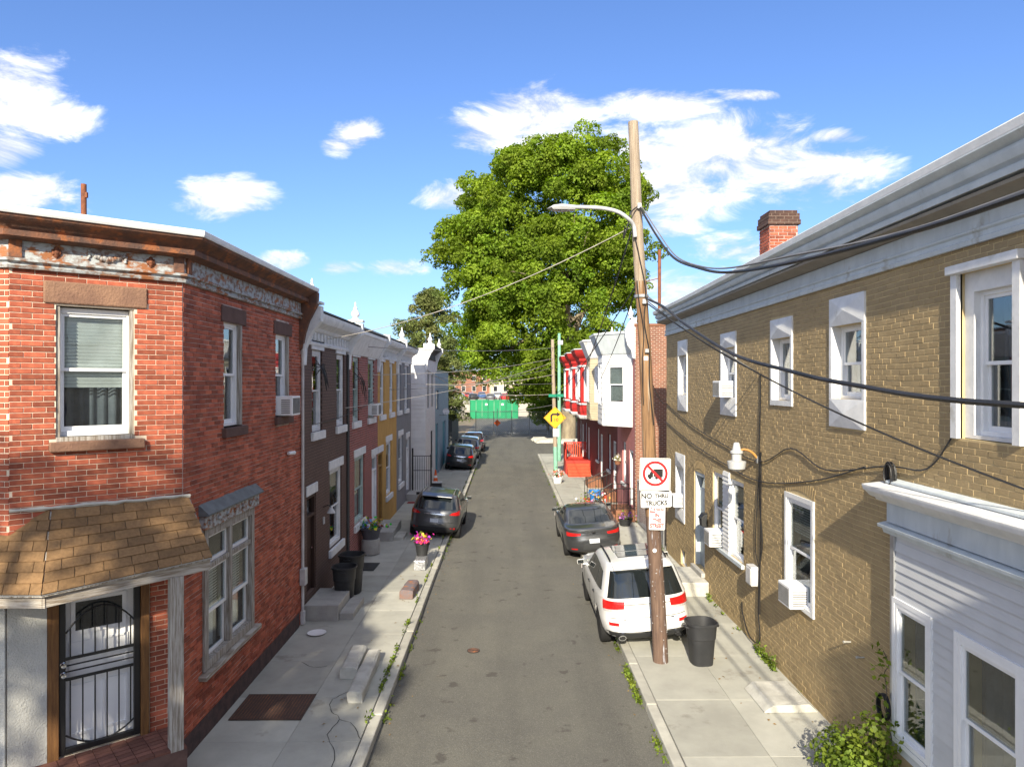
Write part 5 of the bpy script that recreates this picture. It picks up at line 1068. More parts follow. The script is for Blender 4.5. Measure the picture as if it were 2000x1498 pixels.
def wires():
    def wire(pts, r, m, label, name='utility_wire'): MB().tube(pts, r, 6).build(name, m, None, None, smooth=60, label=label, cat='wire')
    tw = lambda pts, r, m, label: wire(pts, r, m, label, 'power_cable')
    near = [(2.85 + .3, -16, 8.2), (3.0, -6, 6.2), (2.9, 0, 5.55), (2.85, 3.92, 5.48), (2.85, 5.96, 5.60), (2.85, 7.17, 5.73), (2.85, 8.99, 5.98), (2.85, 11.43, 6.57), (2.84, 12.9, 7.0), tuple(poleat(7.25) + Vector((.05, -.15, 0)))]
    tw(smooth_path(near), .021, M_CABLE, 'thick black power cable sweeping from the pole past the tan wall')
    upb = [(3.2, -16, 9.0), (3.0, -5, 7.1), (2.9, 0, 6.65), (2.85, 3.92, 6.64), (2.85, 5.37, 6.69), (2.85, 7.2, 6.82), (2.85, 9.2, 7.04), (2.85, 10.6, 7.33), (2.83, 12.0, 7.72), (2.78, 13.1, 8.3), tuple(poleat(9.05) + Vector((.02, -.14, 0)))]
    tw(smooth_path(upb), .021, M_CABLE, 'upper black cable sagging across the tan cornice')
    tw(smooth_path([(x + .03, y, z + .05 + .03 * math.sin(y)) for x, y, z in upb[:-1]] + [tuple(poleat(9.0) + Vector((.06, -.14, .05)))]), .012, M_CABLE_GREY, 'thinner grey wire twisted along the upper black cable')
    tw(smooth_path([tuple(poleat(9.05) + Vector((.0, -.15, .0))), tuple(px(1232, 415, D=13.75)), tuple(px(1226, 440, D=13.75)), tuple(px(1218, 465, D=13.8)), tuple(px(1221, 440, D=13.7))]), .014, M_CABLE, 'short cable loop hanging at the lamp arm')
    a = poleat(8.65) + Vector((-.15, -.1, 0))
    wire(catenary(a, px(640, 662, D=17.3), .30, 30), .008, M_CABLE_PALE, 'pale wire from the lamp pole to the brown house')
    wire(catenary(poleat(8.6) + Vector((-.12, .1, 0)), (4.1, 44, 5.2), .5, 24), .016, M_CABLE, 'black wire from the lamp pole down to the red bays')
    wire(catenary(poleat(7.5) + Vector((-.1, .12, 0)), (2.75, 40, 5.0), .25, 24), .014, M_CABLE, 'black wire from mid pole to the far wooden pole')
    wire(catenary(poleat(7.4) + Vector((-.1, .12, 0)), (3.9, 30.5, 5.6), .15, 20), .012, M_CABLE, 'thin wire from the pole to the white bay')
    wire(catenary(poleat(7.3) + Vector((.1, -.1, 0)), (5.16, 14.6, 5.82), .05, 12), .013, M_CABLE_GREY, 'short service wire from the pole to the tan wall')
    wire(catenary(poleat(7.2) + Vector((.1, -.1, 0)), (5.17, 14.4, 5.78), .10, 12), .009, M_CABLE, 'thin twin of the short service wire')
    wire(catenary(poleat(7.15) + Vector((.1, -.1, 0)), (5.15, 6.6, 4.50), .25, 20), .012, M_CABLE, 'thin dark wire running from the pole to the near end of the tan wall')
    wire(catenary(poleat(5.6) + Vector((.12, 0, 0)), (5.18, 22.9, 4.95), .15, 14), .010, M_CABLE, 'thin wire from the pole to the far end of the tan wall')
    P = lambda z: (2.60, 39.9, z); n = 0
    for z, q, s, d in ((7.6, (-4.35, 22.4, 6.75), .15, 'red brick house cornice'), (7.0, (-4.7, 24.8, 5.9), .2, 'red brick house wall'), (6.5, (-4.68, 28.8, 5.35), .25, 'ochre house'), (6.1, (-4.62, 32.2, 5.6), .25, 'grey house'), (5.6, (-4.1, 38.5, 6.0), .2, 'white house'), (5.0, (-4.15, 43, 5.3), .2, 'blue grey building'), (4.4, (-4.15, 48.5, 3.9), .3, 'far end of the blue grey building'), (6.8, (-4.62, 20.4, 4.9), .25, 'brown house wall')):
        wire(catenary(P(z), q, s, 24), .011 if n % 3 else .014, M_CABLE_PALE if n % 2 else M_CABLE_GREY, f'overhead wire from the far wooden pole to the {d}'); n += 1
    wire(catenary((-4.62, 16.9, 4.62), (-4.66, 25.0, 5.0), .1, 16), .010, M_CABLE, 'black wire strung along the brown and red brick fronts')
    wire(catenary((-4.15, 37, 6.3), (-1.5, 78, 4.0), .5, 16), .02, M_CABLE_PALE, 'long pale wire from the white house towards the end gate')
    # bundles of wiring at the brown house corner
    b = MB(); rng = random.Random(5)
    for k in range(5):
        y = 17.0 + rng.uniform(-.3, .5); b.tube(smooth_path([(-4.64, y, 6.2 - .1 * k), (-4.5, y + .15, 5.95), (-4.45, y + .3, 5.75 - .08 * k), (-4.6, y + .55, 5.9), (-4.64, y + .7, 6.1)]), .009, 5)
    b.build('wire_tangle', M_CABLE, None, label='tangle of loose black wires at the top of the brown house', cat='wire')
    b = MB()
    for k in range(5):
        y = 21.6 + rng.uniform(-.2, .4); b.tube(smooth_path([(-4.64, y, 6.1 - .1 * k), (-4.48, y + .25, 5.7), (-4.45, y + .6, 5.35 - .08 * k), (-4.6, y + 1.1, 5.5), (-4.64, y + 1.3, 5.7)]), .009, 5)
    b.build('wire_tangle', M_CABLE, None, label='tangle of loose black wires at the red brick house', cat='wire')
wires()

# ================================================================== vehicles
PP, QQ = 3.6, 8.
class CarShape:
    def __init__(s, keys): s.k = np.array(keys, float)
    def at(s, z): return [float(np.interp(z, s.k[:, 0], s.k[:, i])) for i in (1, 2, 3)]
    def pt(s, phi, z, off=0.):
        yr, yf, hw = s.at(z); a = (yf - yr) / 2; yc = (yf + yr) / 2; sn, cs = math.sin(phi), math.cos(phi)
        x = hw * math.copysign(abs(sn) ** (2 / PP), sn); y = -a * math.copysign(abs(cs) ** (2 / QQ), cs)
        if off:
            gx = PP * abs(x / hw) ** (PP - 1) / hw * math.copysign(1, x); gy = QQ * abs(y / a) ** (QQ - 1) / a * math.copysign(1, y); l = math.hypot(gx, gy) or 1; x += gx / l * off; y += gy / l * off
        return (x, y + yc, z)
    def phi_s(s, y, z, side):
        yr, yf, hw = s.at(z); a = (yf - yr) / 2; t = (y - (yf + yr) / 2) / a; t = max(-.999, min(.999, t)); c = -math.copysign(abs(t) ** (QQ / 2), t); return side * math.acos(c)
    def phi_r(s, f): return math.copysign(math.asin(min(abs(f), .9999) ** (PP / 2)), f)
def car_patch(S, name, m, parent, corners, mode, nu=10, nv=6, off=.010, smooth=40):
    """four corners (bl, br, tr, tl); mode rear: (fraction across, z); side +-1: (y, z); phi: (angle, z)"""
    P = []
    for j in range(nv + 1):
        row = []
        for i in range(nu + 1):
            u, v = i / nu, j / nv; q = [(1 - u) * (1 - v) * corners[0][k] + u * (1 - v) * corners[1][k] + u * v * corners[2][k] + (1 - u) * v * corners[3][k] for k in (0, 1)]
            ph = S.phi_r(q[0]) if mode == 'rear' else (q[0] if mode == 'phi' else S.phi_s(q[0], q[1], mode)); edge = i in (0, nu) or j in (0, nv)
            row.append((ph, q[1]))
        P.append(row)
    b = MB(); b.grid([[S.pt(ph, z, off) for ph, z in r] for r in P])
    for r in ([P[0], P[-1], [x[0] for x in P], [x[-1] for x in P]]): b.grid([[S.pt(ph, z, off) for ph, z in r], [S.pt(ph, z, -.01) for ph, z in r]])
    return b.build(name, m, parent, smooth=smooth)
def car(name, label, loc, roll, rz, keys, L, wr, wy, pm, cfg, cat='car', detail=True):
    S = CarShape(keys); e = empty(name, loc, label, cat, 'cars parked along the kerb'); e.matrix_basis = T(*loc) @ RZ(rz) @ Matrix.Rotation(roll, 4, 'Y')
    zs = []
    for a, b in zip(S.k[:-1, 0], S.k[1:, 0]): zs += list(np.linspace(a, b, max(2, int((b - a) / .05) + 1))[:-1])
    zs.append(S.k[-1, 0]); n = 72; b = MB(); rings = [[S.pt(-math.pi + 2 * math.pi * i / n, z) for i in range(n)] for z in zs]
    k = len(rings); b.add([p for r in rings for p in r], [(i * n + j, i * n + (j + 1) % n, (i + 1) * n + (j + 1) % n, (i + 1) * n + j) for i in range(k - 1) for j in range(n)] + [tuple(range(n - 1, -1, -1)), tuple(range((k - 1) * n, k * n))])
    body = b.build('body', pm, e); hwm = max(S.k[:, 3])
    cut = MB()
    for y in wy:
        for s in (-1, 1): cut.lathe([(wr + .055, s * (hwm - .30)), (wr + .055, s * (hwm + .2))], 28, (0, y, wr + .02), axis='x')
    co = cut.build('cut', pm, e); md = body.modifiers.new('b', 'BOOLEAN'); md.object = co; md.operation = 'DIFFERENCE'; md.solver = 'EXACT'
    bpy.context.view_layer.update(); me = bpy.data.meshes.new_from_object(body.evaluated_get(bpy.context.evaluated_depsgraph_get())); body.modifiers.clear(); body.data = me; bpy.data.objects.remove(co)
    me.shade_smooth(); me.set_sharp_from_angle(angle=R(32))
    # wheels
    ty = MB().lathe([(wr * .62, -.10), (wr * .93, -.115), (wr, -.085), (wr, .085), (wr * .93, .115), (wr * .62, .10)], 28, axis='x').mesh('tyre', M_TYRE, 35)
    rm = MB(); rm.lathe([(wr * .64, .09), (wr * .60, .10), (wr * .56, .06), (wr * .1, .05), (.001, .055)], 24, axis='x', caps=False)
    for i in range(5):
        a = 2 * math.pi * i / 5; d1 = Vector((0, math.cos(a), math.sin(a))); t_ = Vector((0, -math.sin(a), math.cos(a)))
        rm.hexa([d1 * .02 + t_ * .04 + Vector((.05, 0, 0)), d1 * .02 - t_ * .04 + Vector((.05, 0, 0)), d1 * wr * .6 - t_ * .03 + Vector((.06, 0, 0)), d1 * wr * .6 + t_ * .03 + Vector((.06, 0, 0)), d1 * .02 + t_ * .035 + Vector((.085, 0, 0)), d1 * .02 - t_ * .035 + Vector((.085, 0, 0)), d1 * wr * .6 - t_ * .025 + Vector((.095, 0, 0)), d1 * wr * .6 + t_ * .025 + Vector((.095, 0, 0))])
    rmm = rm.mesh('rim', M_RIM)
    for y in wy:
        for s in (-1, 1):
            w = obj('wheel', ty, e, T(s * (hwm - .135), y, wr) @ (I4 if s > 0 else RZ(math.pi))); obj('rim', rmm, w)
    g = cfg
    car_patch(S, 'rear_window', M_CARGLASS, e, g['rear'], 'rear', 24, 16, .012)
    for s in (-1, 1):
        for q in g['side']: car_patch(S, 'side_window', M_CARGLASS, e, q, s, 10, 10, .010)
        for q in g['tail']:
            c = [(S.phi_r(p[0]) if p[0] <= 1 else S.phi_s(p[0] - 10, p[1], 1), p[1]) for p in q[:4]]; tl = car_patch(S, 'tail_light', q[4] if len(q) > 4 else M_TAIL, e, [(s * p[0], p[1]) for p in c], 'phi', 10, 4, .012)
        for q in g.get('reflector', []): car_patch(S, 'reflector', M_TAIL, e, [(s * p[0], p[1]) for p in q], 'rear', 4, 2, .008)
        zm = g['mirror']; x = S.pt(S.phi_s(zm[0], zm[1], 1), zm[1])[0]
        mb = MB(); c0 = s * (x + .14); mb.hexa([(c0 - .09, zm[0] - .05, zm[1] + .03), (c0 + .09, zm[0] - .05, zm[1] + .04), (c0 + .07, zm[0] + .05, zm[1] + .05), (c0 - .07, zm[0] + .05, zm[1] + .04), (c0 - .09, zm[0] - .05, zm[1] + .15), (c0 + .09, zm[0] - .05, zm[1] + .16), (c0 + .07, zm[0] + .05, zm[1] + .13), (c0 - .07, zm[0] + .05, zm[1] + .12)]); mb.box(min(s * (x - .03), s * (x + .10)), max(s * (x - .03), s * (x + .10)), zm[0] - .02, zm[0] + .04, zm[1] + .0, zm[1] + .04); mb.build('mirror', g.get('mirror_mat', pm), e, bevel=.025); MB().box(c0 - .075, c0 + .075, zm[0] - .056, zm[0] - .051, zm[1] + .05, zm[1] + .14).build('mirror_glass', M_CARGLASS, e)
        for y in g['handles']:
            z = g['belt'] - .12; x = S.pt(S.phi_s(y, z, 1), z)[0]; MB().box(min(s * (x - .01), s * (x + .022)), max(s * (x - .01), s * (x + .022)), y - .09, y + .09, z - .014, z + .014).build('door_handle', g.get('handle_mat', pm), e, bevel=.006)
        for y in g['seams']:
            car_patch(S, 'door_seam', M_BLACK, e, [(y, g['sill']), (y + .012, g['sill']), (y + .012, g['belt']), (y, g['belt'])], s, 1, 8, .0025)
        car_patch(S, 'headlight', M_TAILC, e, [(math.pi - .95, g['belt'] - .32), (math.pi - 1.38, g['belt'] - .30), (math.pi - 1.38, g['belt'] - .16), (math.pi - .95, g['belt'] - .18)] if s > 0 else [(-math.pi + .95, g['belt'] - .32), (-math.pi + 1.38, g['belt'] - .30), (-math.pi + 1.38, g['belt'] - .16), (-math.pi + .95, g['belt'] - .18)], 'phi', 6, 3)
    car_patch(S, 'windscreen', M_CARGLASS, e, g['front'], 'phi', 14, 8)
    for nm, m_, q in g.get('rear_parts', []): car_patch(S, nm, m_, e, q, 'rear', 16, 4, .012)
    for nm, m_, fn in g.get('extra', []): fn(S, e)
    return e, S
def seam_box(nm, m, x0, x1, y0, y1, z0, z1, bev=.01):
    return (nm, m, lambda S, e: MB().box(x0, x1, y0, y1, z0, z1).build(nm, m, e, bevel=bev))
def frame_front(S_keys, z0, z1):
    return [(-math.pi + 1.05, z0), (math.pi - 1.05 - 2 * math.pi + 2 * math.pi, z0)]
PI = math.pi
def front_q(z0, z1): return [(PI - 1.0, z0), (PI + 1.0, z0), (PI + .95, z1), (PI - .95, z1)]
W_PAINT = paint('white_car_paint', (.66, .66, .655)); G_PAINT = paint('graphite_car_paint', (.055, .058, .064), .5, .3); D_PAINT = paint('dark_grey_car_paint', (.075, .078, .085), .5, .3); K_PAINT = paint('black_car_paint', (.008, .008, .009)); S_PAINT = paint('silver_grey_car_paint', (.16, .165, .175), .5); R_PAINT = paint('dark_burgundy_paint', (.03, .012, .014))
ROLL = math.atan(SIDE_Z / 1.62)
jk = [(.30, .14, 4.66, .84), (.36, .06, 4.76, .91), (.46, .01, 4.81, .945), (.60, .0, 4.82, .965), (.68, .02, 4.81, .97), (.74, .06, 4.80, .97), (.90, .085, 4.77, .968), (1.02, .10, 4.70, .958), (1.08, .115, 4.5, .945), (1.11, .13, 3.75, .93), (1.15, .15, 3.5, .905), (1.42, .30, 3.0, .815), (1.60, .42, 2.68, .755), (1.67, .48, 2.52, .72), (1.72, .60, 2.35, .66), (1.745, .80, 2.15, .55), (1.755, 1.1, 1.9, .35)]
def jx(S, e):
    MB().prism([(.36, 1.655), (.36, 1.69), (.72, 1.745), (.85, 1.74), (.6, 1.66)], -.60, .60).build('spoiler', W_PAINT, e, bevel=.02)
    for s in (-1, 1):
        m = MB(); m.tube(smooth_path([(s * .60, .85, 1.72), (s * .605, 1.0, 1.785), (s * .60, 2.2, 1.775), (s * .59, 2.42, 1.70)]), .018, 8); m.build('roof_rail', M_BLACK, e)
        MB().lathe([(.055, -.02), (.055, .12)], 14, (s * .58, .03, .37), sx=1.5, axis='y').build('exhaust_tip', M_CHROME, e, smooth=40); MB().lathe([(.042, -.023), (.042, .05)], 12, (s * .58, .03, .37), sx=1.5, axis='y').build('exhaust_bore', M_BLACK, e)
    MB().box(-.40, .40, 1.05, 1.50, 1.748, 1.765).build('sunroof', M_CARGLASS, e, bevel=.01); MB().box(-.42, .42, 1.56, 2.15, 1.742, 1.762).build('sunroof', M_CARGLASS, e, bevel=.01)
    MB().box(-.52, .52, .06, .10, .695, .725).build('chrome_strip', M_CHROME, e, bevel=.006)
    m = MB(); m.tube([(-.03, .16, 1.17), (.25, .21, 1.24), (.42, .235, 1.26)], .010, 5); m.build('wiper', M_BLACK, e)
jcfg = dict(rear=[(-.86, 1.13), (.86, 1.13), (.87, 1.62), (-.87, 1.62)], side=[[(.62, 1.22), (1.25, 1.19), (1.22, 1.58), (.82, 1.55)], [(1.31, 1.19), (2.12, 1.17), (2.05, 1.61), (1.28, 1.59)], [(2.18, 1.17), (3.05, 1.17), (2.62, 1.56), (2.11, 1.61)]],
            tail=[[(.50, .93), (10.42, .90), (10.44, 1.08), (.49, 1.07)], [(.55, .875), (10.40, .86), (10.42, .898), (.50, .922), M_TAILC]], reflector=[[(.64, .60), (.83, .60), (.83, .66), (.64, .66)]],
            mirror=(3.15, 1.12), handles=(1.35, 2.2), belt=1.12, sill=.42, seams=(1.28, 2.14, 3.25), handle_mat=M_BLACK, front=front_q(1.16, 1.62),
            rear_parts=[('plate', M_PLATE, [(-.16, .80), (.16, .80), (.16, .93), (-.16, .93)]), ('bumper_valance', M_BLACKPL, [(-.97, .31), (.97, .31), (.97, .45), (-.97, .45)]), ('bumper_chrome', M_CHROME, [(-.9, .452), (.9, .452), (.9, .475), (-.9, .475)]), ('tailgate_seam', M_BLACK, [(-.80, .738), (.80, .738), (.80, .745), (-.80, .745)]), ('tailgate_seam', M_BLACK, [(-.50, 1.0), (.50, 1.0), (.50, 1.008), (-.50, 1.008)])], extra=[('x', None, jx)])
car('white_suv', 'white sport utility car parked behind the leaning pole', (2.98, 14.52, SIDE_Z / 2 - .0), -ROLL, 0, jk, 4.82, .38, (.98, 3.90), W_PAINT, jcfg)
sk = [(.22, .20, 4.82, .80), (.30, .06, 4.94, .88), (.45, .01, 4.99, .915), (.62, .0, 5.0, .93), (.74, .03, 4.99, .932), (.84, .05, 4.95, .928), (.93, .04, 4.86, .918), (.97, .05, 4.70, .905), (.99, .10, 4.3, .89), (1.01, .22, 3.80, .875), (1.03, .50, 3.65, .855), (1.06, .66, 3.5, .83), (1.22, 1.02, 3.0, .765), (1.36, 1.42, 2.65, .70), (1.42, 1.68, 2.45, .63), (1.445, 1.9, 2.3, .52), (1.455, 2.0, 2.2, .4)]
def sx_(S, e):
    MB().lathe([(.001, -.02), (.05, -.018), (.06, 0)], 14, (0, .055, .86), axis='y').build('emblem', M_CHROME, e, smooth=40)
    m = MB(); m.box(-.02, .02, 1.75, 1.9, 1.44, 1.50); m.build('antenna', M_BLACK, e, bevel=.01)
scfg = dict(rear=[(-.82, 1.065), (.82, 1.065), (.84, 1.37), (-.84, 1.37)], side=[[(1.15, 1.08), (2.1, 1.07), (2.05, 1.38), (1.65, 1.36)], [(2.16, 1.07), (3.15, 1.06), (2.68, 1.33), (2.12, 1.38)]],
            tail=[[(.46, .80), (10.34, .78), (10.36, .91), (.44, .865)]], reflector=[[(.60, .36), (.80, .36), (.80, .40), (.60, .40)]], mirror=(3.35, 1.02), handles=(1.35, 2.3), belt=1.03, sill=.33, seams=(1.30, 2.14, 3.5), front=front_q(1.07, 1.40),
            rear_parts=[('licence_plate', M_PLATE, [(-.17, .55), (.17, .55), (.17, .68), (-.17, .68)]), ('bumper_valance', M_BLACKPL, [(-.9, .24), (.9, .24), (.9, .36), (-.9, .36)]), ('trunk_seam', M_BLACK, [(-.78, .715), (.78, .715), (.78, .722), (-.78, .722)]), ('chrome_strip', M_CHROME, [(-.44, .835), (.44, .835), (.44, .843), (-.44, .843)])], extra=[('x', None, sx_)])
car('black_sedan', 'dark graphite sedan parked ahead of the white car', (2.80, 22.2, SIDE_Z / 2), -ROLL, R(.5), sk, 5.0, .34, (1.05, 3.9), G_PAINT, scfg)
rk = [(.28, .16, 4.2, .80), (.34, .07, 4.3, .86), (.46, .01, 4.37, .90), (.60, .0, 4.38, .918), (.70, .03, 4.37, .92), (.80, .05, 4.35, .92), (.92, .06, 4.30, .915), (1.00, .08, 4.1, .90), (1.04, .10, 3.5, .885), (1.10, .14, 3.3, .855), (1.34, .34, 2.85, .77), (1.48, .46, 2.55, .715), (1.54, .56, 2.4, .67), (1.575, .75, 2.2, .56), (1.59, 1.0, 1.95, .4)]
def rx_(S, e):
    MB().prism([(.30, 1.50), (.30, 1.53), (.62, 1.60), (.75, 1.58), (.5, 1.52)], -.55, .55).build('spoiler', D_PAINT, e, bevel=.02)
    for s in (-1, 1):
        m = MB(); m.tube(smooth_path([(s * .56, .75, 1.56), (s * .56, .9, 1.615), (s * .55, 2.0, 1.605), (s * .54, 2.2, 1.55)]), .016, 8); m.build('roof_rail', M_STEEL, e)
rcfg = dict(rear=[(-.84, 1.08), (.84, 1.08), (.80, 1.47), (-.80, 1.47)], side=[[(.60, 1.16), (1.1, 1.12), (1.08, 1.44), (.80, 1.40)], [(1.16, 1.12), (1.95, 1.09), (1.9, 1.48), (1.14, 1.45)], [(2.0, 1.09), (2.9, 1.08), (2.48, 1.42), (1.95, 1.48)]],
            tail=[[(.56, .93), (10.40, .90), (10.44, 1.07), (.66, 1.0)]], reflector=[[(.62, .42), (.82, .42), (.82, .48), (.62, .48)]], mirror=(2.95, 1.05), handles=(1.2, 2.05), belt=1.05, sill=.40, seams=(1.12, 1.98, 3.0), front=front_q(1.08, 1.5),
            rear_parts=[('licence_plate', M_PLATE, [(-.16, .66), (.16, .66), (.16, .78), (-.16, .78)]), ('bumper_valance', M_BLACKPL, [(-.96, .29), (.96, .29), (.96, .50), (-.96, .50)]), ('tailgate_seam', M_BLACK, [(-.72, .665), (.72, .665), (.72, .672), (-.72, .672)]), ('chrome_strip', M_CHROME, [(-.40, .93), (.40, .93), (.40, .95), (-.40, .95)])], extra=[('x', None, rx_)])
car('dark_grey_suv', 'dark grey sport utility car parked with wheels on the left pavement', (-2.62, 25.0, SIDE_Z / 2), ROLL, R(-1.0), rk, 4.38, .35, (.85, 3.45), D_PAINT, rcfg)
rc2 = dict(rcfg); rc2['extra'] = []
car('black_suv', 'black sport utility car parked beside the blue grey building', (-3.05, 44.6, SIDE_Z / 2), ROLL, R(-.5), [(z, a, b + .2, c) for z, a, b, c in rk], 4.58, .36, (.9, 3.6), K_PAINT, rc2)
car('silver_suv', 'grey sport utility car second in the far row of three', (-2.95, 51.0, SIDE_Z / 2), ROLL, R(-.5), [(z * 1.03 if z > .5 else z, a, b + .2, c) for z, a, b, c in rk], 4.58, .36, (.9, 3.6), S_PAINT, rc2)
car('burgundy_suv', 'dark burgundy car farthest in the row of three', (-2.75, 57.4, 0), 0, 0, [(z, a, b + .1, c) for z, a, b, c in rk], 4.5, .35, (.9, 3.5), R_PAINT, rc2)

# ================================================================== street objects
def wheelie(name, loc, rz, m, label, h_=.80, w=.27, open_=True, group='rubbish bins', wheels=True):
    e = empty(name, loc, label, 'bin', group, rz); n = 20
    b = MB(); prof = [(.74, 0), (.76, .02), (.88, h_ * .6), (.90, h_ * .62), (.93, h_ * .63), (1.0, h_ - .05), (1.1, h_ - .045), (1.1, h_), (1.02, h_), (.98, h_ - .06), (.72, .04)]
    b.lathe([(r * w, z) for r, z in prof], n, squash=.35, ph=math.pi / n); b.build('tub', m, e, smooth=35)
    for s in (-1, 1):
        hd = MB(); hd.tube(smooth_path([(s * w * 1.02, -.08, h_ - .10), (s * (w * 1.02 + .055), -.06, h_ - .09), (s * (w * 1.02 + .055), .06, h_ - .09), (s * w * 1.02, .08, h_ - .10)]), .014, 6); hd.build('handle', m, e)
        if wheels: MB().lathe([(.06, -.025), (.07, -.02), (.07, .02), (.06, .025)], 14, (s * w * .6, .22, .07), axis='x').build('wheel', M_TYRE, e)
    return e
wheelie('rubbish_bin', (3.80, 13.88, SIDE_Z), R(8), M_BINGREY, 'charcoal rubbish bin standing beside the white car', .82, .275, wheels=False)
wheelie('rubbish_bin', (-4.05, 17.75, SIDE_Z), R(90), M_BLACKPL, 'black rubbish bin nearest the brown house steps', .92, .28)
wheelie('rubbish_bin', (-4.05, 18.6, SIDE_Z), R(80), M_BLACKPL, 'taller black bin behind the first at the brown house', 1.02, .30)
def chunk(b, x0, x1, y0, y1, z0, z1, j=.02, seed=0):
    rng = random.Random(seed); q = lambda a: a + rng.uniform(-j, j); P = []
    ny = 6
    for i in range(ny + 1):
        y = y0 + (y1 - y0) * i / ny; c = (x1 - x0) * .16
        P.append([(q(x0), y + rng.uniform(-j, j) * .5, z0), (q(x0), y, z1 - c * .8), (q(x0 + c), y, q(z1)), (q(x1 - c), y, q(z1)), (q(x1), y, z1 - c * .8), (q(x1), y, z0)])
    n = 6; b.add([p for r in P for p in r], [(i * n + k, i * n + (k + 1) % n, (i + 1) * n + (k + 1) % n, (i + 1) * n + k) for i in range(ny) for k in range(n)] + [tuple(range(n)), tuple(range((ny + 1) * n - 1, ny * n - 1, -1))]); return b
chunk(MB(), -.16, .16, 0, 1.15, 0, .22, .008, 1).build('concrete_block', M_CONC_PALE, None, T(-2.93, 13.15, SIDE_Z) @ RZ(R(2)), bevel=.012, label='short white concrete parking block on the left pavement', cat='concrete block', group='concrete blocks on the left pavement')
chunk(MB(), -.13, .13, 0, 1.95, 0, .20, .014, 2).build('concrete_block', M_CONC_PALE, None, T(-2.60, 12.15, SIDE_Z) @ RZ(R(1)), bevel=.01, label='long broken beige concrete beam beside the kerb', cat='concrete block', group='concrete blocks on the left pavement')
chunk(MB(), -.17, .17, 0, .95, 0, .24, .012, 3).build('rusty_block', mat('rusty_iron_block', (.20, .11, .08), .85, (.13, .14, .17), 4, .5, 30, col3=(.34, .14, .06), n3=5, thr3=.55), None, T(-2.55, 18.0, SIDE_Z) @ RZ(R(-3)), bevel=.015, label='rust stained block lying on the sunlit left pavement', cat='block')
def cellar_hatch():
    e = empty('cellar_hatch', (-4.52, 11.55, SIDE_Z + .006), 'rusty steel cellar hatch plate on the pavement by the corner house', 'hatch')
    MB().box(0, 1.18, 0, .95, 0, .014).build('plate', mat('brown_steel_plate', (.075, .04, .028), .7, (.045, .028, .022), 3, .4, 60), e, bevel=.004)
    m = MB()
    for i in range(22): m.box(.03 + i * .052, .04 + i * .052, .03, .92, .0141, .018)
    m.build('tread_ribs', M_RUST_DK, e)
cellar_hatch()
MB().lathe([(.02, .0), (.14, .0), (.20, .022), (.205, .026), (.14, .008), (.02, .007)], 20).build('paper_plate', M_SIGNW, None, T(-4.15, 15.55, SIDE_Z + .006), smooth=40, label='white round plate lying on the pavement near the steps', cat='plate')
def manhole():
    e = empty('valve_cover', (-.70, 14.9, .003), 'small round iron cover set in the road', 'cover'); MB().lathe([(.135, 0), (.135, .012), (.12, .014), (.01, .014)], 24).build('frame', mat('dark_iron', (.05, .04, .035), .7), e)
    for k in range(3): MB().lathe([(.035 + k * .033, .0141), (.035 + k * .033, .019), (.048 + k * .033, .019), (.048 + k * .033, .0141)], 20, caps=False).build('ring', M_RUST_DK, e)
manhole()
MB().box(-.45, .45, -.28, .28, 0, .012).build('door_mat', M_BLACKPL, None, T(-4.15, 21.2, SIDE_Z + .006) @ RZ(R(88)), label='black rubber mat on the pavement by the red brick house', cat='mat')
MB().box(-.35, .35, -.25, .25, 0, .012).build('door_mat', mat('red_mat', (.28, .05, .05), .9), None, T(-4.2, 32.6, SIDE_Z + .006), label='faded red mat on the pavement by the grey house', cat='mat')
chunk(MB(), -.45, .45, 0, .95, 0, .13, .008, 9).build('white_slab', M_CONC_PALE, None, T(4.72, 11.75, SIDE_Z + .004) @ RZ(R(1)), bevel=.01, label='white painted concrete hatch slab against the tan wall', cat='slab')
# pole lamp beside the brown door
e = empty('porch_lamp', (-4.68, 18.15, 2.45), 'small white porch lamp beside the brown house door', 'lamp'); MB().tube([(.003, 0, 0), (.12, 0, .06), (.2, 0, .0)], .014, 6).build('arm', M_BLACK, e); MB().lathe([(.03, .0), (.11, -.14), (.10, -.15), (.03, -.02)], 12, (.2, 0, 0)).build('shade', M_DISH, e, smooth=50); MB().box(.003, .03, -.06, .06, -.42, -.25).build('bell_plate', M_LAMP, e)

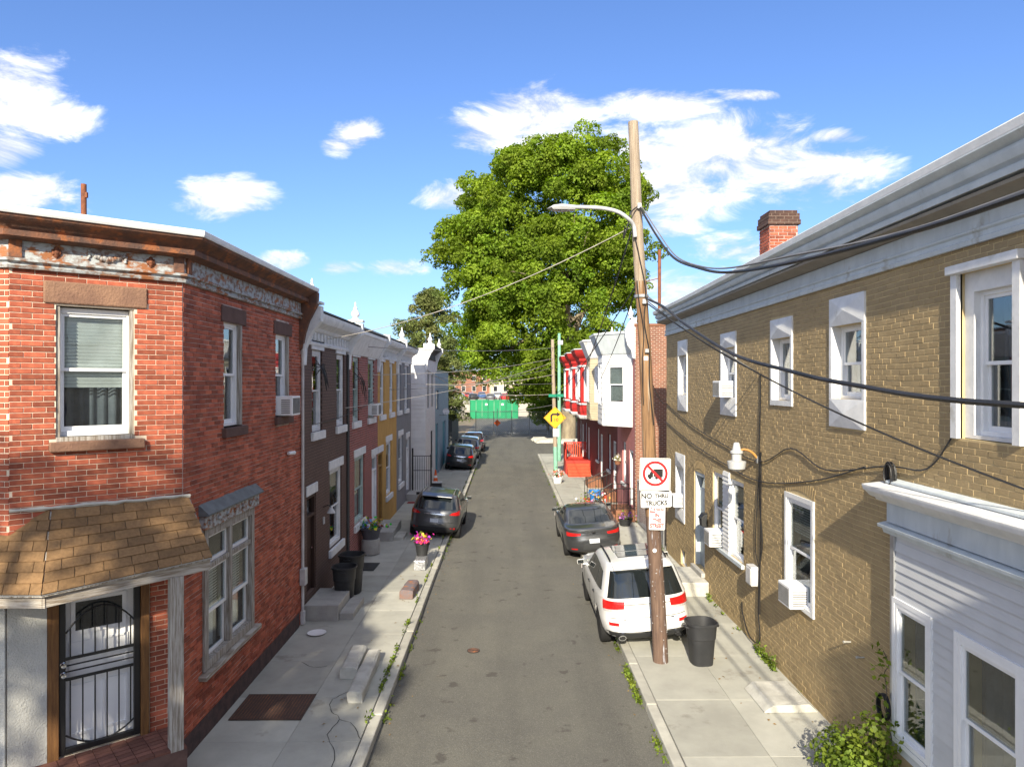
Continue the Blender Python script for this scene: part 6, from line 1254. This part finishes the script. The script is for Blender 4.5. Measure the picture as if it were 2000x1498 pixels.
# ---------------- foliage kit
def leaves(name, pts, size, m, parent=None, Mx=None, nrm=None, spread=.9, aspect=.62, tints=None, kind=None, seed=1, **kw):
    rng = np.random.default_rng(seed); N = len(pts); pts = np.asarray(pts, np.float32)
    d = rng.normal(size=(N, 3)); d /= np.linalg.norm(d, axis=1)[:, None]
    if nrm is not None: d = d * spread + nrm; d /= np.linalg.norm(d, axis=1)[:, None]
    a = np.cross(d, rng.normal(size=(N, 3))); a /= np.linalg.norm(a, axis=1)[:, None] + 1e-9; b = np.cross(d, a)
    s = (size * rng.uniform(.6, 1.25, N))[:, None]; w = s * aspect
    V = np.stack([pts - a * s * .5, pts + b * w * .5 + d * s * .12, pts + a * s * .5, pts - b * w * .5 + d * s * .12], 1).reshape(-1, 3)
    me = bpy.data.meshes.new(name); me.vertices.add(4 * N); me.vertices.foreach_set('co', V.astype(np.float32).ravel()); me.loops.add(4 * N); me.loops.foreach_set('vertex_index', np.arange(4 * N, dtype=np.int32))
    me.polygons.add(N); me.polygons.foreach_set('loop_start', np.arange(0, 4 * N, 4, dtype=np.int32)); me.polygons.foreach_set('loop_total', np.full(N, 4, np.int32)); me.update(calc_edges=True)
    at = me.attributes.new('tint', 'FLOAT', 'FACE'); at.data.foreach_set('value', (rng.uniform(0, 1, N) if tints is None else np.clip(tints + rng.uniform(-.3, .3, N), 0, 1)).astype(np.float32)); me.materials.append(m)
    return obj(name, me, parent, Mx, kind=kind, **kw)
def clump_points(centers, radii, per, rng, up=.25, shell=.5):
    P = []; Nn = []; Tn = []
    for c, r in zip(centers, radii):
        n = int(per * (r / np.mean(radii)) ** 2); d = rng.normal(size=(n, 3)); d /= np.linalg.norm(d, axis=1)[:, None]; d[:, 2] = np.where(d[:, 2] < -.6, -d[:, 2], d[:, 2])
        q = r * (shell + (1 - shell) * rng.uniform(0, 1, n) ** .5); lump = 1 + .22 * np.sin(d[:, 0] * 5 + c[0]) * np.sin(d[:, 2] * 5 + c[2]); P.append(np.asarray(c) + d * (q * lump)[:, None] * np.array([1, 1, .9])); Nn.append(d + np.array([0, 0, up])); Tn.append(np.full(n, rng.uniform(.15, .85)))
    return np.concatenate(P), np.concatenate(Nn), np.concatenate(Tn)
def limb(b, p, q, r0, r1, rng, k=5, bend=.06):
    p = Vector(p); q = Vector(q); L_ = (q - p).length; pts = []
    for i in range(k + 1): pts.append(p.lerp(q, i / k) + Vector([rng.uniform(-1, 1) * bend * L_ * math.sin(math.pi * i / k) for _ in range(3)]) + Vector((0, 0, .1 * L_ * math.sin(math.pi * i / k))))
    b.tube(pts, [r0 + (r1 - r0) * i / k for i in range(k + 1)], 8); return pts
def big_tree(name, base, prof, depth, cx, label, n_cl, per, leaf, m, seed, rcl=(1.1, 2.0), trunk=.6, fill=.62, bark=None, boughs=None, group=None):
    """prof: list of (z, half width, x shift)"""
    rng = np.random.default_rng(seed); rr = random.Random(seed); e = empty(name, base, label, 'tree', group); zs = [p[0] for p in prof]; C_ = []; Rd = []
    tot = max(p[1] for p in prof)
    tries = 0
    while len(C_) < n_cl and tries < n_cl * 40:
        tries += 1
        z = rr.uniform(zs[0], zs[-1]); hw = float(np.interp(z, zs, [p[1] for p in prof])); sh = float(np.interp(z, zs, [p[2] for p in prof]))
        if rr.random() > hw / tot: continue
        a = rr.uniform(0, 2 * math.pi); q = math.sqrt(rr.uniform(fill ** 2, 1)); r = rr.uniform(*rcl); hx = max(.2, hw - r * .8); x = hx * q * math.cos(a); y = hx * depth * q * math.sin(a)
        if boughs:
            br_ = rr.uniform(*boughs)
            for _ in range(9):
                th = rr.uniform(0, 2 * math.pi); ph = rr.uniform(-.6, 1.4); C_.append((x + sh + cx + br_ * math.cos(th) * math.cos(ph), y + br_ * math.sin(th) * math.cos(ph), z + br_ * .75 * math.sin(ph))); Rd.append(r * rr.uniform(.7, 1.15))
        else: C_.append((x + sh + cx, y, z)); Rd.append(r)
    P, Nn, Tn = clump_points(C_, Rd, per, rng)
    leaves('crown', P, leaf, m, e, nrm=Nn, spread=.85, tints=Tn, seed=seed)
    b = MB(); top = zs[-1] * .8
    tr = limb(b, (0, 0, -.05), (cx * .6, 0, zs[0] + (zs[-1] - zs[0]) * .35), trunk, trunk * .55, rr, 7, .02); b.build('trunk', bark or M_BARK, e, smooth=60)
    bl = MB()
    for i in range(26):
        k = rr.randrange(len(C_)); t = tr[rr.randrange(3, len(tr))]; limb(bl, t, C_[k], trunk * .28, .05, rr, 5, .06)
    bl.build('limbs', bark or M_BARK, e, smooth=60); return e
big_tree('plane_tree', (5.9, 68, 0), [(4.6, 3.6, -.6), (6.8, 7.4, -2.0), (9, 9.4, -1.6), (12, 10.2, -1.4), (16, 10.4, -1.2), (20, 9.9, -1.0), (23.5, 8.6, -.8), (25.8, 7.0, -.4), (27.0, 4.2, .4)], .85, -.7, 'huge green plane tree at the end of the street', 1380, 235, .28, M_FOIL, 11, (.65, 1.35), .75, fill=.52, boughs=(1.2, 2.9))
def pine():
    rng = np.random.default_rng(5); rr = random.Random(5); e = empty('pine_tree', (-6.6, 60, 0), 'ragged olive green pine tree beyond the blue grey building', 'tree'); b = MB(); b.tube([(0, 0, -.05), (.1, 0, 5), (-.1, .1, 10), (0, 0, 13.4)], [.28, .22, .14, .04], 8); b.build('trunk', M_BARK_DK, e, smooth=60)
    C_ = []; Rd = []; bl = MB()
    for i in range(46):
        z = 2.6 + i * .235; L_ = (3.3 if z < 9 else 3.3 - (z - 9) * .55) * rr.uniform(.5, 1.05); a = i * 2.4 + rr.uniform(-.4, .4); tip = Vector((L_ * math.cos(a), L_ * math.sin(a), z + rr.uniform(-.3, .25))); bl.tube([(0, 0, z), tuple(tip * .55 + Vector((0, 0, z * .45 + .1))), tuple(tip)], [.06, .04, .015], 5)
        for k in range(5): t = .4 + .6 * k / 4; C_.append((tip.x * t + rr.uniform(-.3, .3), tip.y * t + rr.uniform(-.3, .3), tip.z + rr.uniform(-.1, .25))); Rd.append(rr.uniform(.35, .7))
    bl.build('limbs', M_BARK_DK, e); P, Nn, Tn = clump_points(C_, Rd, 170, rng); leaves('crown', P, .26, M_FOIL_PINE, e, nrm=Nn, spread=1.2, aspect=.30, tints=Tn, seed=3)
pine()
big_tree('roof_tree', (-9.5, 33, 0), [(4.5, 1.2, 0), (6.5, 2.0, 0), (8.2, 1.4, 0), (9.0, .6, 0)], .9, 0, 'small tree showing above the roofs behind the ochre house', 40, 160, .22, M_FOIL, 21, (.4, .8), .16, group='trees behind the houses')
big_tree('verge_tree', (10.5, 74, 0), [(1.0, 2.5, 0), (3, 4.2, 0), (6, 4.5, 0), (9, 3.2, 0), (10.5, 1.0, 0)], .8, 0, 'dark leafy tree filling the verge right of the big trunk', 120, 220, .30, M_FOIL, 22, (.7, 1.3), .25, group='trees behind the houses')
big_tree('verge_tree', (-9.0, 78, 0), [(2.0, 2.0, 0), (4, 3.4, 0), (7, 3.2, 0), (9, 1.2, 0)], .8, 0, 'green tree behind the dark shed roof', 80, 200, .30, M_FOIL, 23, (.6, 1.2), .2, group='trees behind the houses')
big_tree('verge_tree', (4.9, 85, 0), [(.6, 1.6, 0), (2.5, 2.8, 0), (5, 3.2, 0), (8, 2.4, 0), (9.5, .8, 0)], .8, 0, 'dark leafy tree just behind the right end of the end gate', 90, 220, .28, M_FOIL, 24, (.6, 1.1), .18, group='trees behind the houses')
for i, (x, y, z1) in enumerate(((-22, 150, 10), (16, 160, 11), (27, 150, 12), (-34, 170, 13))):
    big_tree('far_tree', (x, y, 2.2), [(2.5, 2.5, 0), (5, 4.0, 0), (z1 * .75, 3.2, 0), (z1, 1.0, 0)], .9, 0, ['left one of the far trees beyond the car park', 'far tree right of the car park behind the plane tree', 'rightmost far tree behind the bay houses', 'tallest far tree at the left behind the rows'][i], 60, 110, .45, M_FOIL, 40 + i, (.9, 1.7), .25, group='trees beyond the car park')
big_tree('unseen_street_tree', (-7.1, -8.2, 0), [(8.4, 1.0, 0), (9.6, 1.7, 0), (11.2, 1.7, 0), (12.2, .7, 0)], 1.0, 0, 'slim unseen tree added behind the viewer to dapple the left pavement', 32, 55, .26, M_FOIL, 33, (.28, .6), .12)  # extra tree out of view, crown shaped to throw dapples on the pavement
# trees behind the viewer that dapple the corner house and pavement
big_tree('unseen_street_tree', (-8.5, -8.5, 0), [(6.6, 2.0, 0), (8.5, 3.1, .2), (11.0, 3.3, .3), (13.2, 2.4, 0), (14.2, .8, 0)], .9, .3, 'street tree behind the viewer shading the corner porch', 70, 80, .30, M_FOIL, 31, (.45, .85), .2)
def bush():
    rng = np.random.default_rng(9); e = empty('bush', (5.0, 9.62, SIDE_Z - .14), 'leafy green bush at the foot of the shopfront', 'bush'); C_ = [(-.28 + .22 * math.cos(k * 2.1), -.05 + .5 * math.sin(k * 1.7) * .8, .26 + .32 * (k % 4) * .42) for k in range(16)] + [(-.1, -.35, 1.0), (-.15, -.2, .85)]
    P, Nn, Tn = clump_points(C_, [.26 + .05 * (k % 3) for k in range(len(C_))], 105, rng); keep = P[:, 0] < .14; leaves('leaves', P[keep], .085, M_FOIL_BUSH, e, nrm=Nn[keep], spread=.9, tints=Tn[keep], seed=4)
    b = MB()
    for c in C_[:12]: b.tube([(0, c[1] * .4, .12), (c[0] * .6, c[1] * .8, c[2] * .6), c], [.014, .010, .005], 5)
    b.build('stems', M_BARK_DK, e)
    rr = random.Random(8); e = empty('vine', (5.10, 9.36, .5), 'green vine climbing the shopfront corner post', 'vine'); b = MB(); pts = [(rr.uniform(-.10, -.03), rr.uniform(-.06, .08), z * .14) for z in range(12)]; b.tube(smooth_path(pts, 3), .006, 5); b.build('stem', M_BARK_DK, e)
    P = np.array([np.array(rr.choice(pts)) + np.array([rr.uniform(-.10, .0), rr.uniform(-.14, .14), rr.uniform(-.10, .10)]) for _ in range(80)]); leaves('leaves', P, .085, M_FOIL_BUSH, e, seed=6)
    coil = MB()
    for i in range(5): coil.tube([(-.02 - .012 * i, .13 * math.cos(t * PI / 10 + i), .17 * math.sin(t * PI / 10 + i)) for t in range(21)], .010, 5)
    coil.build('cable_coil', M_CABLE, None, T(5.08, 9.47, 1.28), label='small coil of black cable on the shopfront corner', cat='cable')
bush()
def weeds():
    rr = random.Random(12); P = []; 
    def patch(x, y, n, r, z=SIDE_Z, h_=.12):
        for _ in range(n): P.append((x + rr.gauss(0, r * .4), y + rr.gauss(0, r * 1.6), z + abs(rr.gauss(0, h_ * .45)) + .01))
    for y in np.arange(8.5, 50, .55):
        if rr.random() < .38: patch(KL + .04, y + rr.uniform(-.2, .2), rr.randint(5, 22), .07, .0)
        if rr.random() < .36: patch(KR - .05, y + rr.uniform(-.2, .2), rr.randint(5, 26), .08, .0)
        if rr.random() < .35: patch(KL - .19, y + rr.uniform(-.2, .2), rr.randint(4, 20), .035)
        if rr.random() < .3 and y > 11: patch(5.1, y, rr.randint(5, 18), .05)
    for y, n in ((14.0, 36), (14.6, 24), (13.3, 30), (12.8, 36), (11.6, 16), (16.1, 40)): patch(KL - .19, y, n, .07)
    for y, n in ((12.6, 120), (13.6, 110), (11.0, 50), (15.0, 40), (13.1, 80)): patch(KR - .06, y, n, .09, .0)
    for y, n in ((13.6, 140), (13.9, 120), (14.3, 90), (10.9, 60), (17.8, 60)): patch(5.08, y, n, .06, SIDE_Z, .22)
    leaves('kerb_weeds', P, .065, M_FOIL_BUSH, None, None, seed=8, kind='stuff', label='small weeds growing along kerbs and wall feet', cat='weeds')
    Q = [(rr.choice((KL + .12, KR - .12, 4.9, 4.2, -2.7)) + rr.gauss(0, .15), rr.uniform(9, 40), (SIDE_Z if False else .02)) for _ in range(300)]
    Q = [(x, y, .012 if KL < x < KR else SIDE_Z + .012) for x, y, z in Q]
    leaves('leaf_litter', Q, .06, mat('dry_leaf', (.28, .19, .06), .8, (.18, .10, .04), 9, 0, 10), None, None, nrm=np.tile(np.array([0, 0, 1.]), (len(Q), 1)), spread=.3, seed=9, kind='stuff', label='dry leaf litter scattered along the kerbs', cat='litter')
weeds()
def flower_pot(name, loc, label, pot, petals, h_=.35, r=.2, n=60, green=40, flower=.07, ph_=.3):
    e = empty(name, loc, label, 'planter', 'flower planters'); MB().lathe([(r * .72, 0), (r * .95, h_ * .85), (r * 1.05, h_ * .86), (r * 1.05, h_), (r * .9, h_), (r * .85, h_ * .8), (.01, h_ * .8)], 16).build('pot', pot, e, smooth=40); rng = np.random.default_rng(abs(hash(name + label)) % 1000 if False else len(label)); 
    def pts(k): d = rng.normal(size=(k, 3)) * np.array([r * .62, r * .62, ph_ * .38]); d[:, 2] = abs(d[:, 2]) + h_; return d
    leaves('foliage', pts(green), flower * 1.1, M_FOIL_BUSH, e, seed=2)
    for i, c in enumerate(petals): leaves('blossom', pts(n // len(petals)) + np.array([0, 0, .03]), flower, mat('petal_%d_%d_%d' % tuple(int(x * 99) for x in c), c, .6, None, 5, 0, 10), e, seed=20 + i, aspect=.95)
    return e
PKS = [(.65, .03, .35), (.75, .05, .12), (.45, .05, .55), (.75, .6, .05)]
e = empty('stone_pedestal', (-2.55, 21.3, SIDE_Z), 'silver wrapped stone block under the pink flower pot', 'block'); MB().box(-.17, .17, -.55, .20, 0, .30).build('block', mat('crumpled_foil', (.55, .57, .60), .3, (.22, .22, .24), 14, 1.0, 18, metal=.5), e, bevel=.03)
flower_pot('flower_pot', (-2.55, 21.4, SIDE_Z + .30), 'black pot of magenta flowers near the left kerb', M_BLACKPL, PKS, .38, .22, 130, 40, .10, .30)
e = empty('barrel_planter', (-4.36, 22.8, SIDE_Z), 'weathered concrete barrel under the grey flower tub', 'planter'); MB().lathe([(.25, 0), (.29, .03), (.31, .25), (.29, .48), (.26, .50)], 16).build('barrel', M_CONC_OLD, e, smooth=40)
flower_pot('flower_tub', (-4.36, 22.8, SIDE_Z + .50), 'grey tub of green and yellow pinwheels at the red brick house', mat('slate_pot', (.10, .10, .12), .7), [(.05, .6, .05), (.8, .7, .05), (.7, .7, .75), (.15, .3, .6), (.5, .1, .1)], .36, .34, 120, 60, .12, .30)
flower_pot('flower_box', (3.05, 27.9, SIDE_Z), 'green planter box of shrubs in front of the dark sedan', M_GREENPOST, [(.7, .7, .7), (.75, .1, .05), (.8, .7, .05)], .30, .36, 50, 220, .10, .75)
flower_pot('flower_pot', (4.55, 27.3, SIDE_Z), 'dark planter of purple flowers at the alley corner', M_BLACKPL, [(.22, .06, .25), (.45, .2, .5)], .26, .26, 60, 60, .09, .3)
flower_pot('flower_pot', (3.9, 30.4, SIDE_Z), 'pot of mixed pink and white flowers by the pink house steps', M_TERRA, [(.75, .6, .6), (.7, .15, .3), (.2, .5, .55), (.75, .5, .1)], .3, .28, 120, 60, .11, .65)
flower_pot('flower_pot', (2.78, 39.0, SIDE_Z), 'white pot with coral flowers at the foot of the wooden pole', M_WHITE, [(.75, .15, .1), (.7, .6, .6)], .34, .30, 80, 60, .12, .45)
flower_pot('hanging_basket', (4.93, 31.6, 2.0), 'hanging basket of white flowers on the pink house wall', M_TERRA, [(.75, .7, .55), (.7, .65, .6)], .16, .16, 60, 40, .10, .3)
e = wheelie('recycling_bin', (4.0, 32.2, SIDE_Z), 0, M_BLUEBIN, 'blue recycling bin among the porch steps', .62, .26, wheels=False)
e = empty('traffic_cone', (-3.95, 39.4, SIDE_Z), 'orange traffic cone at the white house', 'traffic cone'); MB().box(-.17, .17, -.17, .17, 0, .03).build('base', M_ORANGE, e); MB().lathe([(.13, .031), (.10, .25)], 14).build('cone', M_ORANGE, e, smooth=50); MB().lathe([(.10, .251), (.08, .38)], 14).build('band', M_SIGNW, e, smooth=50); MB().lathe([(.08, .381), (.03, .70)], 14).build('tip', M_ORANGE, e, smooth=50)
e = empty('storage_box', (-3.7, 37.6, SIDE_Z), 'small black box with white lid beside the cone', 'box'); MB().box(-.25, .25, -.2, .2, 0, .22).build('base', M_BLACKPL, e, bevel=.01); MB().box(-.27, .27, -.22, .22, .222, .27).build('lid', M_DISH, e, bevel=.01)
# iron yard gate in front of the white house side
def iron_gate():
    e = empty('iron_gate', (-4.66, 34.8, SIDE_Z), 'black iron gate between the grey and white houses', 'gate')
    for x in (.05, .95): MB().box(x - .035, x + .035, -.035, .035, 0, 2.3 if x < .5 else 2.0).build('post', M_BLACK, e)
    for z in (.15, 1.2, 1.9): MB().box(.085, .915, -.012, .012, z, z + .03).build('rail', M_BLACK, e)
    bm_ = MB().box(-.009, .009, -.009, .009, .181, 1.89).mesh('bar', M_BLACK)
    for i in range(7): obj('bar', bm_, e, T(.18 + i * .11, .022, 0))
iron_gate()

# ================================================================== end of the street and beyond
chainlink('chain_link_fence', -3.4, 78, 6.4, 78, 2.5, 'chain link double gate closing the end of the street', 6, .15, .22, r=.006)
e = empty('warning_marker', (-1.05, 77.6, 0), 'orange diamond marker on a post at the end gate', 'sign'); MB().tube([(0, 0, -.03), (0, 0, 2.9)], .035, 6).build('post', M_STEEL, e); k = .38; MB().extr([(0, -.05, 1.3 - k), (k, -.05, 1.3), (0, -.05, 1.3 + k), (-k, -.05, 1.3)], (0, .01, 0)).build('plate', M_ORANGE, e, bevel=.004)
def green_fence():
    e = empty('green_hoarding', (-5.9, 114, 0), 'bright green panelled hoarding beyond the end gate', 'fence')
    x = 0
    for i in range(8):
        w = .96; p = MB().box(x + .02, x + w - .02, 0, .06, -.03, 2.95 + (.05 if i % 3 else 0)).build('panel', M_GREENF, e)
        for k in range(3): MB().box(x + .12 + k * .3, x + .18 + k * .3, -.03, -.001, .05, 2.9).build('rib', M_GREENF, p)
        x += w
    for xx in (2.6, 5.2): MB().box(xx - .18, xx + .18, -.05, -.035, 2.1, 2.4).build('notice', M_SIGNW, e)
    for xx in (.0, 2.88, 5.76, 7.7): MB().box(xx - .05, xx + .05, -.06, .1, -.03, 3.05).build('post', mat('dark_green_post', (.0, .10, .05), .6), e)
green_fence()
def rubble():
    for i, (x, y, w, d, r_) in enumerate(((4.0, 67.5, 2.6, 1.2, 8), (6.2, 66.8, 3.0, 1.6, -6), (3.2, 69.5, 1.5, .9, 20))):
        chunk(MB(), -w / 2, w / 2, -d / 2, d / 2, 0, .34, .05, 30 + i).build('concrete_slab', M_CONC_PALE, None, T(x, y, .0) @ RZ(R(r_)), bevel=.02, label=['broken pale slab nearest the turn at the street end', 'largest broken slab by the plane tree trunk', 'small broken slab behind the other two'][i], cat='slab', group='broken slabs at the street end')
rubble()
def small_car(i, x, y, rz, m, z, label):
    e = empty('parked_car', (x, y, z), label, 'car', 'cars in the far car park', rz); b = MB()
    S = CarShape([(.25, .1, 4.3, .80), (.55, 0, 4.4, .88), (.85, .05, 4.3, .88), (.92, .3, 3.6, .84), (1.3, .8, 2.9, .70), (1.42, 1.2, 2.5, .5)]); n = 28; zs = [.25, .55, .85, .92, 1.3, 1.42]
    b.add([S.pt(-PI + 2 * PI * k / n, q) for q in zs for k in range(n)], [(a * n + k, a * n + (k + 1) % n, (a + 1) * n + (k + 1) % n, (a + 1) * n + k) for a in range(5) for k in range(n)] + [tuple(range(n - 1, -1, -1)), tuple(range(5 * n, 6 * n))]); b.build('body', m, e, smooth=40)
    g = MB(); g.add([S.pt(-PI + 2 * PI * k / n, q, .01) for q in (.95, 1.27) for k in range(n)], [(k, (k + 1) % n, (k + 1) % n + n, k + n) for k in range(n)]); g.build('glass', M_CARGLASS, e)
    for yy in (.8, 3.5):
        for s in (-1, 1): MB().lathe([(.32, -.1), (.32, .1)], 12, (s * .76, yy, .32), axis='x').build('wheel', M_TYRE, e)
cols = [(W_PAINT, 'white'), (S_PAINT, 'silver'), (paint('blue_car_paint', (.04, .09, .22)), 'blue'), (K_PAINT, 'black'), (paint('red_car_paint', (.35, .02, .02)), 'red')]
for i in range(12):
    x = -9.5 + (i % 6) * 3.1 + (i // 6) * 1.1; y = 138 + (i // 6) * 16; m, c = cols[(i * 3 + i // 6) % 5]
    small_car(i, x, y, R(8 if i % 2 else -6), m, 2.21 + (y - 126) / 116 * .4, f'{c} car, number {["one","two","three","four","five","six"][i % 6]} from the left in the {"front" if i < 6 else "back"} row of the car park')
def far_building(name, x, y, w, d, h_, m, label, floors=2, win=4, roof='flat'):
    e = empty(name, (x, y, 2.3), label, 'building', 'buildings beyond the car park'); wl = MB().box(0, w, 0, d, -.1, h_).build('wall', m, e); MB().box(-.2, w + .2, -.25, d, h_ + .002, h_ + .35).build('roof', M_FARWHITE if roof == 'flat' else M_DARKROOF, e)
    for f in range(floors):
        for k in range(win):
            xx = w * (k + .5) / win; zz = 1.0 + f * (h_ - .6) / floors; wn = bars(MB(), xx - .6, xx + .6, zz, zz + 1.6, .1, -.06, -.002).build('window', M_FARWHITE, e); MB().box(xx - .5, xx + .5, -.03, -.001, zz + .1, zz + 1.5).build('pane', M_DARKWIN, wn)
far_building('brick_terrace', -17, 205, 12, 9, 6.6, M_FARBRICK, 'far brick block left of the car park end', 2, 4, 'dark')
far_building('tan_store', -4.6, 198, 14, 9, 5.2, M_FARTAN, 'far tan building with flat roof behind the car park', 2, 5)
far_building('white_store', 10, 206, 12, 9, 4.6, M_FARWHITE, 'far white low building seen under the plane tree', 1, 4)
far_building('brick_terrace', 24, 200, 20, 9, 7.0, M_FARBRICK, 'far brick terrace at the right under the plane tree', 2, 7, 'dark')
far_building('brick_terrace', -48, 210, 28, 9, 7.2, M_FARBRICK, 'long far brick terrace at the left behind the pine', 2, 9, 'dark')
for i, (x, y) in enumerate(((-3.6, 150), (1.2, 165), (5.5, 140))):
    e = empty('far_pole', (x, y, 2.3), ['far utility pole left of centre beyond the green hoarding', 'far utility pole in the middle of the car park', 'far utility pole right of the green hoarding'][i], 'utility pole', 'poles beyond the car park'); MB().tube([(0, 0, -.1), (0, 0, 8.5)], [.15, .11], 8).build('shaft', M_POLE_TOP, e); MB().box(-1.1, 1.1, -.06, .06, 7.7, 7.85).build('crossarm', M_POLE, e)
# house across the cross street, behind the viewer, that shades the foot of the tan wall
e = empty('opposite_house', (2.05, -20, 0), 'brick house behind the viewer shading the shopfront', 'house'); MB().box(0, 12, 0, 11.8, -.03, 11.6).build('wall', M_FARBRICK, e); MB().box(-.05, 12.2, -.2, 11.9, 11.602, 11.8).build('roof', M_DARKROOF, e)
for k in range(4):
    for f in range(3): MB().box(1 + k * 2.8, 2.1 + k * 2.8, 11.801, 11.85, 1.2 + f * 3.2, 3.0 + f * 3.2).build('window', M_DARKWIN, e)
